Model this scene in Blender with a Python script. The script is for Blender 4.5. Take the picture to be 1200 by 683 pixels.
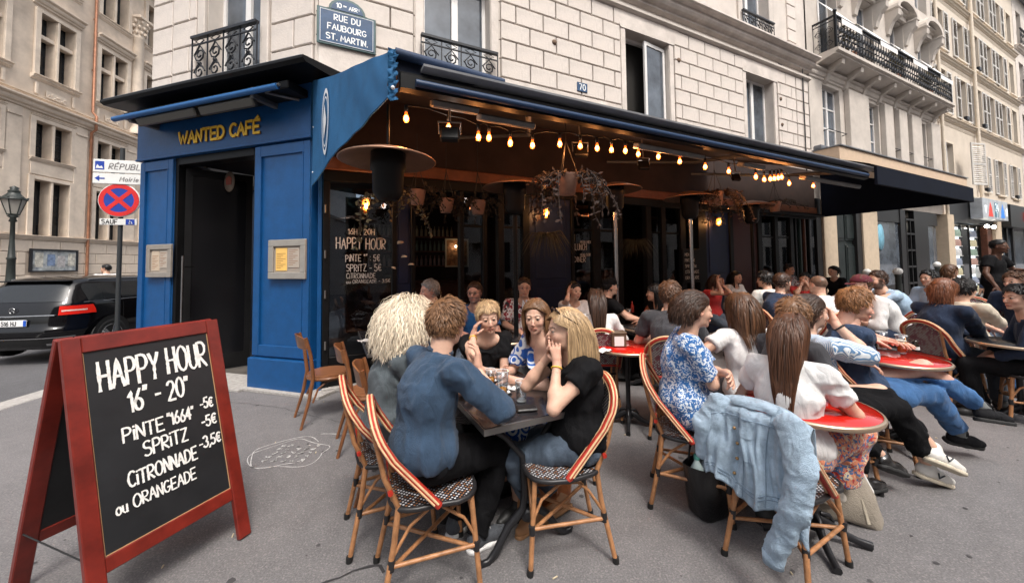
import bpy, math, random
import numpy as np
from mathutils import Vector, Matrix
from math import sin, cos, pi, radians as R_

sc = bpy.context.scene
for o in list(bpy.data.objects): bpy.data.objects.remove(o)
rnd = random.Random(7)
nrs = np.random.RandomState(11)

# ---------------------------------------------------------------- camera
HC = 1.55
PITCH, ROLL, FPX, CY = R_(2.336), R_(0.684), 429.0, 291.7
Fv = Vector((0, cos(PITCH), sin(PITCH))); U0 = Vector((0, -sin(PITCH), cos(PITCH))); R0 = Vector((1, 0, 0))
Rv = R0*cos(ROLL) - U0*sin(ROLL); Uv = U0*cos(ROLL) + R0*sin(ROLL)
cam = bpy.data.cameras.new('camera'); camo = bpy.data.objects.new('camera', cam); sc.collection.objects.link(camo)
m3 = Matrix((Rv, Uv, -Fv)).transposed()
camo.matrix_basis = Matrix.Translation((0, 0, HC)) @ m3.to_4x4()
cam.sensor_width = 36; cam.lens = FPX/1200*36; cam.shift_y = (CY-341.5)/1200; cam.clip_start = .05; cam.clip_end = 600
sc.camera = camo

# ---------------------------------------------------------------- world, sun, exposure
SUN_EL, SUN_AZ = 58, 158          # soft overcast light from high behind the camera, slightly right
w = bpy.data.worlds.new('World'); sc.world = w; w.use_nodes = True
nt = w.node_tree; bg = nt.nodes['Background']; sky = nt.nodes.new('ShaderNodeTexSky')
sky.sky_type = 'NISHITA'; sky.sun_disc = False; sky.sun_elevation = R_(SUN_EL); sky.sun_rotation = R_(SUN_AZ)
sky.air_density = 1.0; sky.dust_density = 6.0; sky.ozone_density = .6
hs = nt.nodes.new('ShaderNodeHueSaturation'); hs.inputs['Saturation'].default_value = .38
nt.links.new(sky.outputs[0], hs.inputs['Color']); nt.links.new(hs.outputs[0], bg.inputs[0]); bg.inputs[1].default_value = .142
sl = bpy.data.lights.new('sun', 'SUN'); sl.energy = 1.1; sl.angle = R_(11); sl.color = (1, .95, .88)
so = bpy.data.objects.new('sun', sl); sc.collection.objects.link(so)
sd = Vector((sin(R_(SUN_AZ))*cos(R_(SUN_EL)), cos(R_(SUN_AZ))*cos(R_(SUN_EL)), sin(R_(SUN_EL))))
so.rotation_euler = sd.to_track_quat('Z', 'Y').to_euler()
sc.view_settings.view_transform = 'Standard'; sc.view_settings.look = 'None'
sc.view_settings.exposure = EXPO if 'EXPO' in globals() else 1.0
sc.view_settings.gamma = 1
sc.cycles.use_denoising = True
sc.cycles.max_bounces = 6; sc.cycles.transparent_max_bounces = 12; sc.cycles.glossy_bounces = 3
sc.cycles.sample_clamp_indirect = 6

# ---------------------------------------------------------------- projection helpers (pixels of the 1200 px photograph)
def ray(x, y): return Fv + Rv*((x-600)/FPX) + Uv*((CY-y)/FPX)
def G(x, y, z=0.0):
    r = ray(x, y); k = (z-HC)/r.z
    return Vector((r.x*k, r.y*k, z))
def AtDepth(x, y, d):
    r = ray(x, y); return Vector((0, 0, HC)) + r*d
C0 = Vector((-2.4572, 4.5336, 0))
AF = R_(26.15); AC = R_(-17.0); AL = R_(97.34)
def frame(o, a):
    return Matrix.Translation(o) @ Matrix.Rotation(a, 4, 'Z')
MF = frame(C0, AF); MC = frame(C0, AC)
OL = Vector((-19.63, 14, 0)); ML = frame(OL, AL)
def onplane(M, x, y, p=0.0):
    """local (x, z) of the plane lying p metres in front of frame M, seen at the pixel"""
    n = M.to_3x3() @ Vector((0, 1, 0)); o = M @ Vector((0, -p, 0)); c = Vector((0, 0, HC)); r = ray(x, y)
    k = (o-c).dot(n)/r.dot(n); q = M.inverted() @ (c+r*k)
    return q.x, q.z
def FW(t, p, z=0.0): return MF @ Vector((t, -p, z))

# ---------------------------------------------------------------- materials
MATS = {}
def mat(name, col, rough=.6, metal=0, bump=0, bscale=40, var=0, vscale=6, spec=.5, trans=0, emit=None, estr=0, alpha=1, ior=1.45, coat=0, sss=0, attr=None, det=4, dirt=0, dscale=1.5, dcol=(.1,.08,.06), sheen=0, coord='Object', aniso=None):
    if name in MATS: return MATS[name]
    m = bpy.data.materials.new(name); m.use_nodes = True; n = m.node_tree; L = n.links.new
    b = n.nodes['Principled BSDF']
    col = tuple(col)+(1,) if len(col) == 3 else col
    b.inputs['Base Color'].default_value = col; b.inputs['Roughness'].default_value = rough; b.inputs['Metallic'].default_value = metal
    b.inputs['Specular IOR Level'].default_value = spec; b.inputs['IOR'].default_value = ior
    b.inputs['Transmission Weight'].default_value = trans; b.inputs['Coat Weight'].default_value = coat
    b.inputs['Alpha'].default_value = alpha
    if sss: b.inputs['Subsurface Weight'].default_value = sss; b.inputs['Subsurface Radius'].default_value = (.012, .005, .003); b.inputs['Subsurface Scale'].default_value = 1
    if sheen: b.inputs['Sheen Weight'].default_value = sheen
    if emit: b.inputs['Emission Color'].default_value = tuple(emit)+(1,); b.inputs['Emission Strength'].default_value = estr
    tc = n.nodes.new('ShaderNodeTexCoord'); src = tc.outputs[coord]
    if aniso:
        mp = n.nodes.new('ShaderNodeMapping'); mp.inputs['Scale'].default_value = aniso; L(src, mp.inputs[0]); src = mp.outputs[0]
    cur = None
    if attr:
        a = n.nodes.new('ShaderNodeAttribute'); a.attribute_name = attr; cur = a.outputs['Color']
    if var:
        nz = n.nodes.new('ShaderNodeTexNoise'); nz.inputs['Scale'].default_value = vscale; nz.inputs['Detail'].default_value = det; nz.inputs['Roughness'].default_value = .65
        L(src, nz.inputs['Vector'])
        mr = n.nodes.new('ShaderNodeMapRange'); mr.inputs[1].default_value = .3; mr.inputs[2].default_value = .7; mr.inputs[3].default_value = 1-var; mr.inputs[4].default_value = 1+var
        L(nz.outputs[0], mr.inputs[0])
        vm = n.nodes.new('ShaderNodeVectorMath'); vm.operation = 'SCALE'
        if cur: L(cur, vm.inputs[0])
        else: vm.inputs[0].default_value = col[:3]
        L(mr.outputs[0], vm.inputs['Scale']); cur = vm.outputs[0]
    if dirt:
        nz = n.nodes.new('ShaderNodeTexNoise'); nz.inputs['Scale'].default_value = dscale; nz.inputs['Detail'].default_value = 8; nz.inputs['Roughness'].default_value = .7
        L(src, nz.inputs['Vector'])
        mr = n.nodes.new('ShaderNodeMapRange'); mr.inputs[1].default_value = .5; mr.inputs[2].default_value = .78; mr.inputs[3].default_value = 0; mr.inputs[4].default_value = dirt; L(nz.outputs[0], mr.inputs[0])
        mx = n.nodes.new('ShaderNodeMix'); mx.data_type = 'RGBA'; L(mr.outputs[0], mx.inputs[0])
        if cur: L(cur, mx.inputs[6])
        else: mx.inputs[6].default_value = col
        mx.inputs[7].default_value = tuple(dcol)+(1,); cur = mx.outputs[2]
    if cur: L(cur, b.inputs['Base Color'])
    if bump:
        nz = n.nodes.new('ShaderNodeTexNoise'); nz.inputs['Scale'].default_value = bscale; nz.inputs['Detail'].default_value = 5; L(src, nz.inputs['Vector'])
        bp = n.nodes.new('ShaderNodeBump'); bp.inputs['Strength'].default_value = min(1, bump); bp.inputs['Distance'].default_value = .01; L(nz.outputs[0], bp.inputs['Height']); L(bp.outputs[0], b.inputs['Normal'])
    MATS[name] = m
    return m

# ---------------------------------------------------------------- mesh builder
class MB:
    def __init__(s): s.v = []; s.f = []; s.sm = []; s.M = Matrix.Identity(4); s.c = []
    def add(s, vs, fs, smooth=False):
        b = len(s.v); M = s.M
        s.v += [tuple(M @ Vector(v)) for v in vs]; s.f += [tuple(i+b for i in f) for f in fs]; s.sm += [smooth]*len(fs); return s
    def box(s, c, d, rot=None, bev=0):
        x, y, z = d[0]/2, d[1]/2, d[2]/2
        Q = (Matrix.Translation(c) @ rot.to_4x4()) if rot is not None else Matrix.Translation(c)
        if bev <= 0:
            vs = [(a*x, b*y, e*z) for a in (-1, 1) for b in (-1, 1) for e in (-1, 1)]
            fs = [(0,1,3,2),(4,6,7,5),(0,4,5,1),(2,3,7,6),(0,2,6,4),(1,5,7,3)]
        else:
            bev = min(bev, x*.9, y*.9, z*.9)
            vs = []; idx = {}
            for a in (-1, 1):
                for b in (-1, 1):
                    for e in (-1, 1):
                        for k in range(3):
                            p = [a*x, b*y, e*z]
                            for j in range(3):
                                if j != k: p[j] -= (a, b, e)[j]*bev
                            idx[(a,b,e,k)] = len(vs); vs.append(tuple(p))
            fs = []
            def oq(q, nrm):
                A, B, C = (Vector(vs[i]) for i in q[:3])
                if (B-A).cross(C-A).dot(Vector(nrm)) < 0: q = q[::-1]
                fs.append(tuple(q))
            for k in range(3):
                i, j = [(1,2),(0,2),(0,1)][k]
                for sg in (-1, 1):
                    q = []
                    for u, v in ((-1,-1),(1,-1),(1,1),(-1,1)):
                        t = [0,0,0]; t[k] = sg; t[i] = u; t[j] = v; q.append(idx[(t[0],t[1],t[2],k)])
                    n = [0,0,0]; n[k] = sg; oq(q, n)
                for u in (-1, 1):
                    for v in (-1, 1):
                        q = []
                        for w_, kk in ((-1,i),(1,i),(1,j),(-1,j)):
                            t = [0,0,0]; t[k] = w_; t[i] = u; t[j] = v; q.append(idx[(t[0],t[1],t[2],kk)])
                        n = [0,0,0]; n[i] = u; n[j] = v; oq(q, n)
            for a in (-1, 1):
                for b in (-1, 1):
                    for e in (-1, 1): oq([idx[(a,b,e,0)], idx[(a,b,e,1)], idx[(a,b,e,2)]], (a,b,e))
        return s.add([tuple(Q @ Vector(v)) for v in vs], fs)
    def b2(s, x0, x1, y0, y1, z0, z1, bev=0):
        return s.box(((x0+x1)/2, (y0+y1)/2, (z0+z1)/2), (abs(x1-x0), abs(y1-y0), abs(z1-z0)), bev=bev)
    def tube(s, pts, r, n=8, cap=True, smooth=True, flat=1, up=None):
        pts = [Vector(p) for p in pts]; m = len(pts)
        rs = r if isinstance(r, (list, tuple)) else [r]*m
        T = []
        for i in range(m):
            t = pts[min(i+1, m-1)]-pts[max(i-1, 0)]; T.append(t.normalized() if t.length > 1e-9 else Vector((0,0,1)))
        u = Vector(up) if up else (Vector((0,0,1)) if abs(T[0].z) < .9 else Vector((1,0,0)))
        vs = []; fs = []
        for i in range(m):
            u = (u-T[i]*u.dot(T[i]))
            if u.length < 1e-6: u = T[i].orthogonal()
            u.normalize(); v = T[i].cross(u)
            for k in range(n):
                a = 2*pi*k/n; vs.append(tuple(pts[i]+(v*cos(a)+u*sin(a)*flat)*rs[i]))
        for i in range(m-1):
            for k in range(n):
                a = i*n+k; b = i*n+(k+1) % n; fs.append((a, b, b+n, a+n))
        s.add(vs, fs, smooth)
        if cap: s.add([vs[k] for k in range(n)], [tuple(range(n))[::-1]]); s.add([vs[(m-1)*n+k] for k in range(n)], [tuple(range(n))])
        return s
    def lathe(s, prof, n=20, c=(0,0,0), smooth=True, sx=1, sy=1):
        vs = []; fs = []
        for r, z in prof:
            for k in range(n):
                a = 2*pi*k/n; vs.append((c[0]+r*cos(a)*sx, c[1]+r*sin(a)*sy, c[2]+z))
        for i in range(len(prof)-1):
            for k in range(n):
                a = i*n+k; b = i*n+(k+1) % n; fs.append((a, b, b+n, a+n))
        return s.add(vs, fs, smooth)
    def prism(s, poly, h, M=None, smooth=False):
        """poly in xy extruded 0..h in z, then by M"""
        n = len(poly); M = M or Matrix.Identity(4)
        vs = [tuple(M @ Vector((x, y, 0))) for x, y in poly] + [tuple(M @ Vector((x, y, h))) for x, y in poly]
        fs = [tuple(range(n))[::-1], tuple(range(n, 2*n))] + [(i, (i+1) % n, (i+1) % n+n, i+n) for i in range(n)]
        return s.add(vs, fs, smooth)
    def sweep(s, prof, x0, x1, flip=False):
        """profile (y,z) points swept along x, closed ends"""
        n = len(prof); vs = [(x0, y, z) for y, z in prof]+[(x1, y, z) for y, z in prof]
        fs = [(i, (i+1) % n, (i+1) % n+n, i+n) for i in range(n)]+[tuple(range(n))[::-1], tuple(range(n, 2*n))]
        return s.add(vs, fs)
    def sphere(s, c, r, n=12, m=8, sc_=(1,1,1)):
        prof = [(max(1e-4, sin(pi*i/m)), -cos(pi*i/m)) for i in range(m+1)]
        vs = []; fs = []
        for a_, z in prof:
            for k in range(n):
                a = 2*pi*k/n; vs.append((c[0]+r*a_*cos(a)*sc_[0], c[1]+r*a_*sin(a)*sc_[1], c[2]+r*z*sc_[2]))
        for i in range(m):
            for k in range(n):
                a = i*n+k; b = i*n+(k+1) % n; fs.append((a, b, b+n, a+n))
        return s.add(vs, fs, True)
    def build(s, name, m=None, parent=None, **kw):
        me = bpy.data.meshes.new(name)
        me.from_pydata(s.v, [], s.f)
        if any(s.sm): me.polygons.foreach_set('use_smooth', s.sm)
        me.update()
        return link(name, me, m, parent, **kw)
def link(name, me, m=None, parent=None, label=None, kind=None, M=None):
    o = bpy.data.objects.new(name, me); sc.collection.objects.link(o)
    if m is not None and len(me.materials) == 0:
        for q in (m if isinstance(m, (list, tuple)) else [m]): me.materials.append(q)
    if parent is not None: o.parent = parent
    if M is not None: o.matrix_basis = M
    if label: o['label'] = label
    if kind: o['kind'] = kind
    return o
def npmesh(name, V, F, m, parent=None, smooth=True, attrs=None, tri=False):
    me = bpy.data.meshes.new(name); V = np.asarray(V, np.float32); F = np.asarray(F, np.int32); k = F.shape[1]
    me.vertices.add(len(V)); me.vertices.foreach_set('co', V.ravel())
    me.loops.add(F.size); me.loops.foreach_set('vertex_index', F.ravel())
    me.polygons.add(len(F)); me.polygons.foreach_set('loop_start', np.arange(0, F.size, k, dtype=np.int32)); me.polygons.foreach_set('loop_total', np.full(len(F), k, np.int32))
    me.polygons.foreach_set('use_smooth', np.full(len(F), smooth))
    me.update(calc_edges=True)
    for an, A in (attrs or {}).items():
        ca = me.color_attributes.new(an, 'FLOAT_COLOR', 'POINT'); B = np.ones((len(V), 4), np.float32); B[:, :3] = A; ca.data.foreach_set('color', B.ravel())
    return link(name, me, m, parent)
def thing(name, label, cat, M=None, group=None, loc=None, rz=0):
    o = bpy.data.objects.new(name, None); sc.collection.objects.link(o); o.empty_display_size = .1
    if M is None: M = frame(loc if loc is not None else (0,0,0), rz)
    o.matrix_basis = M; o['label'] = label; o['category'] = cat
    if group: o['group'] = group
    return o
def tag(o, label, cat, group=None):
    o['label'] = label; o['category'] = cat
    if group: o['group'] = group
    return o
KIDS = {}
def dup(o, M=None, label=None, group=None, parent=None):
    c = o.copy(); sc.collection.objects.link(c)
    if parent is not None: c.parent = parent
    if M is not None: c.matrix_basis = M
    if label: c['label'] = label
    if group: c['group'] = group
    for ch in [x for x in o.children]: dup(ch, parent=c)
    return c
def RZ(a): return Matrix.Rotation(a, 4, 'Z')
def RX(a): return Matrix.Rotation(a, 4, 'X')
def RY(a): return Matrix.Rotation(a, 4, 'Y')
def T_(x, y=0, z=0): return Matrix.Translation((x, y, z))
def arc(cx, cy, r, a0, a1, n=8, ry=None):
    ry = ry or r
    return [(cx+r*cos(a0+(a1-a0)*i/n), cy+ry*sin(a0+(a1-a0)*i/n)) for i in range(n+1)]

# ---------------------------------------------------------------- stroke lettering
def A_(cx, cy, rx, ry, d0, d1, n=10): return arc(cx, cy, rx, R_(d0), R_(d1), n, ry)
GL = {
 'A': [[(0,0),(.3,1),(.6,0)],[(.12,.38),(.48,.38)]], 'B': [[(0,0),(0,1)]+A_(.25,.76,.27,.24,90,-90)+[(0,.52)]+A_(.28,.26,.3,.26,90,-90)+[(0,0)]],
 'C': [A_(.32,.5,.32,.5,50,310)], 'D': [[(0,0),(0,1)]+A_(.12,.5,.46,.5,90,-90)+[(0,0)]], 'E': [[(.5,1),(0,1),(0,0),(.5,0)],[(0,.5),(.42,.5)]],
 'F': [[(.5,1),(0,1),(0,0)],[(0,.5),(.4,.5)]], 'G': [A_(.32,.5,.32,.5,50,340)+[(.62,.42),(.38,.42)]], 'H': [[(0,0),(0,1)],[(.52,0),(.52,1)],[(0,.5),(.52,.5)]],
 'I': [[(.05,0),(.05,1)]], 'i': [[(.05,0),(.05,.68)],[(.05,.88),(.06,.93)]], 'J': [[(.4,1),(.4,.25)]+A_(.2,.22,.2,.22,0,-170)], 'L': [[(0,1),(0,0),(.46,0)]],
 'M': [[(0,0),(.03,1),(.34,.3),(.65,1),(.68,0)]], 'N': [[(0,0),(0,1),(.5,0),(.5,1)]], 'O': [A_(.33,.5,.33,.5,90,450,16)], 'P': [[(0,0),(0,1)]+A_(.24,.74,.28,.26,90,-90)+[(0,.48)]],
 'Q': [A_(.33,.5,.33,.5,90,450,16),[(.4,.25),(.66,-.05)]], 'R': [[(0,0),(0,1)]+A_(.24,.74,.28,.26,90,-90)+[(0,.48),(.52,0)]], 'S': [A_(.28,.76,.26,.24,40,270)+A_(.28,.26,.28,.26,90,-140)],
 'T': [[(0,1),(.6,1)],[(.3,1),(.3,0)]], 'U': [[(0,1),(0,.28)]+A_(.26,.27,.26,.27,180,360)+[(.52,1)]], 'V': [[(0,1),(.3,0),(.58,1)]], 'W': [[(0,1),(.2,0),(.42,.75),(.64,0),(.84,1)]],
 'X': [[(0,0),(.55,1)],[(0,1),(.55,0)]], 'Y': [[(0,1),(.28,.48),(.56,1)],[(.28,.48),(.24,0)]], 'Z': [[(0,1),(.52,1),(0,0),(.54,0)]],
 '0': [A_(.28,.5,.28,.5,90,450,16)], '1': [[(0,.75),(.2,1),(.2,0)]], '2': [A_(.26,.74,.25,.26,160,-35)+[(0,0),(.54,0)]], '3': [A_(.24,.76,.24,.24,150,-90)+A_(.24,.27,.28,.27,90,-150)],
 '4': [[(.38,0),(.38,1),(0,.3),(.54,.3)]], '5': [[(.5,1),(.08,1),(.04,.56)]+A_(.24,.3,.28,.3,110,-150)], '6': [[(.42,1),(.1,.5)]+A_(.27,.27,.26,.27,160,520,14)], '7': [[(0,1),(.5,1),(.15,0)]],
 '8': [A_(.26,.76,.22,.24,-90,270,14),A_(.26,.26,.26,.26,90,450,14)], '9': [A_(.27,.73,.25,.27,0,360,14)+[(.5,.4),(.3,0)]],
 '-': [[(.05,.45),(.38,.45)]], '.': [[(.05,0),(.08,.03)]], ',': [[(.1,.05),(0,-.16)]], "'": [[(.08,1.05),(.02,.82)]], '"': [[(.05,1.05),(0,.85)],[(.2,1.05),(.15,.85)]], ':': [[(.05,.2),(.06,.23)],[(.05,.7),(.06,.73)]],
 '€': [A_(.36,.5,.3,.48,50,310),[(0,.6),(.45,.6)],[(0,.4),(.42,.4)]], '/': [[(0,-.05),(.35,1.05)]], '&': [[(.55,0),(.1,.75)]+A_(.25,.8,.15,.18,180,0)+[(.05,.3)]+A_(.22,.2,.2,.2,180,360)+[(.52,.4)]],
 'e': [[(.03,.32),(.42,.32)]+A_(.23,.3,.21,.3,0,310)], 'r': [[(0,0),(0,.6)],[(0,.4),(.12,.58),(.28,.58)]], 'm': [[(0,0),(0,.6)],[(0,.45),(.15,.6),(.28,.45),(.28,0)],[(.28,.45),(.43,.6),(.56,.45),(.56,0)]],
 'a': [A_(.2,.3,.2,.3,60,360)+[(.4,.6),(.4,0)]], 't': [[(.12,.9),(.12,.1),(.3,0)],[(0,.6),(.3,.6)]], 'o': [A_(.22,.3,.22,.3,90,450)], 'u': [[(0,.6),(0,.15),(.15,0),(.36,.1),(.36,.6)],[(.36,.1),(.38,0)]], 'h': [[(0,1),(0,0)],[(0,.45),(.18,.62),(.34,.45),(.34,0)]],
}
ACC = {'É': ('E', [[(.2,1.1),(.38,1.28)]]), 'È': ('E', [[(.38,1.1),(.2,1.28)]]), 'Ï': ('i', [[(-.05,1.0),(-.04,1.04)]])}
def ribbon(mb, pts, w, q=0.0, rs=None, y=0.0):
    """flat polyline ribbon in the xz plane facing -y"""
    n = len(pts)
    if n < 2: return
    vs = []
    for i, (x, z) in enumerate(pts):
        a = pts[max(0, i-1)]; b = pts[min(n-1, i+1)]; dx, dz = b[0]-a[0], b[1]-a[1]; l = math.hypot(dx, dz) or 1
        dx /= l; dz /= l; e = w/2*(1+(rs.uniform(-q, q) if rs else 0))
        ex = -dx*w*.35 if i == 0 else (dx*w*.35 if i == n-1 else 0); ez = -dz*w*.35 if i == 0 else (dz*w*.35 if i == n-1 else 0)
        vs += [(x+ex-dz*e, y, z+ez+dx*e), (x+ex+dz*e, y, z+ez-dx*e)]
    mb.add(vs, [(2*i, 2*i+1, 2*i+3, 2*i+2) for i in range(n-1)])
def dens(st, h):
    out = [st[0]]
    for a, b in zip(st, st[1:]):
        k = max(1, int(math.hypot(b[0]-a[0], b[1]-a[1])/h))
        out += [(a[0]+(b[0]-a[0])*i/k, a[1]+(b[1]-a[1])*i/k) for i in range(1, k+1)]
    return out
def write(mb, text, x, z, h, wd=.13, gap=.22, jit=0, rs=None, slant=0, rot=0, xs=1, y=0.0, align='l', layers=1):
    rs = rs or rnd; cx = 0; strokes = []
    for ch in text:
        if ch == ' ': cx += .42; continue
        extra = []
        if ch in ACC: base, extra = ACC[ch]
        else: base = ch
        g = GL.get(base) or GL.get(base.upper())
        if g is None: cx += .4; continue
        wid = max(p[0] for s in g for p in s); dz = rs.uniform(-jit, jit); sc2 = 1+rs.uniform(-jit, jit)
        for s in list(g)+list(extra): strokes.append([(cx+px*sc2, pz*sc2+dz) for px, pz in dens(s, .12 if jit else .5)])
        cx += wid*sc2+gap
    tot = (cx-gap)*h*xs; ox = -tot/2 if align == 'c' else (-tot if align == 'r' else 0)
    for s in strokes:
        for k in range(layers):
            P = []
            for px, pz in s:
                X = ox+(px+slant*pz)*h*xs+rs.uniform(-1, 1)*jit*h*.06; Z = pz*h+rs.uniform(-1, 1)*jit*h*.06
                P.append((x+X*cos(rot)-Z*sin(rot), z+X*sin(rot)+Z*cos(rot)))
            ribbon(mb, P, wd*h, .35*(jit > 0), rs, y-.0004*k)
    return tot
# ---------------------------------------------------------------- surfaces
STONE = mat('limestone', (.56,.505,.455), .85, var=.14, vscale=1.6, bump=.35, bscale=60, dirt=.35, dscale=.9, dcol=(.33,.27,.22))
STONE2 = mat('limestone_blocks', (.60,.54,.49), .85, var=.2, vscale=2.0, bump=.4, bscale=38, dirt=.55, dscale=1.6, dcol=(.40,.335,.285))
JOINT = mat('stone_joint', (.16,.13,.11), .9, var=.2)
OLDST = mat('warm_limestone', (.58,.48,.385), .85, var=.2, vscale=1.1, bump=.4, bscale=30, dirt=.5, dscale=.7, dcol=(.30,.235,.19))
OLDST2 = mat('warm_limestone_trim', (.64,.54,.44), .85, var=.15, vscale=1.7, bump=.3, bscale=40, dirt=.4, dscale=1.2, dcol=(.34,.26,.2))
CREAM = mat('cream_render', (.54,.47,.39), .85, var=.1, vscale=1.2, bump=.2, dirt=.25, dscale=.8, dcol=(.38,.3,.23))
CREAMT = mat('cream_trim', (.6,.52,.42), .8, var=.1, dirt=.25, dcol=(.36,.3,.25))
WHITEP = mat('white_window_paint', (.72,.70,.68), .45, var=.06)
SHUT = mat('shutter_paint', (.55,.53,.50), .6, var=.1, dirt=.3, dcol=(.35,.32,.3))
WGL = mat('window_pane_glass', (.085,.10,.12), .05, spec=.9, var=.7, vscale=1.1)
WGLD = mat('dark_pane_glass', (.02,.022,.025), .05, spec=.6, var=.5, vscale=.9)
CURT = mat('net_curtain', (.42,.42,.42), .9, var=.25, vscale=9, aniso=(6,1,.2))
IRON = mat('black_wrought_iron', (.012,.013,.017), .42, var=.2)
ZINC = mat('zinc', (.20,.21,.23), .45, metal=.6, var=.25, vscale=3)
COPPER = mat('copper_pipe', (.36,.17,.10), .5, metal=.4, var=.25, vscale=5)
def glassmat(name, tint, refl, rough=.02):
    m = bpy.data.materials.new(name); m.use_nodes = True; n = m.node_tree; n.nodes.clear()
    o = n.nodes.new('ShaderNodeOutputMaterial'); a = n.nodes.new('ShaderNodeBsdfTransparent'); a.inputs[0].default_value = tuple(tint)+(1,)
    g = n.nodes.new('ShaderNodeBsdfGlossy'); g.inputs['Roughness'].default_value = rough; g.inputs[0].default_value = (.9,.95,1,1)
    lw = n.nodes.new('ShaderNodeLayerWeight'); lw.inputs[0].default_value = .5; pw = n.nodes.new('ShaderNodeMath'); pw.operation = 'POWER'; pw.inputs[1].default_value = 4; n.links.new(lw.outputs['Facing'], pw.inputs[0]); f = n.nodes.new('ShaderNodeMapRange'); f.inputs[3].default_value = refl; f.inputs[4].default_value = .8; n.links.new(pw.outputs[0], f.inputs[0]); x = n.nodes.new('ShaderNodeMixShader')
    n.links.new(f.outputs[0], x.inputs[0]); n.links.new(a.outputs[0], x.inputs[1]); n.links.new(g.outputs[0], x.inputs[2]); n.links.new(x.outputs[0], o.inputs[0])
    return m
SHOPGL = glassmat('shop_window_glass', (.6,.65,.7), .045)
# ---------------------------------------------------------------- ground, road, kerb
def asphalt(name, col, speck, scale=260, patch=.16):
    m = bpy.data.materials.new(name); m.use_nodes = True; n = m.node_tree; L = n.links.new; b = n.nodes['Principled BSDF']; b.inputs['Roughness'].default_value = .88
    tc = n.nodes.new('ShaderNodeTexCoord')
    n1 = n.nodes.new('ShaderNodeTexNoise'); n1.inputs['Scale'].default_value = .55; n1.inputs['Detail'].default_value = 9; n1.inputs['Roughness'].default_value = .72
    n2 = n.nodes.new('ShaderNodeTexNoise'); n2.inputs['Scale'].default_value = scale*.45; n2.inputs['Detail'].default_value = 3
    vo = n.nodes.new('ShaderNodeTexVoronoi'); vo.inputs['Scale'].default_value = scale*.55
    n3 = n.nodes.new('ShaderNodeTexNoise'); n3.inputs['Scale'].default_value = 9; n3.inputs['Detail'].default_value = 6
    for q in (n1, n2, vo, n3): L(tc.outputs['Object'], q.inputs['Vector'])
    r1 = n.nodes.new('ShaderNodeMapRange'); r1.inputs[1].default_value = .3; r1.inputs[2].default_value = .7; r1.inputs[3].default_value = 1-patch; r1.inputs[4].default_value = 1+patch; L(n1.outputs[0], r1.inputs[0])
    r2 = n.nodes.new('ShaderNodeMapRange'); r2.inputs[1].default_value = .35; r2.inputs[2].default_value = .65; r2.inputs[3].default_value = .78; r2.inputs[4].default_value = 1.22; L(n2.outputs[0], r2.inputs[0])
    r3 = n.nodes.new('ShaderNodeMapRange'); r3.inputs[1].default_value = .35; r3.inputs[2].default_value = .7; r3.inputs[3].default_value = .93; r3.inputs[4].default_value = 1.07; L(n3.outputs[0], r3.inputs[0])
    ml = n.nodes.new('ShaderNodeMath'); ml.operation = 'MULTIPLY'; L(r1.outputs[0], ml.inputs[0]); L(r2.outputs[0], ml.inputs[1])
    ml2 = n.nodes.new('ShaderNodeMath'); ml2.operation = 'MULTIPLY'; L(ml.outputs[0], ml2.inputs[0]); L(r3.outputs[0], ml2.inputs[1])
    vm = n.nodes.new('ShaderNodeVectorMath'); vm.operation = 'SCALE'; vm.inputs[0].default_value = col; L(ml2.outputs[0], vm.inputs['Scale'])
    sep = n.nodes.new('ShaderNodeSeparateColor'); L(vo.outputs['Color'], sep.inputs[0])
    r4 = n.nodes.new('ShaderNodeMapRange'); r4.inputs[1].default_value = .86; r4.inputs[2].default_value = .92; L(sep.outputs[0], r4.inputs[0])
    mu = n.nodes.new('ShaderNodeMath'); mu.operation = 'MULTIPLY'; mu.inputs[1].default_value = .4; L(r4.outputs[0], mu.inputs[0])
    mx = n.nodes.new('ShaderNodeMix'); mx.data_type = 'RGBA'; L(mu.outputs[0], mx.inputs[0]); L(vm.outputs[0], mx.inputs[6]); mx.inputs[7].default_value = tuple(speck)+(1,)
    L(mx.outputs[2], b.inputs['Base Color'])
    bp = n.nodes.new('ShaderNodeBump'); bp.inputs['Strength'].default_value = .55; bp.inputs['Distance'].default_value = .004; L(n2.outputs[0], bp.inputs['Height']); L(bp.outputs[0], b.inputs['Normal'])
    return m
PAVE = asphalt('pavement_asphalt', (.136,.129,.131), (.27,.25,.24))
ROAD = asphalt('road_asphalt', (.085,.083,.088), (.16,.155,.15))
KERBM = mat('granite_kerb', (.34,.32,.30), .8, var=.25, vscale=25, bump=.3)
mb = MB()
# pavement: a kerb line runs parallel to the left street; road is 0.13 lower
kd = Vector((sin(R_(-7.34)), cos(R_(-7.34)), 0)); kx = Vector((kd.y, -kd.x, 0)); K0 = Vector((-5.75, 4.6, 0))
def KP(a, b, z=0): q = K0+kd*a+kx*b; return (q.x, q.y, z)
mb.add([KP(-90, 0), KP(-90, 160), KP(200, 160), KP(200, 0)], [(0,1,2,3)]); mb.build('pavement', PAVE, kind='structure')
mb = MB(); mb.add([KP(-90, -200, -.13), KP(-90, 162, -.131), KP(200, 162, -.131), KP(200, -200, -.13)], [(0,1,2,3)]); mb.build('road', ROAD, kind='structure')
mb = MB()
far = thing('kerb', 'pale granite kerb stones edging the pavement beside the black car', 'kerb', frame(K0, AL)); far['kind'] = 'structure'
del far['category']
ks = MB(); ks.box((0, 0, 0), (.985, .28, .17), bev=.012); ksm = ks.build('kerb_stone', KERBM, far); ksm.matrix_basis = T_(0, .14, -.075)
for i in range(-12, 30):
    if i: link('kerb_stone', ksm.data, None, far, M=T_(i*1.0, .14, -.075))
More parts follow.
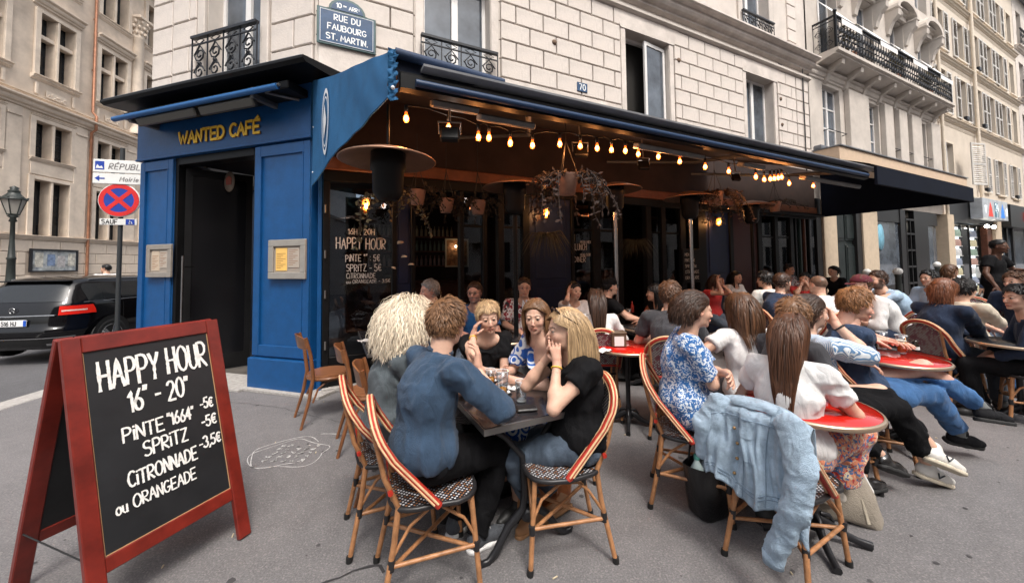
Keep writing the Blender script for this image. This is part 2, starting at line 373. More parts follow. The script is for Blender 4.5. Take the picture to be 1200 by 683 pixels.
pv = MB(); pv.b2(-40, 60, 10.6, 14.1, -.13, -.0); far2 = pv.build('far_pavement', PAVE, kind='structure'); far2.matrix_basis = frame(K0, AL)
# white road marking by the car
mb = MB(); mb.b2(-3, 1.4, 2.7, 2.82, -.126, -.1255); q = mb.build('road_marking', mat('road_paint', (.62,.62,.6), .7, var=.3, vscale=12), kind='structure'); q.matrix_basis = frame(K0, AL)

# ---------------------------------------------------------------- facade tools
def wall(mb, x0, x1, z0, z1, ops, y=0, rev=.3):
    xs = sorted({x0, x1, *[v for o in ops for v in o[:2] if x0 < v < x1]}); zs = sorted({z0, z1, *[v for o in ops for v in o[2:4] if z0 < v < z1]})
    for a, b in zip(xs, xs[1:]):
        for c, d in zip(zs, zs[1:]):
            mx, mz = (a+b)/2, (c+d)/2
            if any(o[0] < mx < o[1] and o[2] < mz < o[3] for o in ops): continue
            mb.add([(a,y,c),(b,y,c),(b,y,d),(a,y,d)], [(0,1,2,3)])
    for a, b, c, d in [o[:4] for o in ops]:
        r = y+rev
        mb.add([(a,y,c),(a,r,c),(a,r,d),(a,y,d)], [(0,1,2,3)]); mb.add([(b,y,c),(b,y,d),(b,r,d),(b,r,c)], [(0,1,2,3)])
        mb.add([(a,y,d),(a,r,d),(b,r,d),(b,y,d)], [(0,1,2,3)]); mb.add([(a,y,c),(b,y,c),(b,r,c),(a,r,c)], [(0,1,2,3)])
def window(par, a, b, c, d, y, fm=WHITEP, gm=WGL, leaves=2, bars=0, name='window', fw=.055, thick=.06, curtain=False, transom=None):
    """casement window filling the opening a..b, c..d; panes are its sub-parts"""
    mb = MB(); w_ = b-a
    mb.b2(a, a+fw, y, y+thick, c, d); mb.b2(b-fw, b, y, y+thick, c, d); mb.b2(a+fw, b-fw, y, y+thick, d-fw, d); mb.b2(a+fw, b-fw, y, y+thick, c, c+fw*1.4)
    xs = [a+fw]
    for i in range(1, leaves):
        x = a+w_*i/leaves; mb.b2(x-fw*.9, x+fw*.9, y-.012, y+thick, c+fw*1.4, d-fw); xs += [x-fw*.9, x+fw*.9]
    xs.append(b-fw); zt = [c+fw*1.4]
    cuts = [c+(d-c)*(i+1)/(bars+1) for i in range(bars)]+([transom] if transom else [])
    for z in sorted(cuts):
        for i in range(0, len(xs), 2): mb.b2(xs[i], xs[i+1], y+.002, y+thick-.004, z-.018, z+.018)
        zt += [z-.018, z+.018]
    zt.append(d-fw)
    o = mb.build(name, fm, par)
    for i in range(0, len(xs), 2):
        for j in range(0, len(zt), 2):
            p = MB(); p.b2(xs[i]-.002, xs[i+1]+.002, y+.025, y+.033, zt[j]-.002, zt[j+1]+.002); p.build('pane', gm, o)
    if curtain:
        p = MB(); n_ = 14
        for i in range(n_):
            x = a+fw+(w_-2*fw)*i/n_; x2 = a+fw+(w_-2*fw)*(i+1)/n_
            p.add([(x, y+.12+.02*sin(i*2.1), c),(x2, y+.12+.02*sin((i+1)*2.1), c),(x2, y+.12+.02*sin((i+1)*2.1), d),(x, y+.12+.02*sin(i*2.1), d)], [(0,1,2,3)])
        p.build('curtain', CURT, o)
    return o
BLK = {}
def block(par, x0, x1, z0, z1, y, m, dep=.034, bev=.009, name='stone_block', gap=.010):
    w_, h_ = round(x1-x0-2*gap, 3), round(z1-z0-2*gap, 3)
    if w_ < .04 or h_ < .04: return
    k = (w_, h_, m.name, dep)
    if k not in BLK:
        q = MB(); x, z = w_/2, h_/2; b = bev
        vs = [(-x,0,-z),(x,0,-z),(x,0,z),(-x,0,z),(-x,-dep+b,-z),(x,-dep+b,-z),(x,-dep+b,z),(-x,-dep+b,z),(-x+b,-dep,-z+b),(x-b,-dep,-z+b),(x-b,-dep,z-b),(-x+b,-dep,z-b)]
        fs = [(0,1,5,4),(1,2,6,5),(2,3,7,6),(3,0,4,7),(4,5,9,8),(5,6,10,9),(6,7,11,10),(7,4,8,11),(8,9,10,11)]
        me = bpy.data.meshes.new(name); me.from_pydata(vs, [], fs); me.materials.append(m); BLK[k] = me
    link(name, BLK[k], None, par, M=T_((x0+x1)/2, y-rnd.uniform(0,.002), (z0+z1)/2))
def ashlar(par, x0, x1, zs, bl, ops, y, m, off=0.0, **kw):
    q = MB(); wall(q, x0, x1, zs[0], zs[-1], [(o[0], o[1], max(o[2], zs[0]-1), o[3]) for o in ops], y-.003, .001); q.build('joint_bed', JOINT, par)
    for r, (c, d) in enumerate(zip(zs, zs[1:])):
        st = off+(bl/2 if r % 2 else 0); n0 = int(math.floor((x0-st)/bl))
        segs = [(x0, x1)]
        for o in ops:
            if o[2] < (c+d)/2 < o[3]:
                ns = []
                for a, b in segs:
                    if o[1] <= a or o[0] >= b: ns.append((a, b))
                    else:
                        if o[0] > a: ns.append((a, o[0]))
                        if o[1] < b: ns.append((o[1], b))
                segs = ns
        for a, b in segs:
            cuts = [a]; k = int(math.ceil((a-st)/bl+.18))
            while st+k*bl < b-.09: cuts.append(st+k*bl); k += 1
            cuts.append(b)
            for p, q in zip(cuts, cuts[1:]): block(par, p, q, c, d, y, m, **kw)
def cornice(par, x0, x1, z0, z1, out, m, name='cornice', y=0, steps=None):
    steps = steps or [(0,0),(.25,.1),(.25,.25),(.5,.35),(.62,.5),(.62,.72),(.9,.8),(1,.88),(1,1),(0,1)]
    mb = MB(); mb.sweep([(y-out*a, z0+(z1-z0)*b) for a, b in steps][::-1], x0, x1); return mb.build(name, m, par)
def scroll_rail(par, x0, x1, z0, z1, y, m=IRON, name='balcony_rail', pitch=.16, M=None, r=.008):
    """wrought iron rail: handrail, foot rail and repeated scrolls"""
    mb = MB(); 
    if M is not None: mb.M = M
    mb.b2(x0, x1, y-.03, y+.03, z1-.035, z1); mb.b2(x0, x1, y-.012, y+.012, z0, z0+.022); mb.b2(x0, x1, y-.01, y+.01, z1-.13, z1-.115)
    n = max(1, int((x1-x0)/pitch)); pw = (x1-x0)/n; h = z1-z0-.13
    for i in range(n+1): mb.box((x0+i*pw, y, (z0+z1)/2), (.014, .014, z1-z0-.03))
    for i in range(n):
        cx = x0+(i+.5)*pw; e = pw*.36
        for cz, rr, ph in ((z0+h*.24, min(e, h*.2), 0), (z0+h*.72, min(e, h*.2), pi)):
            pts = [(cx+rr*(1-t*.75)*cos(ph+t*9), y, cz+rr*(1-t*.75)*sin(ph+t*9)) for t in [k/11 for k in range(12)]]
            mb.tube(pts, r, 4, False)
            mb.tube([(cx-e, y, cz), (cx, y, cz+rr*1.3), (cx+e, y, cz)], r, 4, False)
        mb.sphere((cx, y, z0+h*.48), r*2.4, 6, 4)
        mb.tube([(cx, y, z1-.12), (cx-e*.8, y, z1-.08), (cx, y, z1-.045), (cx+e*.8, y, z1-.08), (cx, y, z1-.12)], r*.7, 4, False)
    return mb.build(name, m, par)

# ---------------------------------------------------------------- far left building
LB = thing('town_hall_building', 'ornate warm limestone building with paired windows across the left street', 'building', ML)
XL0, XL1 = -7.0, 16.0; PER = 2.57
ops = []; bays = list(range(-3, 6))
for k in bays:
    o = k*PER
    for a, b in ((1.0, 1.62), (1.75, 2.38)):
        ops += [(o+a, o+b, 2.98, 5.3, 1), (o+a, o+b, 6.2, 7.76, 2), (o+a, o+b, 9.7, 12.35, 3), (o+a, o+b, 14.1, 16.4, 4)]
mb = MB(); wall(mb, XL0, XL1, -.13, 17.6, ops, 0, .42); mb.b2(XL0, XL1, .43, 6, -.13, 17.6); mb.build('wall', OLDST, LB)
for a, b, c, d, t in ops:
    if a > 8: continue
    window(LB, a, b, c, d, .36, fm=WGLD if t != 2 else IRON, gm=WGLD, leaves=1, bars=4 if t in (1, 2) else 0, fw=.04, transom=11.42 if t == 3 else None)
for k in bays:
    o = k*PER
    if o > 7: continue
    mb = MB()
    for z0, z1, out in ((2.98, 5.3, .06), (6.2, 7.76, .05), (9.7, 12.35, .09), (14.1, 16.4, .09)):
        mb.b2(o+.80, o+1.0, -out, 0, z0-.05, z1+.15, .01); mb.b2(o+2.38, o+2.58, -out, 0, z0-.05, z1+.15, .01)
        mb.b2(o+1.0, o+2.38, -out, 0, z1, z1+.15, .01); mb.b2(o+1.635, o+1.735, -out+.02, .1, z0, z1, .015)
    mb.b2(o+1.0, o+2.38, .03, .3, 11.3, 11.48, .02)
    mb.build('window_surround', OLDST2, LB)
    cornice(LB, o+.72, o+2.66, 12.62, 12.98, .3, OLDST2, 'window_cornice'); cornice(LB, o+.8, o+2.6, 13.8, 14.02, .16, OLDST2, 'window_sill')
    cornice(LB, o+.74, o+2.64, 9.45, 9.66, .2, OLDST2, 'window_sill'); cornice(LB, o+.82, o+2.56, 6.06, 6.2, .12, OLDST2, 'window_sill'); cornice(LB, o+.82, o+2.56, 7.9, 8.03, .1, OLDST2, 'window_lintel')
    mb = MB(); mb.b2(o+.86, o+2.52, -.035, 0, 5.5, 5.98, .012); mb.b2(o+1.3, o+2.1, -.055, -.03, 8.85, 9.15, .02)
    for sx in (.95, 2.4): mb.lathe([(.0, -.05), (.06, -.04), (.075, 0), (.05, .03), (0, .035)], 10, (0,0,0)) if False else mb.box((o+sx, -.04, 9.1), (.12, .07, .5), bev=.02)
    for j in range(7): mb.sphere((o+1.42+j*.1, -.05, 8.98+.06*sin(j*2.2)), .045, 6, 4)
    mb.build('carved_panel', OLDST2, LB)
    mb = MB(); mb.b2(o-.06, o+.52, -.05, 0, 2.98, 8.1, .02); mb.b2(o-.02, o+.48, -.1, -.05, 7.7, 7.78, .01); mb.build('pilaster', OLDST2, LB)
cornice(LB, XL0, 8, 8.1, 8.5, .38, OLDST2); cornice(LB, XL0, 8, 8.52, 8.72, .2, OLDST2, 'string_course'); cornice(LB, XL0, 8, 2.76, 2.96, .16, OLDST2, 'string_course'); cornice(LB, XL0, 8, 16.9, 17.6, .7, OLDST2)
ashlar(LB, -3, 7.9, [.35, .83, 1.31, 1.79, 2.27, 2.75], 1.05, [(.85, 2.85, 1.3, 2.5)], -.001, OLDST2, dep=.03, bev=.02)
mb = MB(); mb.b2(XL0, 8, -.12, 0, -.13, .34, .02); mb.build('plinth', OLDST2, LB)
mb = MB(); x = 5.55
mb.lathe([(.36, 8.75), (.36, 8.9), (.3, 9.0), (.25, 9.15), (.25, 14.0), (.29, 14.05), (.25, 14.12), (.27, 14.5), (.4, 14.9), (.42, 15.0)], 20, (x, -.05, 0)); mb.b2(x-.45, x+.45, -.5, 0, 15.0, 15.15, .02)
for a in range(10):
    for zz, rr in ((14.3, .3), (14.6, .34), (14.85, .4)):
        mb.sphere((x+rr*cos(a*.63+zz), -.05+rr*sin(a*.63+zz), zz), .075, 6, 4, (1, 1, 1.5))
mb.build('column', OLDST2, LB)
for cx in (5.35, 5.75):
    pass
mb = MB(); mb.tube([(3.19, -.1, .1), (3.19, -.1, 8.0), (3.19, -.28, 8.15), (3.19, -.28, 8.8), (3.19, -.12, 9.0), (3.19, -.12, 16.9)], .055, 8); [mb.tube([(3.19, -.1, z), (3.19, -.1, z+.06)], .07, 8) for z in (2.6, 5, 7.6, 11, 13.5)]; mb.build('drainpipe', COPPER, LB)
# notice board on its wall
nb = thing('notice_board', 'wide glazed notice board with faded posters on the limestone wall', 'notice board', ML @ T_(1.85, -.03, 1.45))
mb = MB(); mb.b2(-.92, .92, -.09, -.0, 0, .05); mb.b2(-.92, .92, -.09, 0, .89, .96); mb.b2(-.92, -.86, -.09, 0, .05, .89); mb.b2(.86, .92, -.09, 0, .05, .89); mb.build('frame', IRON, nb)
mb = MB(); mb.b2(-.86, .86, -.05, -.01, .05, .89); mb.build('board', mat('faded_poster_wall', (.34,.36,.36), .6, var=.6, vscale=5, dirt=.8, dscale=4, dcol=(.10,.14,.22)), nb)
for i, x in enumerate((-.75, -.3, .1, .52)):
    mb = MB(); mb.b2(x, x+.3, -.056, -.052, .2+.05*(i % 2), .8-.06*(i % 3)); mb.build('poster', mat('poster_paper_%d' % (i % 3), [(.5,.48,.42),(.16,.22,.34),(.42,.4,.4)][i % 3], .6, var=.5, vscale=9), nb)

# ---------------------------------------------------------------- cafe building (stone upper storeys)
CB = thing('corner_building', 'pale limestone corner building above the blue cafe front', 'building', MF)
zj = [4.489, 4.795, 5.101, 5.409, 5.715, 6.02, 6.33]
LEN = 11.63
fo = [(1.37, 2.40, 3.6, 6.02), (5.2, 6.36, 3.6, 6.0), (8.93, 10.03, 3.6, 6.0)]
up = [(1.37, 2.44, 7.15, 9.6), (5.2, 6.3, 7.15, 9.6), (8.85, 9.92, 7.15, 9.6)]
mb = MB(); wall(mb, 0, LEN, 3.2, 12.5, fo+up, 0, .3); mb.build('street_wall', JOINT if False else STONE, CB)
bk = MB(); bk.b2(.1, LEN, .34, .5, 3.2, 12.5); bk.build('inner_wall', mat('dark_interior', (.02,.018,.016), .9), CB)
ashlar(CB, .02, 1.22, zj, .6, [], 0, STONE2)
ashlar(CB, 2.57, 11.0, zj, .513, [(5.05, 6.5, 0, 9), (8.78, 10.18, 0, 9)], 0, STONE2, off=2.587)
ashlar(CB, 11.02, LEN-.02, zj, 1.2, [], 0, STONE2)
block(CB, .02, 1.22, 4.0, 4.489, 0, STONE2); block(CB, 2.57, 5.05, 4.18, 4.489, 0, STONE2); block(CB, 6.5, 8.78, 3.9, 4.489, 0, STONE2); block(CB, 10.18, LEN, 3.9, 4.489, 0, STONE2)
mb = MB()
for z in [zz for zz in zj[:-1]]:
    for a, b in ((.0, 1.24), (2.55, 5.06), (6.49, 8.79), (10.17, LEN)): mb.b2(a, b, -.004, .0, z-.008, z+.008)
mb.build('mortar_joint', JOINT, CB)
for a, b, c, d in fo:                                   # keyed lintel blocks and plain jambs
    mb = MB()
    mb.prism([(a-.14, 6.0), (b+.14, 6.0), (b+.26, 6.33), (a-.26, 6.33)], .035, Matrix.Rotation(pi/2, 4, 'X')); mb.build('lintel', STONE2, CB)
    mb = MB(); mb.b2(a-.13, a-.01, -.02, .0, 3.6, 6.0, .006); mb.b2(b+.01, b+.13, -.02, 0, 3.6, 6.0, .006); mb.build('window_jamb', STONE2, CB)
cornice(CB, -.02, LEN+.02, 6.33, 6.42, .1, STONE, 'string_course', steps=[(0,0),(.6,.1),(1,.4),(1,1),(0,1)])
mb = MB(); mb.b2(0, LEN, -.004, 0, 6.405, 6.425); mb.build('mortar_joint', JOINT, CB)
cornice(CB, -.1, LEN+.04, 6.56, 6.86, .34, STONE2)
for i in range(4):
    pass
for x in (4.2, 10.3):
    mb = MB(); mb.b2(x, x+.16, -.01, -.004, 6.44, 6.53); mb.build('vent_grille', IRON, CB)
# upper quoins and windows
for x0, x1 in ((0.02, .75), (10.75, 11.15)):
    for i in range(17): block(CB, x0, x1, 6.9+i*.33, 6.9+(i+1)*.33, 0, STONE2)
for a, b, c, d in up:
    mb = MB(); mb.b2(a-.16, a, -.05, 0, 7.1, 9.75, .01); mb.b2(b, b+.16, -.05, 0, 7.1, 9.75, .01); mb.b2(a-.17, b+.17, -.06, .0, 9.6, 9.8, .01); mb.build('window_surround', STONE, CB)
window(CB, *fo[0], .2, leaves=2, curtain=False, gm=WGL); window(CB, *fo[2], .2, leaves=2)
for u in up: window(CB, *u, .2, leaves=2)
# the second window stands open: dark gap, one leaf turned outward
a, b, c, d = fo[1]
lf = MB(); lf.M = T_(b-.02, .1, 0) @ RZ(R_(205-20)); lw = .62
lf.b2(0, lw, -.02, .02, 3.7, 3.78); lf.b2(0, lw, -.02, .02, 5.86, 5.93); lf.b2(0, .06, -.02, .02, 3.78, 5.86); lf.b2(lw-.06, lw, -.02, .02, 3.78, 5.86)
wo = lf.build('window_leaf', WHITEP, CB, label='casement leaf standing open')
pn = MB(); pn.M = lf.M; pn.b2(.06, lw-.06, -.004, .004, 3.78, 5.86); pn.build('pane', WGL, wo)
mb = MB(); mb.b2(a, a+.05, .2, .26, 3.6, 6.0); mb.b2(b-.05, b, .2, .26, 3.6, 6.0); mb.b2(a, b, .2, .26, 5.94, 6.0); mb.build('window_frame', WHITEP, CB)
rl = scroll_rail(CB, 1.30, 2.47, 4.2, 4.79, -.12, pitch=.26, r=.011)
scroll_rail(CB, 8.75, 10.0, 7.0, 7.42, -.1, pitch=.22); scroll_rail(CB, 1.3, 2.5, 7.0, 7.42, -.1, pitch=.22); scroll_rail(CB, 5.1, 6.4, 7.0, 7.42, -.1, pitch=.22)
for x, z in ((2.62+.95, 5.3), (6.62, 5.72), (10.28, 5.6), (10.3, 4.95)):
    mb = MB(); mb.M = T_(x, -.03, z) @ RX(pi/2); mb.lathe([(0, .03), (.03, .03), (.045, .015), (.05, 0)], 12); mb.build('wall_anchor', mat('rusty_iron', (.14,.09,.06), .8, var=.3), CB)
mb = MB(); mb.tube([(11.3, -.06, 3.9), (11.3, -.06, 7)], .014, 6); mb.build('cable', IRON, CB)

# chamfered corner bay, child parts of the same building placed in the chamfer frame
CH = Matrix(MF.inverted() @ MC)
class Loc:                                               # shim: children built in chamfer coordinates
    pass
def cpar(o): o.matrix_basis = CH @ o.matrix_basis; return o
S0 = -3.08
co = [(-1.93, -.90, 3.6, 6.02)]; cu = [(-1.93, -.90, 7.15, 9.6)]
mb = MB(); wall(mb, S0, 0, 3.2, 12.5, co+cu, 0, .3); cpar(mb.build('corner_wall', STONE, CB))
bk = MB(); bk.b2(S0+.1, -.15, .34, .4, 3.2, 12.5); cpar(bk.build('inner_wall', MATS['dark_interior'], CB))
n0 = len(CB.children)
before = set(CB.children)
zc = [3.98, 4.36, 4.74, 5.12, 5.5, 5.88, 6.33]
ashlar(CB, -.72, -.02, zc, .78, [], 0, STONE2, off=-.72); ashlar(CB, S0+.02, -2.62, zc, 1.2, [], 0, STONE2); ashlar(CB, -2.6, -2.1, zc, .9, [], -.012, STONE2)
ashlar(CB, -.72, -.02, [6.9+.38*i for i in range(12)], .78, [], 0, STONE2, off=-.72); ashlar(CB, S0+.02, -2.62, [6.9+.38*i for i in range(12)], 1.2, [], 0, STONE2)
mb = MB(); [mb.b2(a_, b_, -.004, 0, z-.01, z+.01) for z in zc[1:-1] for a_, b_ in ((-.73, 0), (S0, -2.1))]; mb.build('mortar_joint', JOINT, CB)
mb = MB(); mb.b2(-2.08, -1.94, -.05, 0, 3.9, 6.1, .01); mb.b2(-.89, -.75, -.05, 0, 3.9, 6.1, .01); mb.b2(-2.08, -.75, -.06, 0, 6.1, 6.3, .01); mb.build('window_surround', STONE, CB)
cornice(CB, S0-.1, .12, 6.33, 6.42, .1, STONE, 'string_course', steps=[(0,0),(.6,.1),(1,.4),(1,1),(0,1)]); cornice(CB, S0-.2, .1, 6.56, 6.86, .34, STONE2)
window(CB, *co[0], .2, leaves=2); window(CB, *cu[0], .2, leaves=2)
scroll_rail(CB, -2.02, -.82, 4.12, 4.76, -.14, pitch=.3, r=.012)
for o in [c for c in CB.children if c not in before]: cpar(o)
# side wall on the left street and the roof slab
AS = frame(MC @ Vector((S0, 0, 0)), AL); SD = MF.inverted() @ AS
mb = MB(); wall(mb, 0, 9, 3.2, 12.5, [(1, 2, 4, 6), (4, 5, 4, 6)], 0, -.3); mb.b2(.05, 9, -.4, -.32, 3.2, 12.5); o = mb.build('side_wall', STONE, CB); o.matrix_basis = SD
pts = [MF @ Vector((0,0,0)), MF @ Vector((LEN,0,0)), MF @ Vector((LEN,9,0)), AS @ Vector((9,0,0)), AS @ Vector((0,0,0))]
mb = MB(); mb.prism([((MF.inverted() @ p).x, (MF.inverted() @ p).y) for p in pts], .3, T_(0, 0, 12.5)); mb.build('roof', ZINC, CB)

# enamel street sign and house number
ENB = mat('blue_enamel', (.035,.075,.15), .25, var=.25, vscale=8); ENG = mat('green_enamel_edge', (.05,.10,.10), .35, var=.3); ENW = mat('white_enamel', (.78,.8,.8), .3)
ss = thing('street_name_sign', 'blue enamel street name plate on the corner stone', 'street sign', MF @ T_(.36, -.045, 4.60))
mb = MB(); mb.b2(-.35, .35, -.02, 0, -.24, .24, .006); mb.prism([(-.24, .24)]+arc(0, .24, .22, pi, 0, 10, .17)+[(.24, .24)], .02, RX(pi/2)); mb.build('frame', ENG, ss)
mb = MB(); mb.b2(-.325, .325, -.025, -.02, -.215, .215); mb.prism(arc(0, .24, .19, pi, 0, 10, .14), .005, T_(0, -.02, 0) @ RX(pi/2)); mb.build('plate', ENB, ss)
for sx in (-.3, .3):
    for sz in (-.2, .2): pass
mb = MB()
write(mb, 'RUE DU', 0, .095, .075, .17, .26, align='c', y=-.0265); write(mb, 'FAUBOURG', 0, -.035, .075, .17, .22, align='c', y=-.0265, xs=1.0); write(mb, 'ST. MARTIN.', 0, -.165, .075, .17, .2, align='c', y=-.0265, xs=1.0)
write(mb, '10', -.1, .27, .06, .2, .18, align='c', y=-.0265); write(mb, 'me', -.045, .295, .03, .2, .15, y=-.0265); write(mb, 'ARR', .02, .27, .048, .2, .2, y=-.0265); write(mb, 't', .135, .29, .03, .2, .15, y=-.0265)
for a, b, c, d in ((-.315, .315, .205, .21), (-.315, .315, -.21, -.205), (-.315, -.31, -.205, .205), (.31, .315, -.205, .205)): mb.b2(a, b, -.027, -.0255, c, d)
mb.build('lettering', ENW, ss)
hn = thing('house_number_plate', 'small blue enamel plate with the number 70 on the stone wall', 'number plate', MF @ T_(4.13, -.035, 4.63))
mb = MB(); mb.b2(-.11, .11, -.015, 0, -.08, .08, .004); mb.build('plate', ENB, hn); mb = MB(); write(mb, '70', 0, -.05, .1, .17, .22, align='c', y=-.017); mb.build('lettering', ENW, hn)

# ---------------------------------------------------------------- second building with the long balcony
B2 = thing('balcony_building', 'pale stone building with a long black iron balcony beside the corner building', 'building', MF @ T_(LEN+.03, 0, 0))
W2 = 9.0; x_ = lambda t: t-LEN-.03
w2 = [(12.35, 13.3), (14.87, 15.75), (16.5, 16.84), (17.55, 17.83), (18.8, 19.5)]
ops2 = [(x_(a), x_(b), 4.7, 6.42) for a, b in w2]+[(x_(a), x_(a)+1.1, 7.3, 9.7) for a in (12.3, 14.6, 16.9, 19.2)]+[(x_(a), x_(a)+1.1, 10.7, 12.6) for a in (12.3, 14.6, 16.9, 19.2)]
B2G = mat('grey_limestone', (.50,.45,.40), .85, var=.14, vscale=1.5, bump=.3, dirt=.4, dscale=1.2, dcol=(.3,.26,.23))
mb = MB(); wall(mb, 0, W2, 3.2, 14.2, ops2, -.02, .3); mb.b2(.02, W2-.02, .33, 6, 3.2, 14.2); mb.build('wall', B2G, B2)
for i, o_ in enumerate(ops2):
    window(B2, *o_, .2 if i > 4 else .10, curtain=(i < 5), leaves=2 if o_[1]-o_[0] > .5 else 1, bars=2 if i < 5 else 0, fw=.045, gm=WGL)
    if i > 4: cornice(B2, o_[0]-.18, o_[1]+.18, o_[3]+.12, o_[3]+.3, .22, B2G, 'window_cornice', y=-.02)
# pilasters between the first floor windows
for a, b in ((13.55, 14.75), (15.85, 16.42), (16.9, 17.5), (17.9, 18.7), (19.6, 20.4)):
    mb = MB(); mb.b2(x_(a), x_(b), -.16, -.02, 4.62, 6.48, .015); mb.build('pilaster', B2G, B2)
for a, b in ((12.35, 13.3), (16.5, 16.84), (17.55, 17.83), (18.8, 19.5)):
    mb = MB(); mb.tube([(x_(a)-.02, -.02, 5.1), (x_(a)-.02, -.14, 5.12), (x_(b)+.04, -.14, 5.12), (x_(b)+.04, -.02, 5.1)], .012, 6); mb.build('window_rail', IRON, B2)
# balcony slab on consoles, iron rail, window boxes
cornice(B2, .0, W2-.4, 6.5, 6.78, .14, B2G, 'frieze', y=-.02)
bal = MB(); bal.sweep([(-.02, 6.86), (-.1, 6.86), (-.35, 6.93), (-.52, 6.96), (-.52, 7.0), (-.58, 7.02), (-.58, 7.1), (-.02, 7.1)], .3, W2-.35); bo = bal.build('balcony', B2G, B2)
for i in range(8):
    mb = MB(); x = .75+i*1.07; mb.b2(0, .0, 0, 0, 0, 0) if False else None
    mb.sweep([(-.02, 6.45), (-.1, 6.5), (-.16, 6.68), (-.3, 6.76), (-.46, 6.82), (-.48, 6.94), (-.02, 6.94)], x, x+.15); mb.build('console', B2G, bo)
RAILM = frame(Vector((0,0,0)), 0)
for k in range(8):
    x = .34+k*1.0; scroll_rail(bo, x, x+1.0 if k < 7 else W2-.42, 7.1, 7.98, -.52, pitch=.145, r=.0125, name='rail_panel')
scroll_rail(bo, 0, .48, 7.1, 7.98, 0, pitch=.2, M=T_(.34, -.5, 0) @ RZ(pi/2), name='rail_panel')
scroll_rail(bo, 0, .48, 7.1, 7.98, 0, pitch=.2, M=T_(W2-.4, -.5, 0) @ RZ(pi/2), name='rail_panel')
mb = MB()
for i in range(11): mb.box((.34, -.52+0*i, 7.55), (.05, .05, 1.0)); 
mb.sphere((.34, -.52, 8.09), .05, 8, 6); mb.build('newel_post', IRON, bo)
LEAFM = mat('dry_foliage', (.10,.085,.045), .8, var=.4, vscale=30); LEAFG = mat('green_foliage', (.045,.075,.028), .7, var=.4, vscale=20)
def leafball(c, r, n, m, parent=None, name='foliage', sz=.05, sc_=(1,1,1), rs=rnd, droop=0):
    mb = MB()
    for i in range(n):
        d = Vector((rs.gauss(0,1), rs.gauss(0,1), rs.gauss(0,1))).normalized()*r*(rs.random()**.45); d = Vector((d.x*sc_[0], d.y*sc_[1], d.z*sc_[2])); p = Vector(c)+d
        u = Vector((rs.gauss(0,1), rs.gauss(0,1), rs.gauss(0,1)-droop)).normalized(); v = u.orthogonal().normalized(); v = Matrix.Rotation(rs.uniform(0, 6.3), 3, u) @ v; s_ = sz*rs.uniform(.5, 1.3)
        mb.add([tuple(p), tuple(p+u*s_*.5+v*s_*.32), tuple(p+u*s_), tuple(p+u*s_*.5-v*s_*.32)], [(0,1,2,3)])
    return mb.build(name, m, parent)
for i, x in enumerate((1.7, 4.6, 7.2)):
    pl = thing('balcony_plant', ['dry potted plant at the near end of the long black balcony','middle potted shrub standing above the long black balcony rail','far potted shrub above the black balcony rail'][i], 'plant', B2.matrix_basis @ T_(x, -.3, 7.1), 'plants on the long balcony')
    mb = MB(); mb.lathe([(.001, 0), (.1, 0), (.14, .26), (.15, .28), (.12, .28), (.001, .25)], 12); mb.build('pot', mat('terracotta', (.28,.12,.07), .8, var=.2), pl); leafball((0,0,.75), .42, 260, LEAFM, pl, sz=.1, sc_=(1,.6,.9))
# white awnings and arched hoods behind the balcony
WA = mat('white_canvas', (.72,.7,.68), .8, var=.06)
for i, x in enumerate((.62, 2.9, 5.2, 7.5)):
    mb = MB(); n = 8
    mb.add([(x, -.05, 8.75), (x+1.15, -.05, 8.75), (x+1.15, -.55, 7.95), (x, -.55, 7.95), (x+1.15, -.55, 7.8), (x, -.55, 7.8), (x, -.04, 8.74), (x+1.15, -.04, 8.74)], [(0,1,2,3), (3,2,4,5), (0,3,6), (1,7,2)]); mb.build('canvas_blind', WA, B2)
    mb = MB(); A = arc(x+.57, 9.75, .85, pi, 0, 14, .5); B_ = arc(x+.57, 9.75, .68, 0, pi, 14, .34); mb.prism(A+B_, .34, T_(0, -.02, 0) @ RX(pi/2)); mb.build('arched_hood', B2G, B2)
    mb = MB(); mb.prism(arc(x+.57, 9.72, .64, pi, 0, 12, .32), .08, T_(0, -.03, 0) @ RX(pi/2)); mb.sphere((x+.57, -.14, 9.86), .12, 8, 5, (1.2, .6, 1)); mb.build('tympanum', B2G, B2)
    for xx in (x-.24, x+1.16): mb = MB(); mb.sweep([(-.02, 8.95), (-.08, 8.98), (-.12, 9.15), (-.2, 9.35), (-.34, 9.5), (-.36, 9.7), (-.02, 9.7)], xx, xx+.2); mb.b2(xx-.02, xx+.22, -.38, -.02, 9.7, 9.76, .01); mb.build('carved_bracket', B2G, B2)
for t in range(8): pass
# beige fascia box above the second awning
mb = MB(); mb.b2(.0, W2+.15, -.62, -.04, 3.97, 4.43, .01); mb.build('fascia', mat('beige_fascia', (.56,.42,.30), .75, var=.06, bump=.1), B2)
mb = MB(); mb.b2(-.02, W2+.15, -.66, -.04, 4.432, 4.46); mb.b2(.1, W2, -.2, -.03, 4.5, 4.6, .01); mb.build('flashing', ZINC, B2)
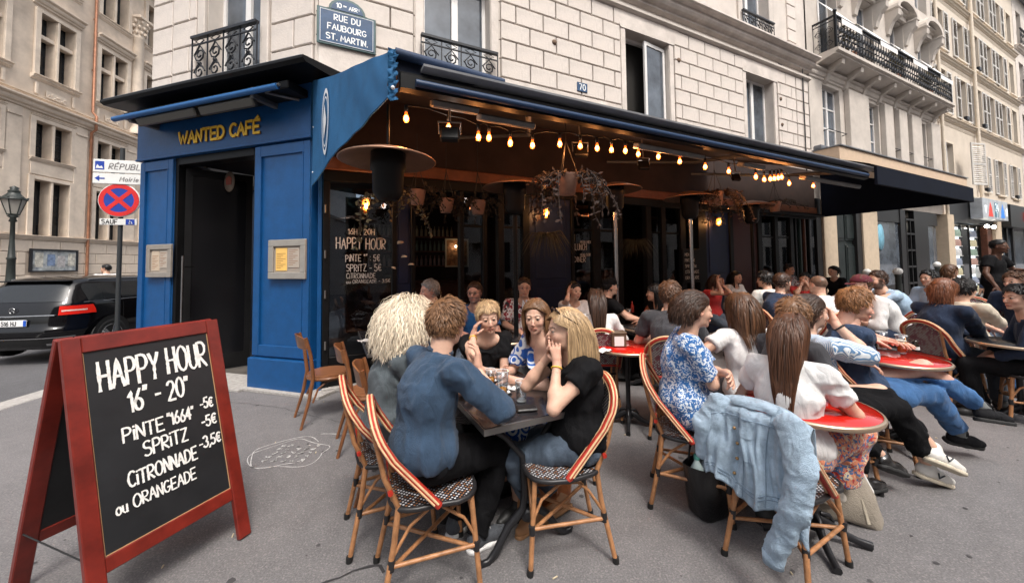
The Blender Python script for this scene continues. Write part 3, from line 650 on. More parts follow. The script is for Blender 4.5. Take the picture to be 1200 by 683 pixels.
# shopfront below: pilasters, carved door, glazed doors
SF = mat('cream_pilaster', (.52,.42,.31), .7, var=.1); BLK_ = mat('black_shopfront', (.012,.012,.013), .35, var=.2)
REDW = mat('mahogany', (.10,.035,.02), .4, var=.35, vscale=8)
mb = MB(); mb.b2(0, W2, .6, 5.5, 0, .05); mb.b2(0, W2, 2.5, 2.6, 0, 3.2); mb.build('shop_interior', mat('shop_interior', (.09,.07,.055), .9, var=.4, vscale=2), B2)
def sfx(px, y=290): return onplane(MF, px, y)[0]-LEN-.03
for px in ((964, 979), (1010, 1027)):
    a, b = sfx(px[0]), sfx(px[1]); mb = MB(); mb.b2(a, b, -.06, .15, 0, 3.2, .01); mb.b2(a-.03, b+.03, -.08, .15, 0, .35, .01); mb.build('pilaster', SF, B2)
a, b = sfx(981), sfx(1007)
mb = MB(); mb.b2(a, b, .1, .18, 0, 3.2)
for i in range(2):
    u = a+(b-a)*(.06+.47*i); v = u+(b-a)*.41
    for c, d in ((.15, .8), (.9, 2.0), (2.1, 2.9)): mb.b2(u, v, .07, .1, c, d, .02); mb.b2(u+.05, v-.05, .05, .08, c+.06, d-.06, .015)
mb.build('carved_door', mat('dark_green_door', (.014,.02,.02), .4, var=.3), B2)
for px in ((957, 963), (1004, 1010), (1056, 1062), (1072, 1088)):
    mb = MB(); a, b = sfx(px[0]), sfx(px[1]); mb.b2(a, b, -.02, .12, 0, 3.2, .008); mb.build('shop_post', BLK_, B2)
for a, b in ((sfx(1027), sfx(1056)), (sfx(1088), sfx(1100))):
    f = MB(); f.b2(a, b, .0, .1, 0, .75, .01); f.b2(a, b, .0, .1, 2.75, 3.2); o = f.build('shop_window', BLK_, B2); g = MB(); g.b2(a, b, .05, .056, .75, 2.75); g.build('pane', WGL, o)
o = None
f = MB(); a, b = sfx(1062), sfx(1072)
for i in range(3): f.b2(a+(b-a)*i/2-.02, a+(b-a)*i/2+.02, -.03, .03, 0, 2.9)
for z in (.05, .75, 1.3, 1.85, 2.4, 2.88): f.b2(a, b, -.025, .025, z-.03, z+.03)
f.build('glazed_door', BLK_, B2)
mb = MB(); mb.lathe([(0, -.01), (.24, -.01), (.24, .01), (0, .01)], 20, (0,0,0)); o = mb.build('window_sticker', mat('pale_blue_sticker', (.18,.42,.55), .5, var=.3, vscale=10), B2); o.matrix_basis = T_((sfx(1028)+sfx(1038))/2+.05, .03, 2.25) @ Matrix.Diagonal((1,1,1.7,1)) @ RX(pi/2)

# ---------------------------------------------------------------- third building with grey shutters
B3 = thing('shuttered_building', 'cream building with pale grey louvred shutters and a drainpipe farther down the street', 'building', MF @ T_(20.75, 0, 0))
W3 = 11.3
cols_ = [.72, 2.73+.0, 4.85, 7.05, 9.2]; ops3 = []
for x in (.66, 4.7, 7.0, 9.3): ops3.append((x, x+.8, 4.45, 6.05))
for z0, z1 in ((7.25, 8.95), (9.8, 11.4), (12.4, 14.0)):
    for x in (.4, 2.65, 4.6, 6.4, 8.2, 10.0): ops3.append((x, x+.75, z0, z1))
mb = MB(); wall(mb, 0, W3, 3.0, 15.5, ops3, 0, .22); mb.b2(.02, W3-.02, .25, 6, 3, 15.5); mb.build('wall', CREAM, B3)
SHM = {}
def shutter(par, x0, x1, z0, z1, y=-.03, ang=0, hinge=None):
    k = (round(x1-x0, 2), round(z1-z0, 2))
    if k not in SHM:
        w_, h_ = k; q = MB(); q.b2(0, .05, -.02, .02, 0, h_); q.b2(w_-.05, w_, -.02, .02, 0, h_)
        for z in (0, h_/2-.03, h_-.06): q.b2(.05, w_-.05, -.02, .02, z, z+.06)
        s_ = MB(); n = int(h_/.085)
        for i in range(n):
            z = .08+(h_-.16)*i/n; s_.box((w_/2, 0, z), (w_-.1, .006, .07), rot=Matrix.Rotation(R_(-38), 3, 'X'))
        SHM[k] = [None, None, q, s_]
    e = SHM[k]
    if e[0] is None:
        o = e[2].build('shutter', SHUT, par); s = e[3].build('louvre', SHUT, o); s['kind'] = 'stuff'; e[0] = o.data; e[1] = s.data
    else:
        o = link('shutter', e[0], None, par); s = link('louvre', e[1], None, o); s['kind'] = 'stuff'
    o.matrix_basis = T_(x0, y, z0) @ RZ(ang); return o
for o_ in ops3:
    window(B3, *o_, .14, leaves=2, bars=2, fw=.04, gm=WGLD)
    a, b, c, d = o_
    mb = MB(); mb.b2(a-.1, a, -.02, 0, c, d+.1, .005); mb.b2(b, b+.1, -.02, 0, c, d+.1, .005); mb.b2(a, b, -.02, 0, d, d+.1, .005); mb.b2(a-.12, b+.12, -.08, 0, c-.08, c, .01); mb.build('window_surround', CREAMT, B3)
    if d < 6.1:
        shutter(B3, a-.45, a-.05, c, d); shutter(B3, b+.05, b+.45, c, d) if a > 1 else shutter(B3, 1.72, 2.5, 4.4, 6.05, -.4, R_(-14))
    elif a < 9: shutter(B3, b+.03, b+.5, c, d); shutter(B3, a-.5, a-.03, c, d)
for z in (7.0, 9.45, 12.0): cornice(B3, 0, W3, z-.1, z+.06, .14, CREAMT, 'string_course'); cornice(B3, 0, W3, z-.28, z-.2, .03, CREAMT, 'string_course')
cornice(B3, -.1, W3, 15.1, 15.6, .5, CREAMT)
mb = MB(); mb.tube([(4.1, -.12, 3.2), (4.1, -.12, 15.1)], .06, 8); mb.tube([(.12, -.1, 3.2), (.12, -.1, 15.1)], .05, 8); mb.build('drainpipe', CREAMT, B3)
for x, z in ((3.0, 7.35), (.75, 7.35), (5.0, 9.9), (5.3, 7.4), (5.1, 4.55), (9.6, 4.55)):
    mb = MB(); mb.b2(x-.12, x+.16, -.12, -.02, z-.1, z+.06, .01); mb.build('flower_box', IRON, B3)
cornice(B3, 0, W3, 3.85, 4.1, .12, CREAMT, 'string_course')
# convenience shop: lit glazed front with fridges
FRG = mat('fridge_light', (.8,.85,.9), .4, emit=(.82,.93,1), estr=.9)
GOODS = [mat('bottle_goods_%d' % i, c, .4) for i, c in enumerate([(.32,.20,.17),(.20,.27,.22),(.42,.38,.25),(.22,.25,.32),(.45,.45,.45)])]
mb = MB(); mb.b2(0, W3, 3.5, 3.6, -.0, 3); mb.b2(.2, W3, -.0, 3.5, 0, .02); mb.build('shop_interior', mat('shop_room', (.16,.15,.14), .9, var=.3), B3)
def s3(px, y=290): return onplane(MF, px, y)[0]-20.75
mb = MB(); mb.b2(-.1, s3(1113), -.15, .3, 0, 3.2, .01); mb.build('pilaster', SF, B3)
mb = MB(); mb.b2(s3(1113), s3(1170), -.05, .2, 2.95, 3.9); mb.build('shop_fascia', BLK_, B3)
a, b = s3(1119), s3(1147)
for i in range(3):
    u = a+(b-a)*i/3; v = a+(b-a)*(i+1)/3-.04
    if i == 1: 
        f = MB(); f.b2(u, v, .05, .1, 0, 2.8); f.build('shop_door', WGLD, B3); continue
    f = MB(); f.b2(u, v, .10, .14, .1, 2.8); fo_ = f.build('drinks_fridge', FRG, B3)
    for r in range(7):
        g = MB()
        for k in range(9): g.lathe([(.035, 0), (.035, .17), (.015, .22), (.015, .27), (.001, .27)], 6, (u+.08+(v-u-.16)*k/8, .05, .15+r*.38))
        g.build('bottles', GOODS[(r+i) % 5], fo_, kind='stuff')
        g = MB(); g.b2(u, v, .0, .1, .13+r*.38, .145+r*.38); g.build('shelf', WHITEP, fo_)
    f = MB(); f.b2(u-.03, u, .02, .1, 0, 2.9); f.b2(v, v+.03, .02, .1, 0, 2.9); f.build('fridge_frame', BLK_, B3)
mb = MB(); a, b = s3(1164), s3(1171); mb.b2(a, b, -.1, .3, 0, 3.3, .01); mb.build('pilaster', SF, B3)
mb = MB(); mb.b2(s3(1158), s3(1164), 0, .2, 0, 2.9, .01); mb.build('door_frame', REDW, B3)
sb = thing('shop_sign', 'silver shop sign box with red and blue shapes above the bright drinks shop', 'shop sign', MF @ T_(23.4, -.06, 3.15))
mb = MB(); mb.b2(0, 3.3, -.35, -.02, 0, .82, .01); mb.build('sign_box', mat('silver_sign_face', (.42,.45,.48), .4, var=.25, vscale=3), sb)
def shape(par, poly, m, name='sign_mark', y=-.36): q = MB(); q.prism(poly, .008, T_(0, y+.008, 0) @ RX(pi/2)); return q.build(name, m, par)
SR = mat('sign_red', (.55,.03,.02), .4, emit=(.8,.05,.03), estr=.35); SB_ = mat('sign_blue', (.02,.14,.45), .4, emit=(.02,.2,.7), estr=.35); SW = mat('sign_white', (.8,.8,.8), .4, emit=(.9,.95,1), estr=.4)
for x, m in ((.95, SR), (2.55, SB_)): shape(sb, [(x-.28, .1), (x+.28, .1), (x+.16, .32), (x+.2, .34), (x, .68), (x-.2, .34), (x-.16, .32)], m)
shape(sb, [(.2, .52), (.5, .52), (.34, .2)], SW); shape(sb, [(1.5, .1), (1.9, .1), (1.9, .7), (1.5, .7)], mat('sign_teal', (.08,.22,.3), .5))
q = MB(); write(q, '24', 1.7, .35, .3, .16, .2, align='c', y=-.37); write(q, '7', 1.7, .08, .2, .16, .2, align='c', y=-.37); q.build('lettering', SW, sb)
shape(sb, [(3.0, .2), (3.2, .2), (3.2, .55), (3.0, .45)], SW)
for x in (24.7, 25.6):
    lp = thing('shop_spotlight', 'small bright spotlight under the silver shop sign, %s one' % ('left' if x < 25 else 'right'), 'spotlight', MF @ T_(x, -.1, 2.9), 'spotlights under the shop sign')
    mb = MB(); mb.sphere((0, -.12, -.02), .07, 10, 6); mb.build('bulb', mat('shop_lamp_glow', (1,1,1), .5, emit=(1,.93,.8), estr=14), lp); mb = MB(); mb.tube([(0, .1, .1), (0, -.12, .05)], .03, 8); mb.build('arm', BLK_, lp)
# fourth shop with red sign and dark front
mb = MB(); mb.b2(s3(1172), 16.0, -.35, .1, 2.95, 3.95, .01); mb.build('shop_awning_box', BLK_, B3)
mb = MB(); [mb.b2(a_, a_+.18, -.02, .1, 0, 2.95) for a_ in (s3(1172), s3(1180), s3(1187), 13.5)]; mb.b2(s3(1172), 14, -.02, .1, 0, .9); mb.build('shopfront', BLK_, B3)
mb = MB(); mb.b2(s3(1172), 14, .06, .08, .9, 2.95); mb.build('shop_pane', WGL, B3)
rs_ = thing('red_shop_sign', 'red lit lettering on the black fascia at the right edge', 'shop sign', MF @ T_(20.75+s3(1185, 247), -.36, 3.3))
mb = MB(); write(mb, 'RESTO', 0, 0, .36, .22, .18, y=-.03); write(mb, 'RESTO', 0, 0, .36, .22, .18, y=-.005); mb.build('lettering', SR, rs_)
# fourth building, far end of the street
B4 = thing('far_corner_building', 'distant pale building with iron balconies at the right edge of the street', 'building', MF @ T_(32.1, 0, 0))
ops4 = [(x, x+.9, z, z+1.9) for x in (.6, 2.6, 4.6, 6.6, 8.6) for z in (4.4, 7.2, 10.0, 12.8)]
mb = MB(); wall(mb, 0, 18, 0, 15.5, ops4, 0, .25); mb.b2(0, 18, .28, 8, 0, 15.5); mb.build('wall', STONE, B4)
for o_ in ops4:
    window(B4, *o_, .16, leaves=2, gm=WGLD, fw=.06); scroll_rail(B4, o_[0]-.1, o_[1]+.1, o_[2]-.05, o_[2]+.85, -.12, pitch=.3)
for z in (4.2, 7.0, 9.8, 12.6): cornice(B4, 0, 18, z-.15, z+.05, .18, STONE, 'string_course')
mb = MB(); mb.sweep([(0, 15.5), (-.5, 15.5), (-.5, 15.7), (.6, 17.8), (3, 18)], 0, 18); mb.build('roof', ZINC, B4)
# ================================================================ the blue cafe front
BLUE = mat('cafe_blue_paint', (.004,.064,.20), .42, var=.12, vscale=7, bump=.15, bscale=35, dirt=.35, dscale=3, dcol=(.008,.05,.15))
NAVY = mat('navy_paint', (.004,.010,.040), .45, var=.2)
BLACK = mat('black_paint', (.006,.006,.0065), .45, var=.25, vscale=5, spec=.22)
CANVB = mat('blue_canvas', (.014,.115,.27), .75, var=.18, vscale=5, bump=.4, bscale=220, dirt=.3, dscale=5, dcol=(.01,.07,.19))
CANVN = mat('navy_canvas', (.0035,.006,.014), .85, var=.2, vscale=4, spec=.2)
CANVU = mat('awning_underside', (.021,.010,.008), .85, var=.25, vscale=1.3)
GREYM = mat('grey_metal', (.16,.155,.15), .45, metal=.5, var=.2)
STEEL = mat('stainless', (.5,.5,.5), .22, metal=1)
WOODB = mat('brown_beam', (.16,.055,.025), .5, var=.3, vscale=5)
GOLD = mat('yellow_letter_paint', (.92,.56,.05), .6, var=.03); 
CHALK = mat('chalk_white', (.78,.77,.74), .9, var=.12, vscale=60)
SF_ = thing('cafe_building', 'bright blue cafe front with an open black doorway under yellow lettering', 'cafe front', MC)
def bk(name, m, *bx, par=SF_, bev=.006, **kw):
    q = MB(); [q.b2(*b, bev) for b in bx]; return q.build(name, m, par, **kw)
S1 = -3.21
def onC(x, y, p=0): return onplane(MC, x, y, p)
# pillars: plinth, body, raised stiles round a recessed panel
for a, b in ((S1, -2.50), (-.93, -.02)):
    bk('plinth', BLUE, (a-.015, b+.015, -.1, .2, 0, .40)); bk('pillar', BLUE, (a, b, -.03, .2, .40, 3.14))
    bk('stile', BLUE, (a, a+.1, -.055, -.03, .42, 3.12)); bk('stile', BLUE, (b-.1, b, -.055, -.03, .42, 3.12)); bk('rail', BLUE, (a+.1, b-.1, -.053, -.03, .42, .56)); bk('rail', BLUE, (a+.1, b-.1, -.053, -.03, 2.98, 3.12))
    bk('moulding', BLUE, (a+.1, a+.115, -.06, -.03, .56, 2.98), (b-.115, b-.1, -.06, -.03, .56, 2.98), bev=.003)
bk('skirting', KERBM, (-.95, .25, -.16, .1, 0, .035), bev=.004)
bk('doorstep', KERBM, (S1, -.93, -.22, .3, 0, .03), bev=.004)
bk('fascia', BLUE, (S1-.06, .0, -.07, .2, 3.14, 3.92)); bk('fascia_moulding', BLUE, (S1-.07, .01, -.085, -.05, 3.14, 3.17))
led = MB(); led.sweep([(.1, 3.84), (-.48, 3.82), (-.52, 3.85), (-.52, 3.88), (.1, 3.97)], S1+.0, .35); led.build('canopy', BLACK, SF_)
led = MB(); led.sweep([(.1, 3.972), (-.5, 3.884), (-.5, 3.9), (.1, 3.99)], S1+.02, .3); led.build('lead_flashing', ZINC, SF_)
# retractable blind over the door and two grey heater boxes
p = .42; (a, za), (b, zb) = onC(133.5, 140, p), onC(325, 101, p)
q = MB(); q.tube([(a, -p, za), (b, -p, zb)], .036, 10); q.build('awning_bar', mat('blue_tube_paint', (.02,.11,.30), .4), SF_)
q = MB(); q.b2(a+.1, b+.1, -p+.05, -.08, za-.0, za+.1, .01); q.build('awning_cassette', BLACK, SF_)
for px in ((163, 231), (236, 299)):
    x0, z0 = onC(px[0], 146 if px[0] < 200 else 132, .36); x1, z1 = onC(px[1], 129 if px[0] < 200 else 118, .36); q = MB(); zz = (z0+z1)/2
    q.M = T_((x0+x1)/2, -.36, zz) @ RX(R_(25)); q.box((0, 0, 0), (x1-x0, .07, .11), bev=.015); q.build('infrared_heater', mat('heater_body', (.10,.095,.085), .4, metal=.5), SF_)
for px in (158, 300): 
    x0, z0 = onC(px, 140 if px < 200 else 112, .34); bk('awning_bracket', GREYM, (x0-.03, x0+.03, -.4, -.05, z0-.06, z0+.08), bev=.01)
# folding arm end, small lamp
q = MB(); q.tube([(-.15, -.1, 3.62), (-.35, -.38, 3.62), (-.1, -.42, 3.66)], .02, 6); q.build('awning_arm', GREYM, SF_)
# lettering
fa = thing('cafe_lettering', 'yellow WANTED CAFÉ capitals on the blue fascia', 'lettering', MC @ T_(0, -.075, 0))
(xa, zA), (xb, zB) = onC(210, 170, .08), onC(304, 157, .08)
word = 'WANTED CAFÉ'; SH = {}; q = MB(); H_ = .165
tmp = MB(); tw = write(tmp, word, 0, 0, 1, .2, .17, xs=1)
xs_ = (xb-xa)/(tw*H_)
GOLD2 = mat('lettering_edge', (.25,.10,.01), .6)
cx = xa
for ch in word:
    if ch == ' ': cx += .42*H_*xs_; continue
    base = ACC[ch][0] if ch in ACC else ch; wid = max(p_[0] for s in GL[base] for p_ in s)
    e = MB(); write(e, ch, cx, zA+.005, H_, .23, .17, xs=xs_, y=-.012); write(e, ch, cx+.006, zA-.001, H_, .235, .17, xs=xs_, y=-.004)
    nf_ = len(e.f)//2
    me_o = e.build('letter', GOLD, fa); me_o.data.materials.append(GOLD2)
    for i, pl_ in enumerate(me_o.data.polygons):
        if i >= nf_: pl_.material_index = 1
    cx += (wid+.17)*H_*xs_
# doorway: black frame, open glass leaf on the left with a long steel handle, dark lobby
bk('door_frame', BLACK, (-2.50, -2.44, -.02, .15, 0, 3.14), (-.985, -.93, -.02, .15, 0, 3.14), (-2.44, -.985, -.02, .15, 3.03, 3.14))
dl = MB(); dl.M = T_(-2.40, .05, 0) @ RZ(R_(58)); dl.b2(0, .08, -.02, .02, .03, 3.0); dl.b2(.72, .8, -.02, .02, .03, 3.0); dl.b2(.08, .72, -.02, .02, .03, .25); dl.b2(.08, .72, -.02, .02, 2.9, 3.0)
do = dl.build('open_door', BLACK, SF_)
g = MB(); g.M = dl.M; g.b2(.08, .72, -.004, .004, .25, 2.9); g.build('pane', mat('tinted_door_glass', (.006,.006,.007), .12, spec=.25), do)
g = MB(); hx, hz0 = onC(212, 392, .12); hz1 = onC(212, 300, .12)[1]; g.tube([(hx, -.12, hz0), (hx, -.12, hz1)], .014, 8); g.tube([(hx, -.12, hz0+.15), (hx-.03, .03, hz0+.15)], .008, 6); g.tube([(hx, -.12, hz1-.15), (hx-.03, .03, hz1-.15)], .008, 6); g.build('handle', STEEL, do)
# interior shell of the cafe: floor, back walls with an opening to the side street
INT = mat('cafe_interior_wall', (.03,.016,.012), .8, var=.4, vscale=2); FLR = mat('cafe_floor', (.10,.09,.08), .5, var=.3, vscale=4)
IW = thing('cafe_interior', 'dark room behind the cafe glazing with a bar at the back', 'interior', MF)
Pm = MF.inverted()
inn = [(0.2, .25), (11.5, .25), (11.5, 5.0), (-2.0, 5.0)]
c1_ = Pm @ MC @ Vector((S1+.1, .12, 0)); c2_ = Pm @ frame(MC @ Vector((S1, .2, 0)), AL) @ Vector((7.5, .1, 0))
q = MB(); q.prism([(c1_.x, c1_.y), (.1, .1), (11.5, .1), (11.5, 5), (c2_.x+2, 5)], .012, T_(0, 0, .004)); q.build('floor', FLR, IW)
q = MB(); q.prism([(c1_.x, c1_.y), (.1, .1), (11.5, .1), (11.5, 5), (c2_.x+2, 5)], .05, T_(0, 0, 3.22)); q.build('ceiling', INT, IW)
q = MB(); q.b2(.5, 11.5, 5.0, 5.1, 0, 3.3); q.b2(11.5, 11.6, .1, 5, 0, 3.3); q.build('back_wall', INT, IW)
# side-street wall of the ground floor: two piers leaving an open bay that shows daylight
for a, b in ((.05, 2.25), (4.25, 9)):
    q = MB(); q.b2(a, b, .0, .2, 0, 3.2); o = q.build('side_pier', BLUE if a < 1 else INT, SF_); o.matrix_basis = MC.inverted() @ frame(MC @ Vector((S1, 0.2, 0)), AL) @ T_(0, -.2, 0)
q = MB(); q.b2(.5, 3.5, 4.2, 4.6, 0, 1.1, .02); q.b2(.4, 3.6, 4.1, 4.7, 1.1, 1.15, .01); q.build('bar_counter', REDW, IW)
for i in range(3):
    q = MB(); q.b2(.6, 3.4, 4.8, 4.98, 1.5+i*.4, 1.53+i*.4); sh_ = q.build('back_bar_shelf', WOODB, IW)
    q = MB()
    for k in range(22): q.lathe([(.035, 0), (.035, .16), (.012, .22), (.012, .28), (.001, .28)], 6, (.7+k*.12, 4.85, 1.53+i*.4))
    q.build('bottles', GOODS[i], sh_, kind='stuff')
pf = thing('lit_picture_frame', 'small warm lit frame deep inside the dark cafe', 'picture', None, loc=(0,0,0)); x0, z0 = onplane(MF, 522, 313, -2.0); x1, z1 = onplane(MF, 549, 280, -2.0)
pf.matrix_basis = MF @ T_(x0, 2.0, z0)
q = MB(); w_, h_ = x1-x0, z1-z0; q.b2(0, w_, 0, .03, 0, .03); q.b2(0, w_, 0, .03, h_-.03, h_); q.b2(0, .03, 0, .03, .03, h_-.03); q.b2(w_-.03, w_, 0, .03, .03, h_-.03); q.build('frame', mat('pale_frame', (.5,.42,.3), .5), pf)
q = MB(); q.b2(.03, w_-.03, .02, .03, .03, h_-.03); q.build('picture', mat('picture_warm', (.28,.14,.07), .6, var=.8, vscale=14), pf)
q = MB(); q.sphere((w_*.4, -.06, h_*.72), .02, 8, 6); q.build('bulb', mat('small_bulb', (1,1,1), .5, emit=(1,.7,.4), estr=20), pf)

# ---------------------------------------------------------------- terrace glazing along the street
GZ = thing('terrace_glazing', 'black framed cafe windows and navy panels behind the terrace', 'shop front', MF)
def gx(px, p=0): return onplane(MF, px, 330, p)[0]
def gbox(px0, px1, y0, y1, z0, z1, m, name, p=0): q = MB(); q.b2(gx(px0), gx(px1), y0, y1, z0, z1, .006); return q.build(name, m, GZ)
HT = 2.62
gbox(372, 377, -.04, .1, 0, HT+.3, BLUE, 'end_post')
for a, b in ((378, 386), (459, 464), (481, 486), (538, 543), (565, 570), (583, 590), (612, 620), (669, 672), (694, 703), (721, 729), (757, 763), (775, 780), (797, 803), (818, 827), (855, 859), (888, 893), (908, 912), (926, 930)):
    gbox(a, b, -.05, .07, 0, HT, BLACK, 'frame_post')
gbox(464, 481, -.02, .06, 0, HT, NAVY, 'navy_panel'); gbox(620, 669, -.02, .06, 0, HT, NAVY, 'navy_panel'); gbox(827, 855, -.02, .06, 0, HT, NAVY, 'navy_panel'); gbox(859, 888, -.02, .06, 0, HT, mat('dark_red_panel', (.05,.012,.01), .5), 'red_panel')
for a, b in ((464, 481), (620, 669), (827, 855)):
    for z0, z1 in ((.35, 1.15), (1.3, 2.45)): gbox(a+(b-a)*.14, b-(b-a)*.14, -.035, -.02, z0, z1, NAVY, 'raised_panel')
for a, b, m in ((386, 459, SHOPGL), (543, 565, SHOPGL), (590, 612, SHOPGL), (672, 694, SHOPGL), (703, 721, SHOPGL), (763, 775, SHOPGL), (780, 797, SHOPGL), (893, 908, SHOPGL), (912, 926, SHOPGL)):
    gbox(a, b, .0, .008, .42, HT-.06, m, 'pane'); gbox(a, b, -.03, .05, .06, .42, BLACK, 'kick_panel')
    if b-a < 30: gbox(a, b, -.02, .03, 2.1, 2.14, BLACK, 'transom')
q = MB(); q.b2(gx(378), LEN, -.06, .08, HT, HT+.14, .01); q.build('lintel', BLACK, GZ)
q = MB(); q.b2(gx(378), LEN, -.1, .05, HT+.14, HT+.3, .01); q.build('wooden_beam', WOODB, GZ)
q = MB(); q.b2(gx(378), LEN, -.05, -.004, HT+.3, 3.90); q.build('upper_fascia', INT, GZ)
q = MB(); q.b2(.1, LEN, -.09, .08, 0, .06, .01); q.build('sill', KERBM, GZ)
gx2 = gx(930)
for i in range(4):
    a = gx2+.1+i*(LEN-gx2-.2)/4; q = MB(); q.b2(a, a+.06, -.04, .06, 0, HT, .01); q.build('frame_post', [BLACK, mat('dark_green_frame', (.02,.04,.035), .5), REDW, BLACK][i], GZ)
q = MB(); q.b2(gx2, LEN, .0, .008, .1, HT); q.build('pane', SHOPGL, GZ)
# small hinges on the first frame
for y in (245, 298, 345, 405):
    x0, z0 = onplane(MF, 381, y, .06); q = MB(); q.tube([(x0, -.07, z0-.05), (x0, -.07, z0+.05)], .012, 6); q.build('hinge', GREYM, GZ)
# writing on the glass
def glass_note(name, label, lines, px, py, p=.012):
    t = thing(name, label, 'window writing', MF); q = MB()
    for txt, lx, rx, ly, hpx, jit, wd in lines:
        x0, z0 = onplane(MF, lx, ly, p); x1, z1 = onplane(MF, lx, ly-hpx, p); xe = onplane(MF, rx, ly, p)[0]; h_ = z1-z0; tw_ = write(MB(), txt, 0, 0, h_, wd, .2, rs=random.Random(1))
        write(q, txt, x0, z0, h_, wd, .2, jit=jit, y=-p, xs=(xe-x0)/tw_, rs=random.Random(len(txt)*7))
    q.build('writing', mat('window_pen_white', (.62,.60,.56), .8), t); return t
glass_note('window_menu', 'white happy hour price list written on the near glass panel', [
 ('16H . 20H', 408, 438.5, 274.5, 6.5, .05, .10), ('HAPPY HOUR', 394, 452, 291.5, 13, .05, .085), ('PiNTE "" : 5€', 405, 445, 306.5, 8, .05, .10), ('SPRiTZ - 5€', 406, 446, 318, 8, .05, .10), ('CiTRONNADE', 406, 440, 326.5, 6, .05, .10), ('ou ORANGEADE - 3.5€', 406, 457, 332.3, 4, .05, .12)], 0, 0)
glass_note('window_lunch_note', 'faint white LUNCH lettering on the narrow glass beside the navy panel', [('MENU MIDI', 680, 692, 285, 3, .05, .13), ('LUNCH', 674, 687, 293, 7, .05, .1), ('MENU SOIR', 680, 692, 300, 3, .05, .13), ('DINER', 673, 686, 307, 6, .05, .1)], 0, 0)
cbd = thing('chalk_menu_board', 'narrow black chalk menu board hanging among the dark frames', 'menu board', MF)
a, z0 = onplane(MF, 801, 332, .1); b, z1 = onplane(MF, 821, 292, .1)
q = MB(); q.b2(a, b, -.1, -.07, z0, z1, .005); q.build('board', BLACK, cbd)
q = MB(); hh = (z1-z0)
for i, s in enumerate(('MENU', 'PINTE 5€', 'SPRITZ 5€', 'CITRONNADE', 'ORANGEADE')): write(q, s, a+.06, z1-.14-hh*.17*i, hh*.085, .13, .2, jit=.05, y=-.104, xs=min(1.0, (b-a-.12)/(hh*.085*len(s)*.72)))
q.build('writing', mat('window_pen_white', (.6,.6,.6), .8), cbd)

# menu boxes on the pillars
for px, lab, fr_, m in (((171, 287, 199, 325), 'pale framed menu box on the left blue pillar', (.30,.27,.24), (.50,.40,.30)), ((314, 281.5, 357, 327), 'brushed steel menu box with a yellow page on the right blue pillar', (.33,.31,.28), (.80,.50,.14))):
    (a, z1), (b, z0) = onC(px[0], px[1], .09), onC(px[2], px[3], .09); 
    mbx = thing('menu_box', lab, 'menu box', MC @ T_(a, -.055, z0)); w_, h_ = b-a, z1-z0; F_ = mat('menu_box_frame_%d' % px[0], fr_, .45, metal=.3, var=.1); t_ = w_*.14
    q = MB(); q.b2(0, w_, -.035, 0, 0, t_, .006); q.b2(0, w_, -.035, 0, h_-t_, h_, .006); q.b2(0, t_, -.035, 0, t_, h_-t_, .006); q.b2(w_-t_, w_, -.035, 0, t_, h_-t_, .006); q.build('frame', F_, mbx)
    q = MB(); q.b2(t_, w_-t_, -.012, -.004, t_, h_-t_); q.build('backing', mat('menu_backing_%d' % px[0], (.30,.26,.22), .6), mbx)
    for i in range(2):
        x0 = t_+.03+(w_-2*t_-.04)*.5*i; q = MB(); q.b2(x0, x0+(w_-2*t_)*.42, -.018, -.013, t_+.02+.04*i, h_-t_-.02); pg = q.build('page', mat('menu_page_%d_%d' % (px[0], i), m if i == 0 else (.42,.36,.30), .6, var=.05), mbx)
        q = MB()
        for k in range(9): q.b2(x0+.015, x0+(w_-2*t_)*(.2+.17*((k*7) % 3)/2), -.0195, -.0185, t_+.05+.04*i+(h_-2*t_-.12)*k/9, t_+.055+.04*i+(h_-2*t_-.12)*k/9)
        q.build('print', mat('brown_print', (.25,.1,.04), .7), pg)
# round sticker inside the door
q = MB(); q.lathe([(0, -.004), (.12, -.004), (.12, .004), (0, .004)], 20); x0, z0 = onC(269, 213, -.4); o = q.build('round_badge', mat('badge_cream', (.16,.12,.09), .5), SF_); o.matrix_basis = T_(x0, .4, z0) @ Matrix.Diagonal((.9,1,1.3,1)) @ RX(pi/2)
q = MB(); q.prism([(-.05,-.05),(.05,-.05),(.06,.05),(0,.09),(-.06,.05)], .004); o = q.build('badge_mark', mat('badge_red', (.22,.04,.02), .5), SF_); o.matrix_basis = T_(x0, .39, z0) @ RX(pi/2)

# ---------------------------------------------------------------- awnings
AW = thing('terrace_awning', 'long dark blue awning with a blue front bar over the cafe terrace', 'awning', MF)
TA0, TA1, PA = .58, 7.55, 2.55
def sheet(par, name, m, t0, t1, p0, p1, z0, z1, n=10, k=6, sag=.05, th=.012, skew=0):
    q = MB(); vs = []
    for i in range(n+1):
        for j in range(k+1):
            u, v = i/n, j/k; vs.append((t0+(t1-t0)*u+skew*v*(1-u), -(p0+(p1-p0)*v), z0+(z1-z0)*v-sag*sin(pi*v)*(.6+.4*abs(sin(u*n*1.1)))))
    N = len(vs); vs += [(x, y, z+th) for x, y, z in vs]; fs = []
    for i in range(n):
        for j in range(k):
            a = i*(k+1)+j; fs += [(a, a+1, a+k+2, a+k+1), (a+N, a+k+1+N, a+k+2+N, a+1+N)]
    q.add(vs, fs, True); return q.build(name, m, par)
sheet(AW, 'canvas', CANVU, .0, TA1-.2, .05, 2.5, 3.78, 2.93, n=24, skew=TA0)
ZB = 2.84
q = MB(); q.tube([(TA0+.15, -PA-.02, ZB), (TA1, -PA-.02, ZB)], .027, 10); q.build('front_bar', mat('dull_blue_bar', (.009,.030,.08), .45), AW)
q = MB(); q.sweep([(-PA+.06, 2.79), (-PA-.0, 2.80), (-PA-.0, 2.90), (-PA+.03, 2.93), (-PA+.09, 2.93)], TA0+.05, TA1+.1); q.build('bar_housing', BLACK, AW)
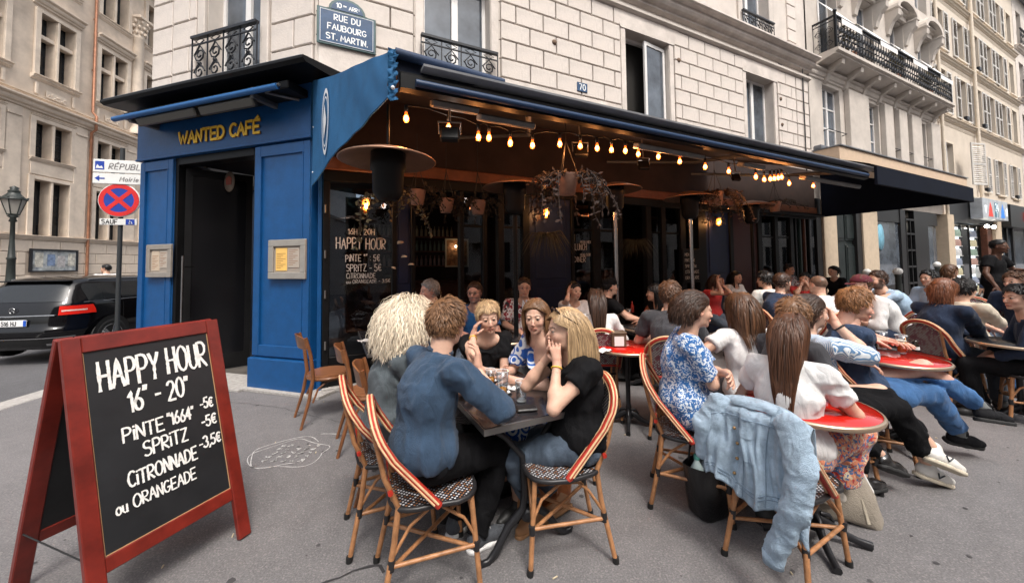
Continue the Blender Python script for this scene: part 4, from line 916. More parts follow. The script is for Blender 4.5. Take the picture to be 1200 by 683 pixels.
q = MB(); q.sweep([(-PA+.1, 2.955), (-PA-.05, 2.96), (-PA-.055, 2.975), (-PA+.1, 2.985)], TA0+.2, TA1+.4); q.build('gutter', mat('pale_zinc_edge', (.30,.31,.33), .5, var=.2, vscale=6), AW)
for i in range(5): pass
for t in (1.6, 4.6, 6.8):                                          # folding arms
    q = MB(); q.tube([(t, -.1, 3.35), (t+.75, -1.3, 3.12), (t+.1, -2.45, 2.84)], .028, 8); q.build('folding_arm', GREYM, AW)
for px in ((505, 118, 560, 135), (745, 172, 822, 184), (867, 190, 893, 200), (940, 205, 1005, 222), (560, 135, 625, 152)):
    x0, z0 = onplane(MF, px[0], px[1], 2.35); x1, z1 = onplane(MF, px[2], px[3], 2.35)
    q = MB(); zz = (z0+z1)/2; q.M = T_(0, -2.35, zz) @ RX(R_(20)); q.b2(x0, x1, -.05, .05, -.025, .035, .012); q.build('infrared_heater', GREYM, AW)
# spotlights in the bar (tiny lit discs)
# cheek: loose blue canvas hanging from the wall corner to the bar end
CK = thing('awning_cheek', 'blue canvas side curtain with a white oval emblem at the near end of the awning', 'awning curtain', MF)
A0 = Vector((-.03, -.07, 0)); A1 = Vector((TA0-.03, -PA-.02, 0)); d_ = (A1-A0); nrm = Vector((-d_.y, d_.x, 0)).normalized()
def cheek(u, v):
    """u 0 wall..1 bar, v 0 bottom..1 top"""
    top = 3.86+(3.03-3.86)*u**.9; bot = 2.53+(2.70-2.53)*u+.05*sin(pi*u)+.006*sin(u*40)*u
    w_ = .010*sin(u*11+v*3)*(1-v*.4)+.007*sin(u*34+v*7)*u**3
    q = A0+d_*u+nrm*w_; return (q.x, q.y, bot+(top-bot)*v)
n, k = 40, 12; vs = [cheek(i/n, j/k) for i in range(n+1) for j in range(k+1)]; fs = [(i*(k+1)+j, (i+1)*(k+1)+j, (i+1)*(k+1)+j+1, i*(k+1)+j+1) for i in range(n) for j in range(k)]
q = MB(); q.add(vs, fs, True); ck_ = q.build('canvas', CANVB, CK); q = MB(); q.tube([cheek(i/30, 0) for i in range(31)], .007, 5); q.build('hem_seam', CANVB, ck_)
q = MB(); vs = []
for i in range(33):
    z = 3.05-.36*i/32; a_ = .016*sin(i*1.15)+.008*sin(i*2.7); vs += [tuple(A1+Vector((-.01+a_*.3, -.004+a_, z))), tuple(A1+Vector((.018+a_*.5, -.012-a_*.8, z-.01))), tuple(A1+Vector((.05-a_*.5, .0+a_, z)))]
q.add(vs, [(3*i+k, 3*i+k+1, 3*i+k+4, 3*i+k+3) for i in range(32) for k in range(2)], True); q.build('gathered_hem', CANVB, CK)
q = MB(); q.sphere(tuple(A1+Vector((.02, -.03, 2.76))), .014, 8, 6); q.sphere(cheek(.02, .12), .012, 6, 4); q.sphere(cheek(.02, .55), .012, 6, 4); q.build('snap_rivet', mat('white_plastic', (.7,.7,.7), .4), CK)
# emblem: concentric ovals with a small mark
def cpt(u, z, off=.012):
    q = A0+d_*u-nrm*0; top = cheek(u, 1)[2]; bot = cheek(u, 0)[2]; v = (z-bot)/(top-bot); c = Vector(cheek(u, v)); return tuple(c+nrm*off*SGN)
SGN = 1 if (MF.to_3x3() @ nrm).dot(Vector((0, -1, 0))-Vector((0,0,0))) > 0 else -1
# the oval is centred near px (381,143)
best = min(((abs(((MF @ Vector(cheek(i/60, .5))).x/((MF @ Vector(cheek(i/60, .5))).y))-(381-600)/FPX), i/60) for i in range(60)))[1]
zc_ = 0
for v_ in range(5, 96):
    c_ = MF @ Vector(cheek(best, v_/100)); D = c_-Vector((0,0,HC)); yy = CY-FPX*D.dot(Uv)/D.dot(Fv)
    if yy < 143: zc_ = c_.z; break
q = MB(); 
for r0, r1 in ((1, .86), (.76, .70)):
    N = 36; vs = []
    for i in range(N):
        a = 2*pi*i/N
        for r in (r0, r1): vs.append(cpt(best+.058*r*cos(a), zc_+.36*r*sin(a)))
    q.add(vs, [(2*i, 2*i+1, (2*i+3) % (2*N), (2*i+2) % (2*N)) for i in range(N)])
q.add([cpt(best-.012, zc_+.2, .013), cpt(best+.02, zc_+.02, .013), cpt(best+.02, zc_-.03, .013), cpt(best-.02, zc_-.18, .013), cpt(best-.03, zc_+.05, .013)], [(0,1,2,3,4)]); q.build('emblem', mat('white_emblem', (.72,.74,.76), .7), CK)
# upper rolled flap in front of the bar
FP_ = thing('rolled_awning_flap', 'short dark navy roll of canvas above the near end of the awning', 'awning roll', MF)
(xa, za), (xb, zb) = onplane(MF, 463, 62, 2.52), onplane(MF, 590, 98, 2.52)
q = MB(); q.tube([(xa, -2.52, za), (xb, -2.52, zb)], .036, 10, up=(0,0,1)); q.build('roll', mat('navy_canvas_light', (.012,.03,.075), .7, var=.2), FP_)
q = MB(); q.add([(xa, -2.5, za), (xb, -2.5, zb), (xb-.1, -2.3, zb), (xa, -.1, 3.84), (xa+.02, -2.5, 2.86), (xb, -2.5, zb-.02)], [(0,1,2,3), (0,4,5)]); q.build('canvas', CANVN, FP_)
# second awning, farther along
AW2 = thing('second_awning', 'plain navy awning beyond the cafe awning, over the far tables', 'awning', MF)
sheet(AW2, 'canvas', CANVN, TA1-.12, 11.98, .6, 2.62, 3.93, 2.99, n=10, sag=.03)
q = MB(); q.b2(TA1+.13, 11.98, -2.64, -2.60, 2.70, 2.985, .004); q.build('valance', CANVN, AW2)
q = MB(); q.add([(11.98, -2.62, 2.70), (11.98, -.05, 2.70), (11.98, -.05, 3.9), (11.98, -2.62, 2.98)], [(0,1,2,3)]); q.add([(11.96, -2.62, 2.70), (11.96, -.05, 2.70), (11.96, -.05, 3.9), (11.96, -2.62, 2.98)], [(0,3,2,1)]); q.build('side_canvas', CANVN, AW2)
q = MB(); q.b2(TA1-.1, 11.98, -.12, -.02, 2.7, 2.76, .01); q.build('rear_rail', BLACK, AW2)

# ---------------------------------------------------------------- string lights
BULB = mat('bulb_glow', (.9,.35,.1), .2, emit=(1,.12,.012), estr=1.5, alpha=.55)
BCORE = mat('bulb_filament_glow', (1,.9,.7), .4, emit=(1,.6,.25), estr=9)
SOCK = mat('black_plastic', (.015,.015,.015), .5)
bpx = [(476,138),(525.6,149.5),(560.7,160),(573,160.7),(598,166.7),(624,169.7),(656,168),(680,170.6),(699.8,173),(716.6,175),(732.8,176),(748,180),(771.5,183),(796.5,188.8),(826.4,195),(854,200.4),(885.8,206.8),(895.5,210),(902.7,209.2),(907.4,208.6),(911.9,208),(916,207.2),(924.8,214.4),(953,217.5)]
SLT = thing('string_lights', 'string of warm glowing bulbs slung under the awning edge', 'string lights', MF)
bm0 = None; cable = []
for i, (x, y) in enumerate(bpx):
    t, z = onplane(MF, x, y, 2.2); cable.append((t, -2.2, z+.10))
    if bm0 is None:
        q = MB(); q.lathe([(.010, .045), (.012, .026), (.021, .004), (.024, -.015), (.018, -.033), (.001, -.041)], 12); b0 = q.build('bulb', BULB, SLT)
        q = MB(); q.lathe([(.001, .1), (.014, .1), (.016, .05), (.001, .048)], 8); s0 = q.build('socket', SOCK, b0); q = MB(); q.lathe([(.001,.02),(.014,.012),(.019,-.012),(.001,-.03)], 8); c0 = q.build('filament', BCORE, b0); bm0 = (b0.data, s0.data, c0.data); b0.matrix_basis = T_(t, -2.2, z)
    else:
        b = link('bulb', bm0[0], None, SLT, M=T_(t, -2.2, z)); link('socket', bm0[1], None, b); link('filament', bm0[2], None, b)
for i_, (x, y) in enumerate(bpx):
    if i_ % 2 == 0:
        t, z = onplane(MF, x, y, 2.2); pl = bpy.data.lights.new('bulb_light', 'POINT'); pl.energy = 3.2; pl.color = (1, .36, .10); pl.shadow_soft_size = .03; po = bpy.data.objects.new('bulb_light', pl); sc.collection.objects.link(po); po.parent = SLT; po.matrix_basis = T_(t, -2.2, z-.07)
cc = []
for a, b in zip(cable, cable[1:]):
    cc.append(a); m_ = [(a[k]+b[k])/2 for k in range(3)]; cc.append((m_[0], m_[1], m_[2]+.02))
cc.append(cable[-1]); q = MB(); q.tube(cc, .006, 5); q.build('cable', SOCK, SLT)
# wall lanterns
for (x, y, lab) in ((429, 240, 'nearest caged wall lamp over the written glass'), (640, 250, 'middle caged wall lamp on the navy panel'), (842, 260, 'farthest caged wall lamp above the far navy panel')):
    t, z = onplane(MF, x, y, .14); wl = thing('wall_lamp', lab, 'wall lamp', MF @ T_(t, -.14, z), 'caged wall lamps along the cafe front')
    q = MB(); q.lathe([(.001, .075), (.035, .06), (.042, .02), (.042, -.05), (.02, -.075), (.001, -.08)], 12); q.build('globe', mat('lamp_amber_glow', (1,.6,.2), .4, emit=(1,.2,.02), estr=1.6, alpha=.7), wl)
    q = MB(); q.lathe([(.001, -.0), (.016, 0), (.02, -.04), (.001, -.06)], 8); q.build('filament', BCORE, wl)
    pl = bpy.data.lights.new('lamp_light', 'POINT'); pl.energy = 5; pl.color = (1, .45, .15); pl.shadow_soft_size = .04; po = bpy.data.objects.new('lamp_light', pl); sc.collection.objects.link(po); po.parent = wl; po.matrix_basis = T_(0, -.08, 0)
    q = MB(); q.lathe([(.001, .12), (.06, .1), (.065, .07), (.03, .07)], 12); q.tube([(0, 0, .1), (0, .12, .12)], .015, 6)
    for k in range(6): a = k*pi/3; q.tube([(.052*cos(a), .052*sin(a), .08), (.056*cos(a), .056*sin(a), -.04), (.02*cos(a), .02*sin(a), -.09)], .004, 4, False)
    q.build('cage', SOCK, wl)
# mushroom heaters
HTR = mat('heater_reflector', (.30,.17,.11), .4, metal=.6, var=.2)  # coppery cast of the bulbs above is put into the base colour
for i, (x, y, wpx, lab) in enumerate(((455, 184, 110, 'large near mushroom heater reflector hanging by the blue curtain'), (603, 217, 75, 'second mushroom heater from the left under the awning'), (720, 220, 62, 'middle mushroom heater on a bright steel pole'), (808, 230, 58, 'fourth mushroom heater from the left under the awning'), (880, 240, 48, 'farthest mushroom heater with a coppery reflector under the awning'))):
    D = FPX*.74/wpx; P_ = AtDepth(x, y, D); h_ = thing('patio_heater', lab, 'patio heater', T_(P_.x, P_.y, 0), 'mushroom heaters under the awning'); Z = P_.z
    q = MB(); q.lathe([(.001, .075), (.06, .07), (.2, .035), (.35, -.02), (.37, -.035), (.36, -.04), (.2, .02), (.001, .05)], 32, (0, 0, Z)); q.build('reflector', HTR, h_)
    q = MB(); q.lathe([(.001, .05), (.13, .04), (.135, -.10), (.12, -.12), (.115, -.28), (.08, -.34), (.001, -.34)], 20, (0, 0, Z)); q.build('burner', BLACK, h_)
    if i: q = MB(); q.tube([(0, 0, .2), (0, 0, Z-.3)], .028, 10); q.build('pole', STEEL if i in (2, 3) else BLACK, h_); q = MB(); q.lathe([(.001, .0), (.24, 0), (.24, .05), (.15, .08), (.15, .5), (.03, .55)], 20); q.build('base', BLACK, h_)
    else: q = MB(); q.tube([(0, 0, Z+.07), (0, 0, Z+.42)], .012, 6); q.build('hanging_rod', BLACK, h_)
for px in (705, 765):
    pass
# hanging baskets and trailing plants
VINE = mat('dry_vine', (.02,.012,.009), .8, var=.4, vscale=30); POT = mat('pale_clay_pot', (.30,.17,.12), .8, var=.25, vscale=10)
def vine(c, r, n, L_, m, par, name='foliage', sz=.05, rs=None, stem=True):
    rs = rs or random.Random(int(c[0]*1000) % 991); q = MB(); q2 = MB()
    for i in range(n):
        a = rs.uniform(0, 2*pi); rr = r*rs.random()**.5; p = Vector(c)+Vector((rr*cos(a), rr*sin(a)*.8, 0)); ps = [tuple(p)]; d = Vector((cos(a)*.5, sin(a)*.5, .4))
        for k in range(int(L_*rs.uniform(.4, 1)/.05)):
            d += Vector((rs.gauss(0, .25), rs.gauss(0, .25), -.28)); d.normalize(); p = p+d*.05; ps.append(tuple(p))
            for w_ in range(2):
                u = Vector((rs.gauss(0,1), rs.gauss(0,1), rs.gauss(0,1)-.5)).normalized(); v = u.orthogonal().normalized(); s_ = sz*rs.uniform(.5, 1.3)
                q.add([tuple(p), tuple(p+u*s_*.5+v*s_*.35), tuple(p+u*s_), tuple(p+u*s_*.5-v*s_*.35)], [(0,1,2,3)])
        if len(ps) > 1: q2.tube(ps, .004, 4, False)
    q.build(name, m, par); 
    if stem: q2.build('stems', VINE, par)
for (x, y, d, kind, lab) in ((452, 262, 3.4, 'v', 'trailing dry vine with pale leaves hanging in front of the written glass'), (489, 228, 4.3, 'p', 'leftmost small hanging clay pot near the first heater'), (523, 238, 4.6, 'p', 'hanging clay pot with dark leaves between the first and second heater'), (560, 240, 4.6, 'p', 'small hanging pot just left of the second heater'), (664, 212, 3.6, 'b', 'big hanging pot with reddish vines between two heaters'), (640, 285, 4.6, 'g', 'spiky dried grass bunch hanging on the navy panel'), (745, 290, 6.4, 'g', 'dark dried grass bunch hanging between steel poles'), (838, 230, 5.4, 'b', 'hanging pot with pale vines above the far navy panel'), (908, 240, 6.6, 'p', 'farthest hanging pot near the end of the awning')):
    P_ = AtDepth(x, y, d); hp = thing('hanging_plant', lab, 'hanging plant', T_(*P_), 'hanging plants under the awning')
    if kind in 'pb':
        s_ = 1.0 if kind == 'p' else 1.15
        q = MB(); q.lathe([(.001, -.12*s_), (.07*s_, -.12*s_), (.1*s_, .04*s_), (.105*s_, .05*s_), (.09*s_, .05*s_), (.001, .03)], 14); q.build('pot', POT, hp)
        q = MB(); [q.tube([(.1*s_*cos(a), .1*s_*sin(a), .04), (0, 0, .4)], .004, 4, False) for a in (0, 2.1, 4.2)]; q.tube([(0, 0, .4), (0, 0, 3.1-P_.z if 3.1 > P_.z+.4 else .5)], .004, 4, False); q.build('hanger', SOCK, hp)
        vine((0, 0, .05), .11, 22 if kind == 'p' else 38, .45 if kind == 'p' else .75, mat('dark_vine_leaf', (.028,.022,.014), .75, var=.5, vscale=30) if kind == 'p' else mat('reddish_vine', (.018,.009,.007), .8, var=.5, vscale=30), hp, sz=.05)
    elif kind == 'v':
        vine((0, 0, .25), .06, 9, .75, LEAFM, hp, sz=.045)
        q = MB(); rs = random.Random(5)
        for k in range(7):
            c = Vector((rs.uniform(-.05, .22), rs.uniform(-.1, .1), rs.uniform(-.5, -.1))); q.M = T_(*c) @ RZ(rs.uniform(0, 6)) @ RX(rs.uniform(-.5, .5)); q.lathe([(.001, .014), (.02, .012), (.038, 0), (.034, -.003), (.001, .008)], 8, sy=.6)
        q.build('pale_leaf', mat('pale_dry_leaf', (.36,.25,.16), .8, var=.2), hp, kind='stuff')
    else:
        q = MB(); rs = random.Random(x)
        for k in range(130):
            a = rs.uniform(0, 6.28); e = rs.uniform(-.5, 1.3); L_ = rs.uniform(.2, .42); d1 = Vector((cos(a)*cos(e), sin(a)*cos(e)*.6, -sin(e)*.4)); p0 = Vector((0, 0, .12)); q.tube([tuple(p0), tuple(p0+d1*L_*.6), tuple(p0+d1*L_+Vector((0, 0, -L_*.55)))], [.004, .003, .001], 3, False)
        q.build('grass_blades', mat('dry_grass', (.07,.065,.04), .8, var=.3), hp, kind='stuff')
# black flood lamps clamped below the awning
for x, y, d, lab in ((527, 158, 2.9, 'nearest black flood lamp under the awning'), (680, 178, 3.9, 'second black flood lamp under the awning'), (754, 194, 4.8, 'third black flood lamp under the awning'), (862, 208, 6.2, 'fourth black flood lamp under the awning')):
    P_ = AtDepth(x, y, d); fl = thing('flood_lamp', lab, 'flood lamp', T_(*P_) @ RZ(AF-.3), 'black flood lamps under the awning')
    q = MB(); q.M = RX(R_(-25)); q.box((0, 0, 0), (.15, .06, .13), bev=.012); q.build('housing', BLACK, fl)
    q = MB(); q.tube([(-.08, 0, 0), (-.09, .0, .1), (.09, 0, .1), (.08, 0, 0)], .008, 5); q.tube([(0, 0, .1), (0, .03, .35)], .01, 5); q.build('bracket', GREYM, fl)
    pl = bpy.data.lights.new('flood_light', 'POINT'); pl.energy = .9; pl.color = (1, .80, .68); pl.shadow_soft_size = .05; po = bpy.data.objects.new('flood_light', pl); sc.collection.objects.link(po); po.parent = fl; po.matrix_basis = T_(.02, .14, .12)
# ================================================================ furniture
CANE = mat('rattan_cane', (.36,.17,.075), .4, var=.35, vscale=18, dirt=.5, dscale=14, dcol=(.10,.04,.015))
CANEL = mat('pale_cane', (.62,.42,.24), .45, var=.2, vscale=18); REDC = mat('red_woven_cane', (.42,.028,.015), .35, var=.25, vscale=40, bump=.5, bscale=300)
RUB = mat('black_rubber', (.012,.012,.012), .6); WRAP = mat('black_cane_wrap', (.018,.017,.018), .4)
def weavemat(name, c1, c2, s=70, back=False, c3=None):
    m = bpy.data.materials.new(name); m.use_nodes = True; n = m.node_tree; L = n.links.new; b = n.nodes['Principled BSDF']; b.inputs['Roughness'].default_value = .4
    tc = n.nodes.new('ShaderNodeTexCoord'); mp = n.nodes.new('ShaderNodeMapping'); mp.inputs['Rotation'].default_value = (0, 0, .785); pass
    sx = n.nodes.new('ShaderNodeSeparateXYZ'); L(tc.outputs['Object'], sx.inputs[0]); cx_ = n.nodes.new('ShaderNodeCombineXYZ'); L(sx.outputs['Y'], cx_.inputs[0]); L(sx.outputs['Z' if back else 'X'], cx_.inputs[1]); mp.inputs['Rotation'].default_value = (0, 0, .785); L(cx_.outputs[0], mp.inputs[0])
    vo = n.nodes.new('ShaderNodeTexVoronoi'); vo.voronoi_dimensions = '2D'; vo.inputs['Scale'].default_value = s; vo.inputs['Randomness'].default_value = 0.0; L(mp.outputs[0], vo.inputs['Vector'])
    r = n.nodes.new('ShaderNodeMapRange'); r.inputs[1].default_value = .26; r.inputs[2].default_value = .33; L(vo.outputs['Distance'], r.inputs[0])
    mx = n.nodes.new('ShaderNodeMix'); mx.data_type = 'RGBA'; L(r.outputs[0], mx.inputs[0]); mx.inputs[6].default_value = tuple(c2)+(1,)
    if c3:
        sc3 = n.nodes.new('ShaderNodeSeparateColor'); L(vo.outputs['Color'], sc3.inputs[0]); g3 = n.nodes.new('ShaderNodeMath'); g3.operation = 'GREATER_THAN'; g3.inputs[1].default_value = .62; L(sc3.outputs[0], g3.inputs[0]); m3_ = n.nodes.new('ShaderNodeMix'); m3_.data_type = 'RGBA'; L(g3.outputs[0], m3_.inputs[0]); m3_.inputs[6].default_value = tuple(c2)+(1,); m3_.inputs[7].default_value = tuple(c3)+(1,); L(m3_.outputs[2], mx.inputs[6])
    mx.inputs[7].default_value = tuple(c1)+(1,); L(mx.outputs[2], b.inputs['Base Color'])
    bp = n.nodes.new('ShaderNodeBump'); bp.inputs['Distance'].default_value = .003; L(vo.outputs['Distance'], bp.inputs['Height']); L(bp.outputs[0], b.inputs['Normal'])
    return m
WEAVE = weavemat('black_white_weave', (.015,.015,.02), (.60,.60,.62), 62, c3=(.32,.14,.06)); WEAVER = weavemat('red_back_weave', (.02,.025,.045), (.60,.50,.42), 60, True, (.35,.03,.02)); WEAVEB = weavemat('blue_cream_weave', (.02,.025,.045), (.62,.55,.48), 60, True)
def arch_pts(w, h, bot, n=16):
    """back arch in local yz: from bottom left up over to bottom right"""
    r = w; pts = [(-w, bot), (-w, bot+(h-bot)*.5)]
    for i in range(1, n): a = pi-pi*i/n; pts.append((w*cos(a), h-r*.85+r*.85*sin(a)))
    pts += [(w, bot+(h-bot)*.5), (w, bot)]; return pts
def rattan_chair(label, group, backm=WEAVER):
    t = thing('rattan_bistro_chair', label, 'chair', group=group)
    def seg(name, pts, r, m=CANE, par=t, n=8, **k): q = MB(); q.tube(pts, r, n, **k); return q.build(name, m, par)
    bk_ = lambda z: -.19-(z-.45)*.22                     # back plane leans
    # seat
    S = []; 
    for i in range(24):
        a = 2*pi*i/24; x = .20*abs(cos(a))**.6*(1 if cos(a) > 0 else -1); y = .205*abs(sin(a))**.6*(1 if sin(a) > 0 else -1)*(.92 if x < 0 else 1.02); S.append((x, y))
    q = MB(); q.prism(S, .022, T_(0, 0, .440)); q.build('seat', WEAVE, t)
    q = MB(); q.tube([(x*1.02, y*1.02, .452) for x, y in S]+[(S[0][0]*1.02, S[0][1]*1.02, .452)], .013, 8, False); q.build('seat_rim', WRAP, t)
    for sy in (-1, 1):
        f = seg('leg', [(.165, .16*sy, .445), (.20, .195*sy, .01)], [.014, .013]); r_ = seg('leg', [(-.17, .15*sy, .46), (-.19, .155*sy, .3), (-.25, .185*sy, .01)], [.014, .014, .013])
        for o, p in ((f, (.20, .195*sy)), (r_, (-.25, .185*sy))):
            q = MB(); q.tube([(p[0]+.002*(1 if p[0] > 0 else -1), p[1], 0), (p[0], p[1], .03)], .0175, 8); q.build('rubber_foot', RUB, o)
        q = MB(); q.tube([(.184, .181*sy, .19), (.189, .185*sy, .235)], .0168, 8); q.build('wrapped_joint', WRAP, f)
        q = MB(); q.tube([(-.205, .1635*sy, .20), (-.2, .161*sy, .245)], .0168, 8); q.build('wrapped_joint', WRAP, r_)
        seg('side_stretcher', [(.187, .183*sy, .215), (-.203, .163*sy, .215)], .010)
        seg('curved_brace', [(.183, .18*sy, .25), (.13, .16*sy, .34), (.02, .17*sy, .43)], .008); seg('curved_brace', [(-.197, .16*sy, .25), (-.12, .15*sy, .36), (-.04, .17*sy, .43)], .008)
    seg('cross_stretcher', [(.187, .183, .205), (-.203, -.163, .205)], .010); seg('cross_stretcher', [(.187, -.183, .2), (-.203, .163, .2)], .010)
    seg('front_brace', [(.185, .18, .25), (.178, .08, .36), (.175, 0, .40), (.178, -.08, .36), (.185, -.18, .25)], .008)
    # back: outer cane hoop, red wrapped inner hoop with cream edges, woven field
    def hp(y, z, e=0): k = max(0, (.86-z)/.40); return (bk_(z)+.19*k**1.7+e, y*(1+.06*k), z)
    B = arch_pts(.197, .90, .455); o = seg('red_hoop', [hp(y, z) for y, z in B], .0185, REDC)
    for d, e in ((.180, .012), (.180, -.012), (.211, .009), (.211, -.009)):
        C = arch_pts(d, .883 if d < .19 else .914, .47); q = MB(); q.tube([hp(y, z, e) for y, z in C], .0056, 5, False); q.build('cream_edging', CANEL, o)
    for sy in (-1, 1): seg('back_post', [(-.17, .15*sy, .455), (bk_(.6)-.008, .158*sy, .6), (bk_(.84)-.006, .165*sy, .84)], .0125)
    P = arch_pts(.166, .866, .56); q = MB(); n = len(P); vs = [(bk_(z)+.003, y, z) for y, z in P]+[(bk_(z)-.006, y, z) for y, z in P]
    q.add(vs, [tuple(range(n))[::-1], tuple(range(n, 2*n))]+[(i, (i+1) % n, (i+1) % n+n, i+n) for i in range(n)]); q.build('woven_back', backm, t)
    seg('back_crossbar', [(bk_(.54)+.004, -.18, .54), (bk_(.54)-.01, 0, .54), (bk_(.54)+.004, .18, .54)], .012, REDC)
    for y in (-.1, .1): seg('back_spindle', [(bk_(.44), y, .45), (bk_(.54), y, .54)], .009)
    return t
CHW = mat('bentwood_brown', (.19,.075,.03), .35, var=.35, vscale=9, dirt=.4, dscale=9, dcol=(.05,.018,.008), coat=.2)
def bentwood_chair(label, group):
    t = thing('bentwood_chair', label, 'chair', group=group)
    def seg(name, pts, r, flat=1): q = MB(); q.tube(pts, r, 8, flat=flat); return q.build(name, CHW, t)
    S = arc(0, 0, .2, 0, 2*pi-.26, 23, .205); q = MB(); q.prism([(x-.0, y) for x, y in S], .022, T_(0, 0, .44)); q.prism([(x*.86, y*.86) for x, y in S], .006, T_(0, 0, .4605)); q.build('seat', mat('bentwood_seat', (.24,.10,.045), .3, var=.3, vscale=6, coat=.3, aniso=(1,6,1)), t)
    q = MB(); q.tube([(x*.97, y*.97, .43) for x, y in S+[S[0]]], .017, 6, False); q.build('seat_ring', CHW, t)
    for sy in (-1, 1):
        seg('front_leg', [(.15, .14*sy, .44), (.165, .155*sy, .25), (.195, .18*sy, 0)], [.019, .016, .012]); seg('back_leg', [(-.28, .19*sy, .0), (-.21, .17*sy, .25), (-.175, .165*sy, .46), (-.20, .175*sy, .68), (-.245, .185*sy, .86)], [.013, .017, .019, .017, .014])
        seg('bent_brace', [(.15, .145*sy, .22), (.12, .135*sy, .34), (.05, .15*sy, .40), (-.05, .155*sy, .40), (-.13, .155*sy, .34), (-.175, .16*sy, .22)], .010)
    seg('bent_brace', [(.155, .13, .24), (.14, .08, .36), (.135, 0, .39), (.14, -.08, .36), (.155, -.13, .24)], .010)
    vs = []; n = 14
    for i in range(n+1):
        a = -1+2*i/n; y = .19*a; x = -.245-.05*(1-a*a); e = .065*(1-.25*a**4)
        for dx, dz in ((-.007, -e), (-.007, e), (.007, e), (.007, -e)): vs.append((x+dx-(dz*.2), y, .80+dz+.012*(1-a*a)))
    fs = []
    for i in range(n):
        for k in range(4): fs.append((i*4+k, i*4+(k+1) % 4, (i+1)*4+(k+1) % 4, (i+1)*4+k))
    fs += [(0,1,2,3), tuple(n*4+k for k in (3,2,1,0))]; q = MB(); q.add(vs, fs, False); q.build('top_rail', CHW, t)
    return t
REDT = mat('red_enamel_top', (.46,.014,.008), .13, var=.1, vscale=3, coat=.5); TRIM = mat('brass_trim', (.55,.42,.30), .3, metal=.8)
CASTI = mat('cast_iron', (.014,.014,.016), .35, var=.2, bump=.15)
def round_table(label, group, r=.31, top=REDT):
    t = thing('round_bistro_table', label, 'table', group=group)
    q = MB(); q.lathe([(.001, .74), (r-.012, .74), (r-.010, .735), (r-.012, .715), (.001, .715)], 48); q.build('tabletop', top, t)
    q = MB(); q.lathe([(r-.012, .742), (r-.002, .741), (r+.004, .73), (r-.002, .716), (r-.012, .714)], 48); q.build('metal_edge', TRIM, t)
    q = MB(); q.lathe([(.001, .714), (.09, .714), (.09, .70), (.035, .68), (.022, .62), (.022, .2), (.03, .17), (.022, .16), (.034, .13), (.026, .10), (.045, .07), (.001, .06)], 16); q.build('post', CASTI, t)
    for k in range(4):
        q = MB(); q.M = RZ(k*pi/2+pi/4); q.tube([(.02, 0, .12), (.06, 0, .10), (.12, 0, .06), (.19, 0, .035), (.25, 0, .018)], [.02, .022, .018, .016, .02], 8, flat=1.3)
        q.tube([(.03, 0, .15), (.07, 0, .145), (.09, 0, .115)], [.012, .012, .008], 6); q.build('foot', CASTI, t)
    return t
MARB = mat('dark_table_top', (.022,.021,.024), .22, var=.4, vscale=5, coat=.3, dirt=.3, dscale=6, dcol=(.06,.055,.055)); EDG = mat('steel_table_edge', (.22,.21,.20), .35, metal=.8)
def iron_table(label, w, l, M, group=None):
    """top w (local x) by l (local y), cast iron X pedestals under each end"""
    t = thing('cast_iron_table', label, 'table', M, group)
    q = MB(); q.b2(-w/2+.004, w/2-.004, -l/2+.004, l/2-.004, .715, .742, .004); q.build('tabletop', MARB, t)
    q = MB(); q.b2(-w/2, w/2, -l/2, -l/2+.006, .708, .739); q.b2(-w/2, w/2, l/2-.006, l/2, .708, .739); q.b2(-w/2, -w/2+.006, -l/2+.006, l/2-.006, .708, .739); q.b2(w/2-.006, w/2, -l/2+.006, l/2-.006, .708, .739); q.build('metal_edge', EDG, t)
    for sy in (-1, 1):
        y = sy*(l/2-.12); q = MB()
        for sx in (-1, 1):
            q.tube([(sx*w*.40, y, .705), (sx*.13, y, .62), (sx*.03, y, .50), (sx*.02, y, .30), (sx*.03, y, .22), (sx*.12, y, .15), (sx*.19, y, .05), (sx*.235, y, .012), (sx*.275, y, .012), (sx*.285, y, .03)], [.014, .016, .018, .02, .022, .022, .02, .018, .017, .012], 8)
        q.tube([(-w*.42, y, .705), (w*.42, y, .705)], .014, 6); q.lathe([(.001, .22), (.03, .22), (.04, .19), (.035, .16), (.001, .15)], 12, (0, y, 0)); q.build('pedestal', CASTI, t)
    q = MB(); q.tube([(0, -l/2+.12, .26), (0, l/2-.12, .26)], .012, 6); q.tube([(0, -l/2+.12, .3), (0, 0, .68)], .01, 6); q.tube([(0, l/2-.12, .3), (0, 0, .68)], .01, 6); q.build('tie_bar', CASTI, t)
    return t
def W(t, p, rz=0, z=0): return MF @ T_(t, -p, z) @ RZ(rz)
# ---- A-board
def aboard():
    tr, tl = Vector((-1.878, 2.315, 1.22)), Vector((-2.094, 1.693, 1.22)); w_ = (tr-tl).length; d = (tr-tl).normalized(); ang = math.atan2(d.y, d.x)
    base = (tr+tl)/2; base.z = 0; nrm = Vector((d.y, -d.x, 0))            # towards the camera side
    RW = mat('dark_red_board_wood', (.155,.015,.009), .4, var=.35, vscale=7, dirt=.35, dscale=8, dcol=(.09,.012,.008), coat=.15); CB_ = mat('chalkboard', (.013,.014,.016), .5, var=.35, vscale=3, dirt=.25, dscale=5, dcol=(.035,.035,.038))
    t = thing('pavement_chalkboard', 'dark red A-frame chalkboard with HAPPY HOUR prices standing on the pavement', 'chalkboard', T_(*base) @ RZ(ang)); return t, w_, RW, CB_
ab, abw, RW, CBM = aboard()
L_ = math.hypot(1.22, .33); lean = math.atan2(.33, 1.22); hw = abw/2
